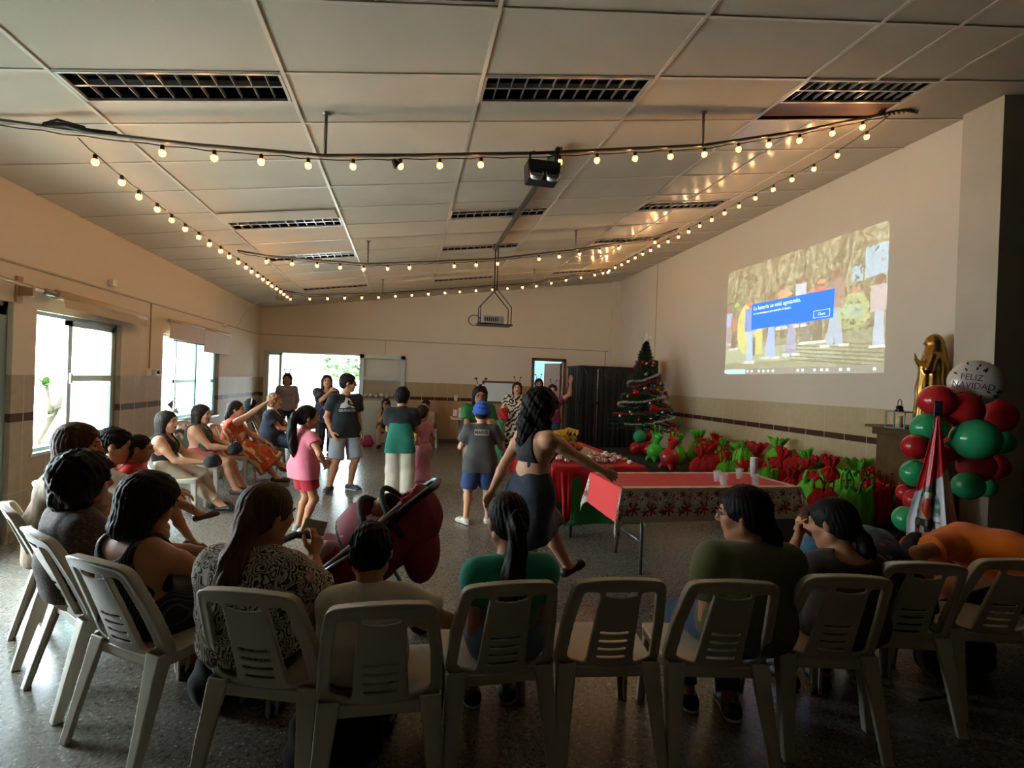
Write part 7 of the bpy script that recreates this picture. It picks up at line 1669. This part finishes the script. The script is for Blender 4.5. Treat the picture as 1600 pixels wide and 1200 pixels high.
    p16b.shirt(cloth('dark_red_cotton', '5A2830'), 'shirt', sleeve=.8, off=.012, hem=-.02); p16b.pants(NAVY, to=1.6); p16b.shoes(mat('purple_shoe', '4A2040', .6)); p16b.hair('short', HB)
    p17.shirt(cloth('beige_blouse', ''), 'blouse', sleeve=.8, off=.014, hem=-.02) if False else p17.shirt(MATS['beige_blouse'], 'blouse', sleeve=.8, off=.014, hem=-.02); p17.pants(cloth('tan_trousers', '8A7256')); p17.shoes(BSHOE); p17.hair('pony', HD, tail=[(0, -.09, -.02, .045), (.02, -.1, -.1, .04), (.03, -.09, -.18, .02)])
    p18.pants(cloth('denim_shorts', '2C4470', .4, .2), 'shorts', to=.88, flare=.024, off=.02); sh = p18.shirt(cloth('charcoal_cotton', '4A4846'), 'shirt', sleeve=.66, off=.013, arms=.020, hem=-.085, loose=.018, fold=.004); p18.shoes(WSHOE, WSOLE); p18.hair('short', HD)
    M = Matrix.Translation(Vector(p18.chest)+Vector((0, -.3, .055))) @ Matrix(((1, 0, 0, 0), (0, 0, -1, 0), (0, 1, 0, 0), (0, 0, 0, 1)))
    m = MB(); m.add([M @ Vector(v) for v in ((-.075, -.030, 0), (.075, -.030, 0), (.075, .030, 0), (-.075, .030, 0))], [(0, 1, 2, 3)]); o = m.build('shirt_print', mat('pale_shirt_print', 'B4B0A8', .7), p18.root)
    bm = bmesh.new(); bm.from_mesh(o.data); bmesh.ops.subdivide_edges(bm, edges=bm.edges[:], cuts=6, use_grid_fill=True); bm.to_mesh(o.data); bm.free(); conform(o, sh, (0, 1, 0), .003)
    o = text_mesh('shirt_lettering', 'MARVEL', .048, mat('dark_print', '26262A', .7), p18.root, M, extrude=0, sx=.82, bold=.0015); conform(o, sh, (0, 1, 0), .006)
    q = p18.hs; S = Sdf(); C = p18.hc; R = p18.Hd; PQ = lambda x, y, z: C+R@(V3(x, y, z)*q)   # soft cap with a band
    S.ell(PQ(0, -.012, .045), np.array([.092, .106, .095])*q, R=R, k=.02); S.ell(PQ(0, -.02, .01), np.array([.104, .118, .055])*q, R=R, k=.03); S.plane(PQ(0, 0, -.040), R@V3(0, -.05, -1), .01)
    S.disp = lambda Pp: .004*np.sin(((Pp-C)@R)[..., 2]*150+((Pp-C)@R)[..., 0]*30); S.damp = .006; S.build('cap', cloth('blue_knit', '2A5CB4'), .006, p18.root)
    p19.pants(BEIG); p19.shirt(cloth('green_cotton', '1C6A34'), 'shirt', sleeve=.6, off=.014, arms=.018, hem=-.03, loose=.012); p19.shoes(WSHOE, WSOLE); p19.hair('bob', HB, length=.12, puff=.004); p19.glasses(BLK); p19.antlers(ANT, BANDR, PNK)
    ZE = pat('zebra_cloth', zebra); p20.shirt(ZE, 'dress', sleeve=.5, off=.016, arms=.024, hem=-.02, loose=.02); p20.skirt(ZE, 'dress_skirt', to=1.3, flare=.03, off=.022, top=.06); p20.shoes(DSHOE); p20.hair('bob', HD, length=.10); p20.antlers(ANT, BANDR, PNK)
    p21.pants(NAVY); p21.shirt(cloth('coral_red_cotton', 'C03A34'), 'top', sleeve=.5, off=.014, arms=.02, hem=-.05, loose=.01, scoop=.04); p21.shoes(DSHOE); p21.hair('long', HB, length=.14); p21.antlers(ANT, BANDR, PNK)
    p22.pants(JEANS); p22.shirt(cloth('magenta_cotton', '7A1E50'), 'top', sleeve=.45, off=.014, hem=-.02, scoop=.07, loose=.01); p22.shoes(DSHOE); p22.hair('short', HD, puff=.008, disp=.004); p22.antlers(ANT, BANDR, PNK)
    DDR = cloth('dark_denim_dress', '28323E', .4, .25); p23.shirt(BLKC, 'crop_top', sleeve=0, off=.010, hem=.14, straps=True, back=.06); p23.skirt(DDR, 'denim_skirt', to=.92, flare=.045, off=.022, top=.10, fold=.005)
    S = Sdf()
    for sg in (-1, 1): S.cone(p23.neck+p23.R2@V3(sg*.07, -.045, -.0), p23.waist+p23.R1@V3(sg*.06, -.078, -.06), .020, .024, k=.02); S.cone(p23.neck+p23.R2@V3(sg*.07, -.045, .0), p23.neck+p23.R2@V3(sg*.07, .05, -.02), .020, .020, k=.02); S.cone(p23.neck+p23.R2@V3(sg*.07, .05, -.02), p23.waist+p23.R1@V3(sg*.06, .085, -.04), .022, .024, k=.02)
    S.build('dungaree_straps', DDR, .006, p23.root); p23.shoes(DSHOE, high=-1, name='sandal')
    p23.hair('curly', HB, length=.15, puff=.030, disp=.006, tail=[(0, -.09, -.02, .07), (0, -.10, -.12, .075), (.0, -.10, -.22, .065), (0, -.09, -.28, .035)])
    BYO.shirt(cloth('pink_baby_cotton', 'C49A9C'), 'romper', sleeve=.9, off=.012, hem=-.02); BYO.pants(MATS['pink_baby_cotton'], 'leggings', to=1.9, off=.010); BYO.hair('short', HB)

# ---------------------------------------------------------------- bags and small things by the people
def soft_bag(name, loc, r, m_, label, rz=0, strap=None, cat='bag'):
    if DRY: return
    t = empty(name, loc, rz, label, cat); S = Sdf(); x, y, z = r; S.cone((-x*.5, 0, z*.5), (x*.5, 0, z*.5), y, y, k=.03); S.cone((-x*.6, 0, y*.9), (x*.6, 0, y*.9), y*1.05, y*1.05, k=.04); S.cone((-x*.45, 0, z), (x*.45, 0, z), y*.5, y*.5, k=.04)
    [S.cone((sg*x*.45, 0, y), (sg*x*.4, 0, z), y*.9, y*.6, k=.05) for sg in (-1, 0, 1)]; S.disp = lambda P: .005*np.sin(P[..., 0]*60+P[..., 2]*40); S.damp = .006; S.plane((0, 0, 0), (0, 0, -1)); S.build('body', m_, .009, t)
    if strap:
        m = MB(); m.tube(strap, .008, 6); m.build('strap', m_, t)
    return t
soft_bag('handbag', (-2.03, 6.72, .50), (.13, .05, .10), BLKC, 'black handbag on the lap of the woman in the olive sleeveless top', HP, [(-.1, 0, .1), (-.05, .02, .2), (.08, .02, .2), (.1, 0, .1)])
soft_bag('handbag', (-1.98, 5.86, .49), (.12, .05, .09), BLKC, 'black pouch on the lap of the woman in the tank top', HP)
soft_bag('backpack', (-.22, 2.02, 0), (.13, .10, .34), BLKC, 'black bag on the floor between the paisley blouse and the boy in cream', .3, [(-.08, -.09, .3), (-.1, -.16, .2), (-.08, -.1, .08)])
soft_bag('handbag', (-.72, 2.55, 0), (.16, .10, .28), BLKC, 'black bag on the floor behind the chair of the striped dress', .5)
soft_bag('handbag', (-1.05, 2.72, .44), (.12, .06, .14), cloth('olive_snake_cloth', '5A5A3E'), 'olive patterned bag on the lap beside the beige trousers', .6)
soft_bag('shoulder_bag', (2.95, 2.2, 0), (.20, .11, .30), cloth('dark_brown_bag', '2A211A'), 'dark brown bag hanging down beside the rightmost chair', .2, [(-.1, -.08, .34), (-.2, -.14, .2), (-.36, -.16, .05), (-.5, -.1, .02)])
soft_bag('backpack', (-.80, 11.2, 0), (.08, .07, .20), mat('pink_backpack', 'A83A6A', .7), 'small pink and white backpack on the floor by the far panel', .3)
soft_bag('striped_bag', (-2.84, 7.95, .39), (.16, .09, .34), pat('red_white_stripes', stripes('C8C0BC', 'B02A34', 9, 'Z', 0, .5)), 'red and white striped bag on the chair by the second window', 1.2)
soft_bag('striped_bag', (-2.62, 8.3, .0), (.14, .09, .7), pat('white_red_stripes', stripes('B03038', 'D0CCC8', 6, 'Z', 0, .45)), 'tall striped bag standing behind the orange dress', 1.4)
soft_bag('gift_sack', (1.62, 9.05, .0), (.12, .09, .75), cloth('mint_plastic', '3C8A5C'), 'green patterned sack held beside the zebra dress', 0)
soft_bag('red_sack', (1.72, 9.1, .78), (.06, .05, .18), RED, 'red bag in the hand of the woman in the zebra dress', 0)
t = empty('pedestal_fan', (-2.95, 7.25, 0), 0, 'round wire fan behind the chairs under the second window', 'fan')
m = MB()
for r in (.19, .14, .09, .04): m.tube([(0, r*math.cos(a), .95+r*math.sin(a)) for a in [i*math.pi/12 for i in range(24)]], .004, 5, closed=True)
for i in range(12): a = i*math.pi/6; m.tube([(0, .03*math.cos(a), .95+.03*math.sin(a)), (0, .19*math.cos(a), .95+.19*math.sin(a))], .002, 4)
m.build('grille', BLK, t); m = MB(); m.tube([(-.02, 0, .02), (-.02, 0, .95)], .014, 8); m.lathe([(.16, 0), (.15, .03), (.02, .05)], 20); m.build('stand', BLK, t)
m = MB()
for i in range(3):
    a = i*2.09; m.add([(.01, .03*math.cos(a), .95+.03*math.sin(a)), (.03, .16*math.cos(a-.3), .95+.16*math.sin(a-.3)), (-.01, .16*math.cos(a+.35), .95+.16*math.sin(a+.35))], [(0, 1, 2)])
m.build('blade', GLEG, t)
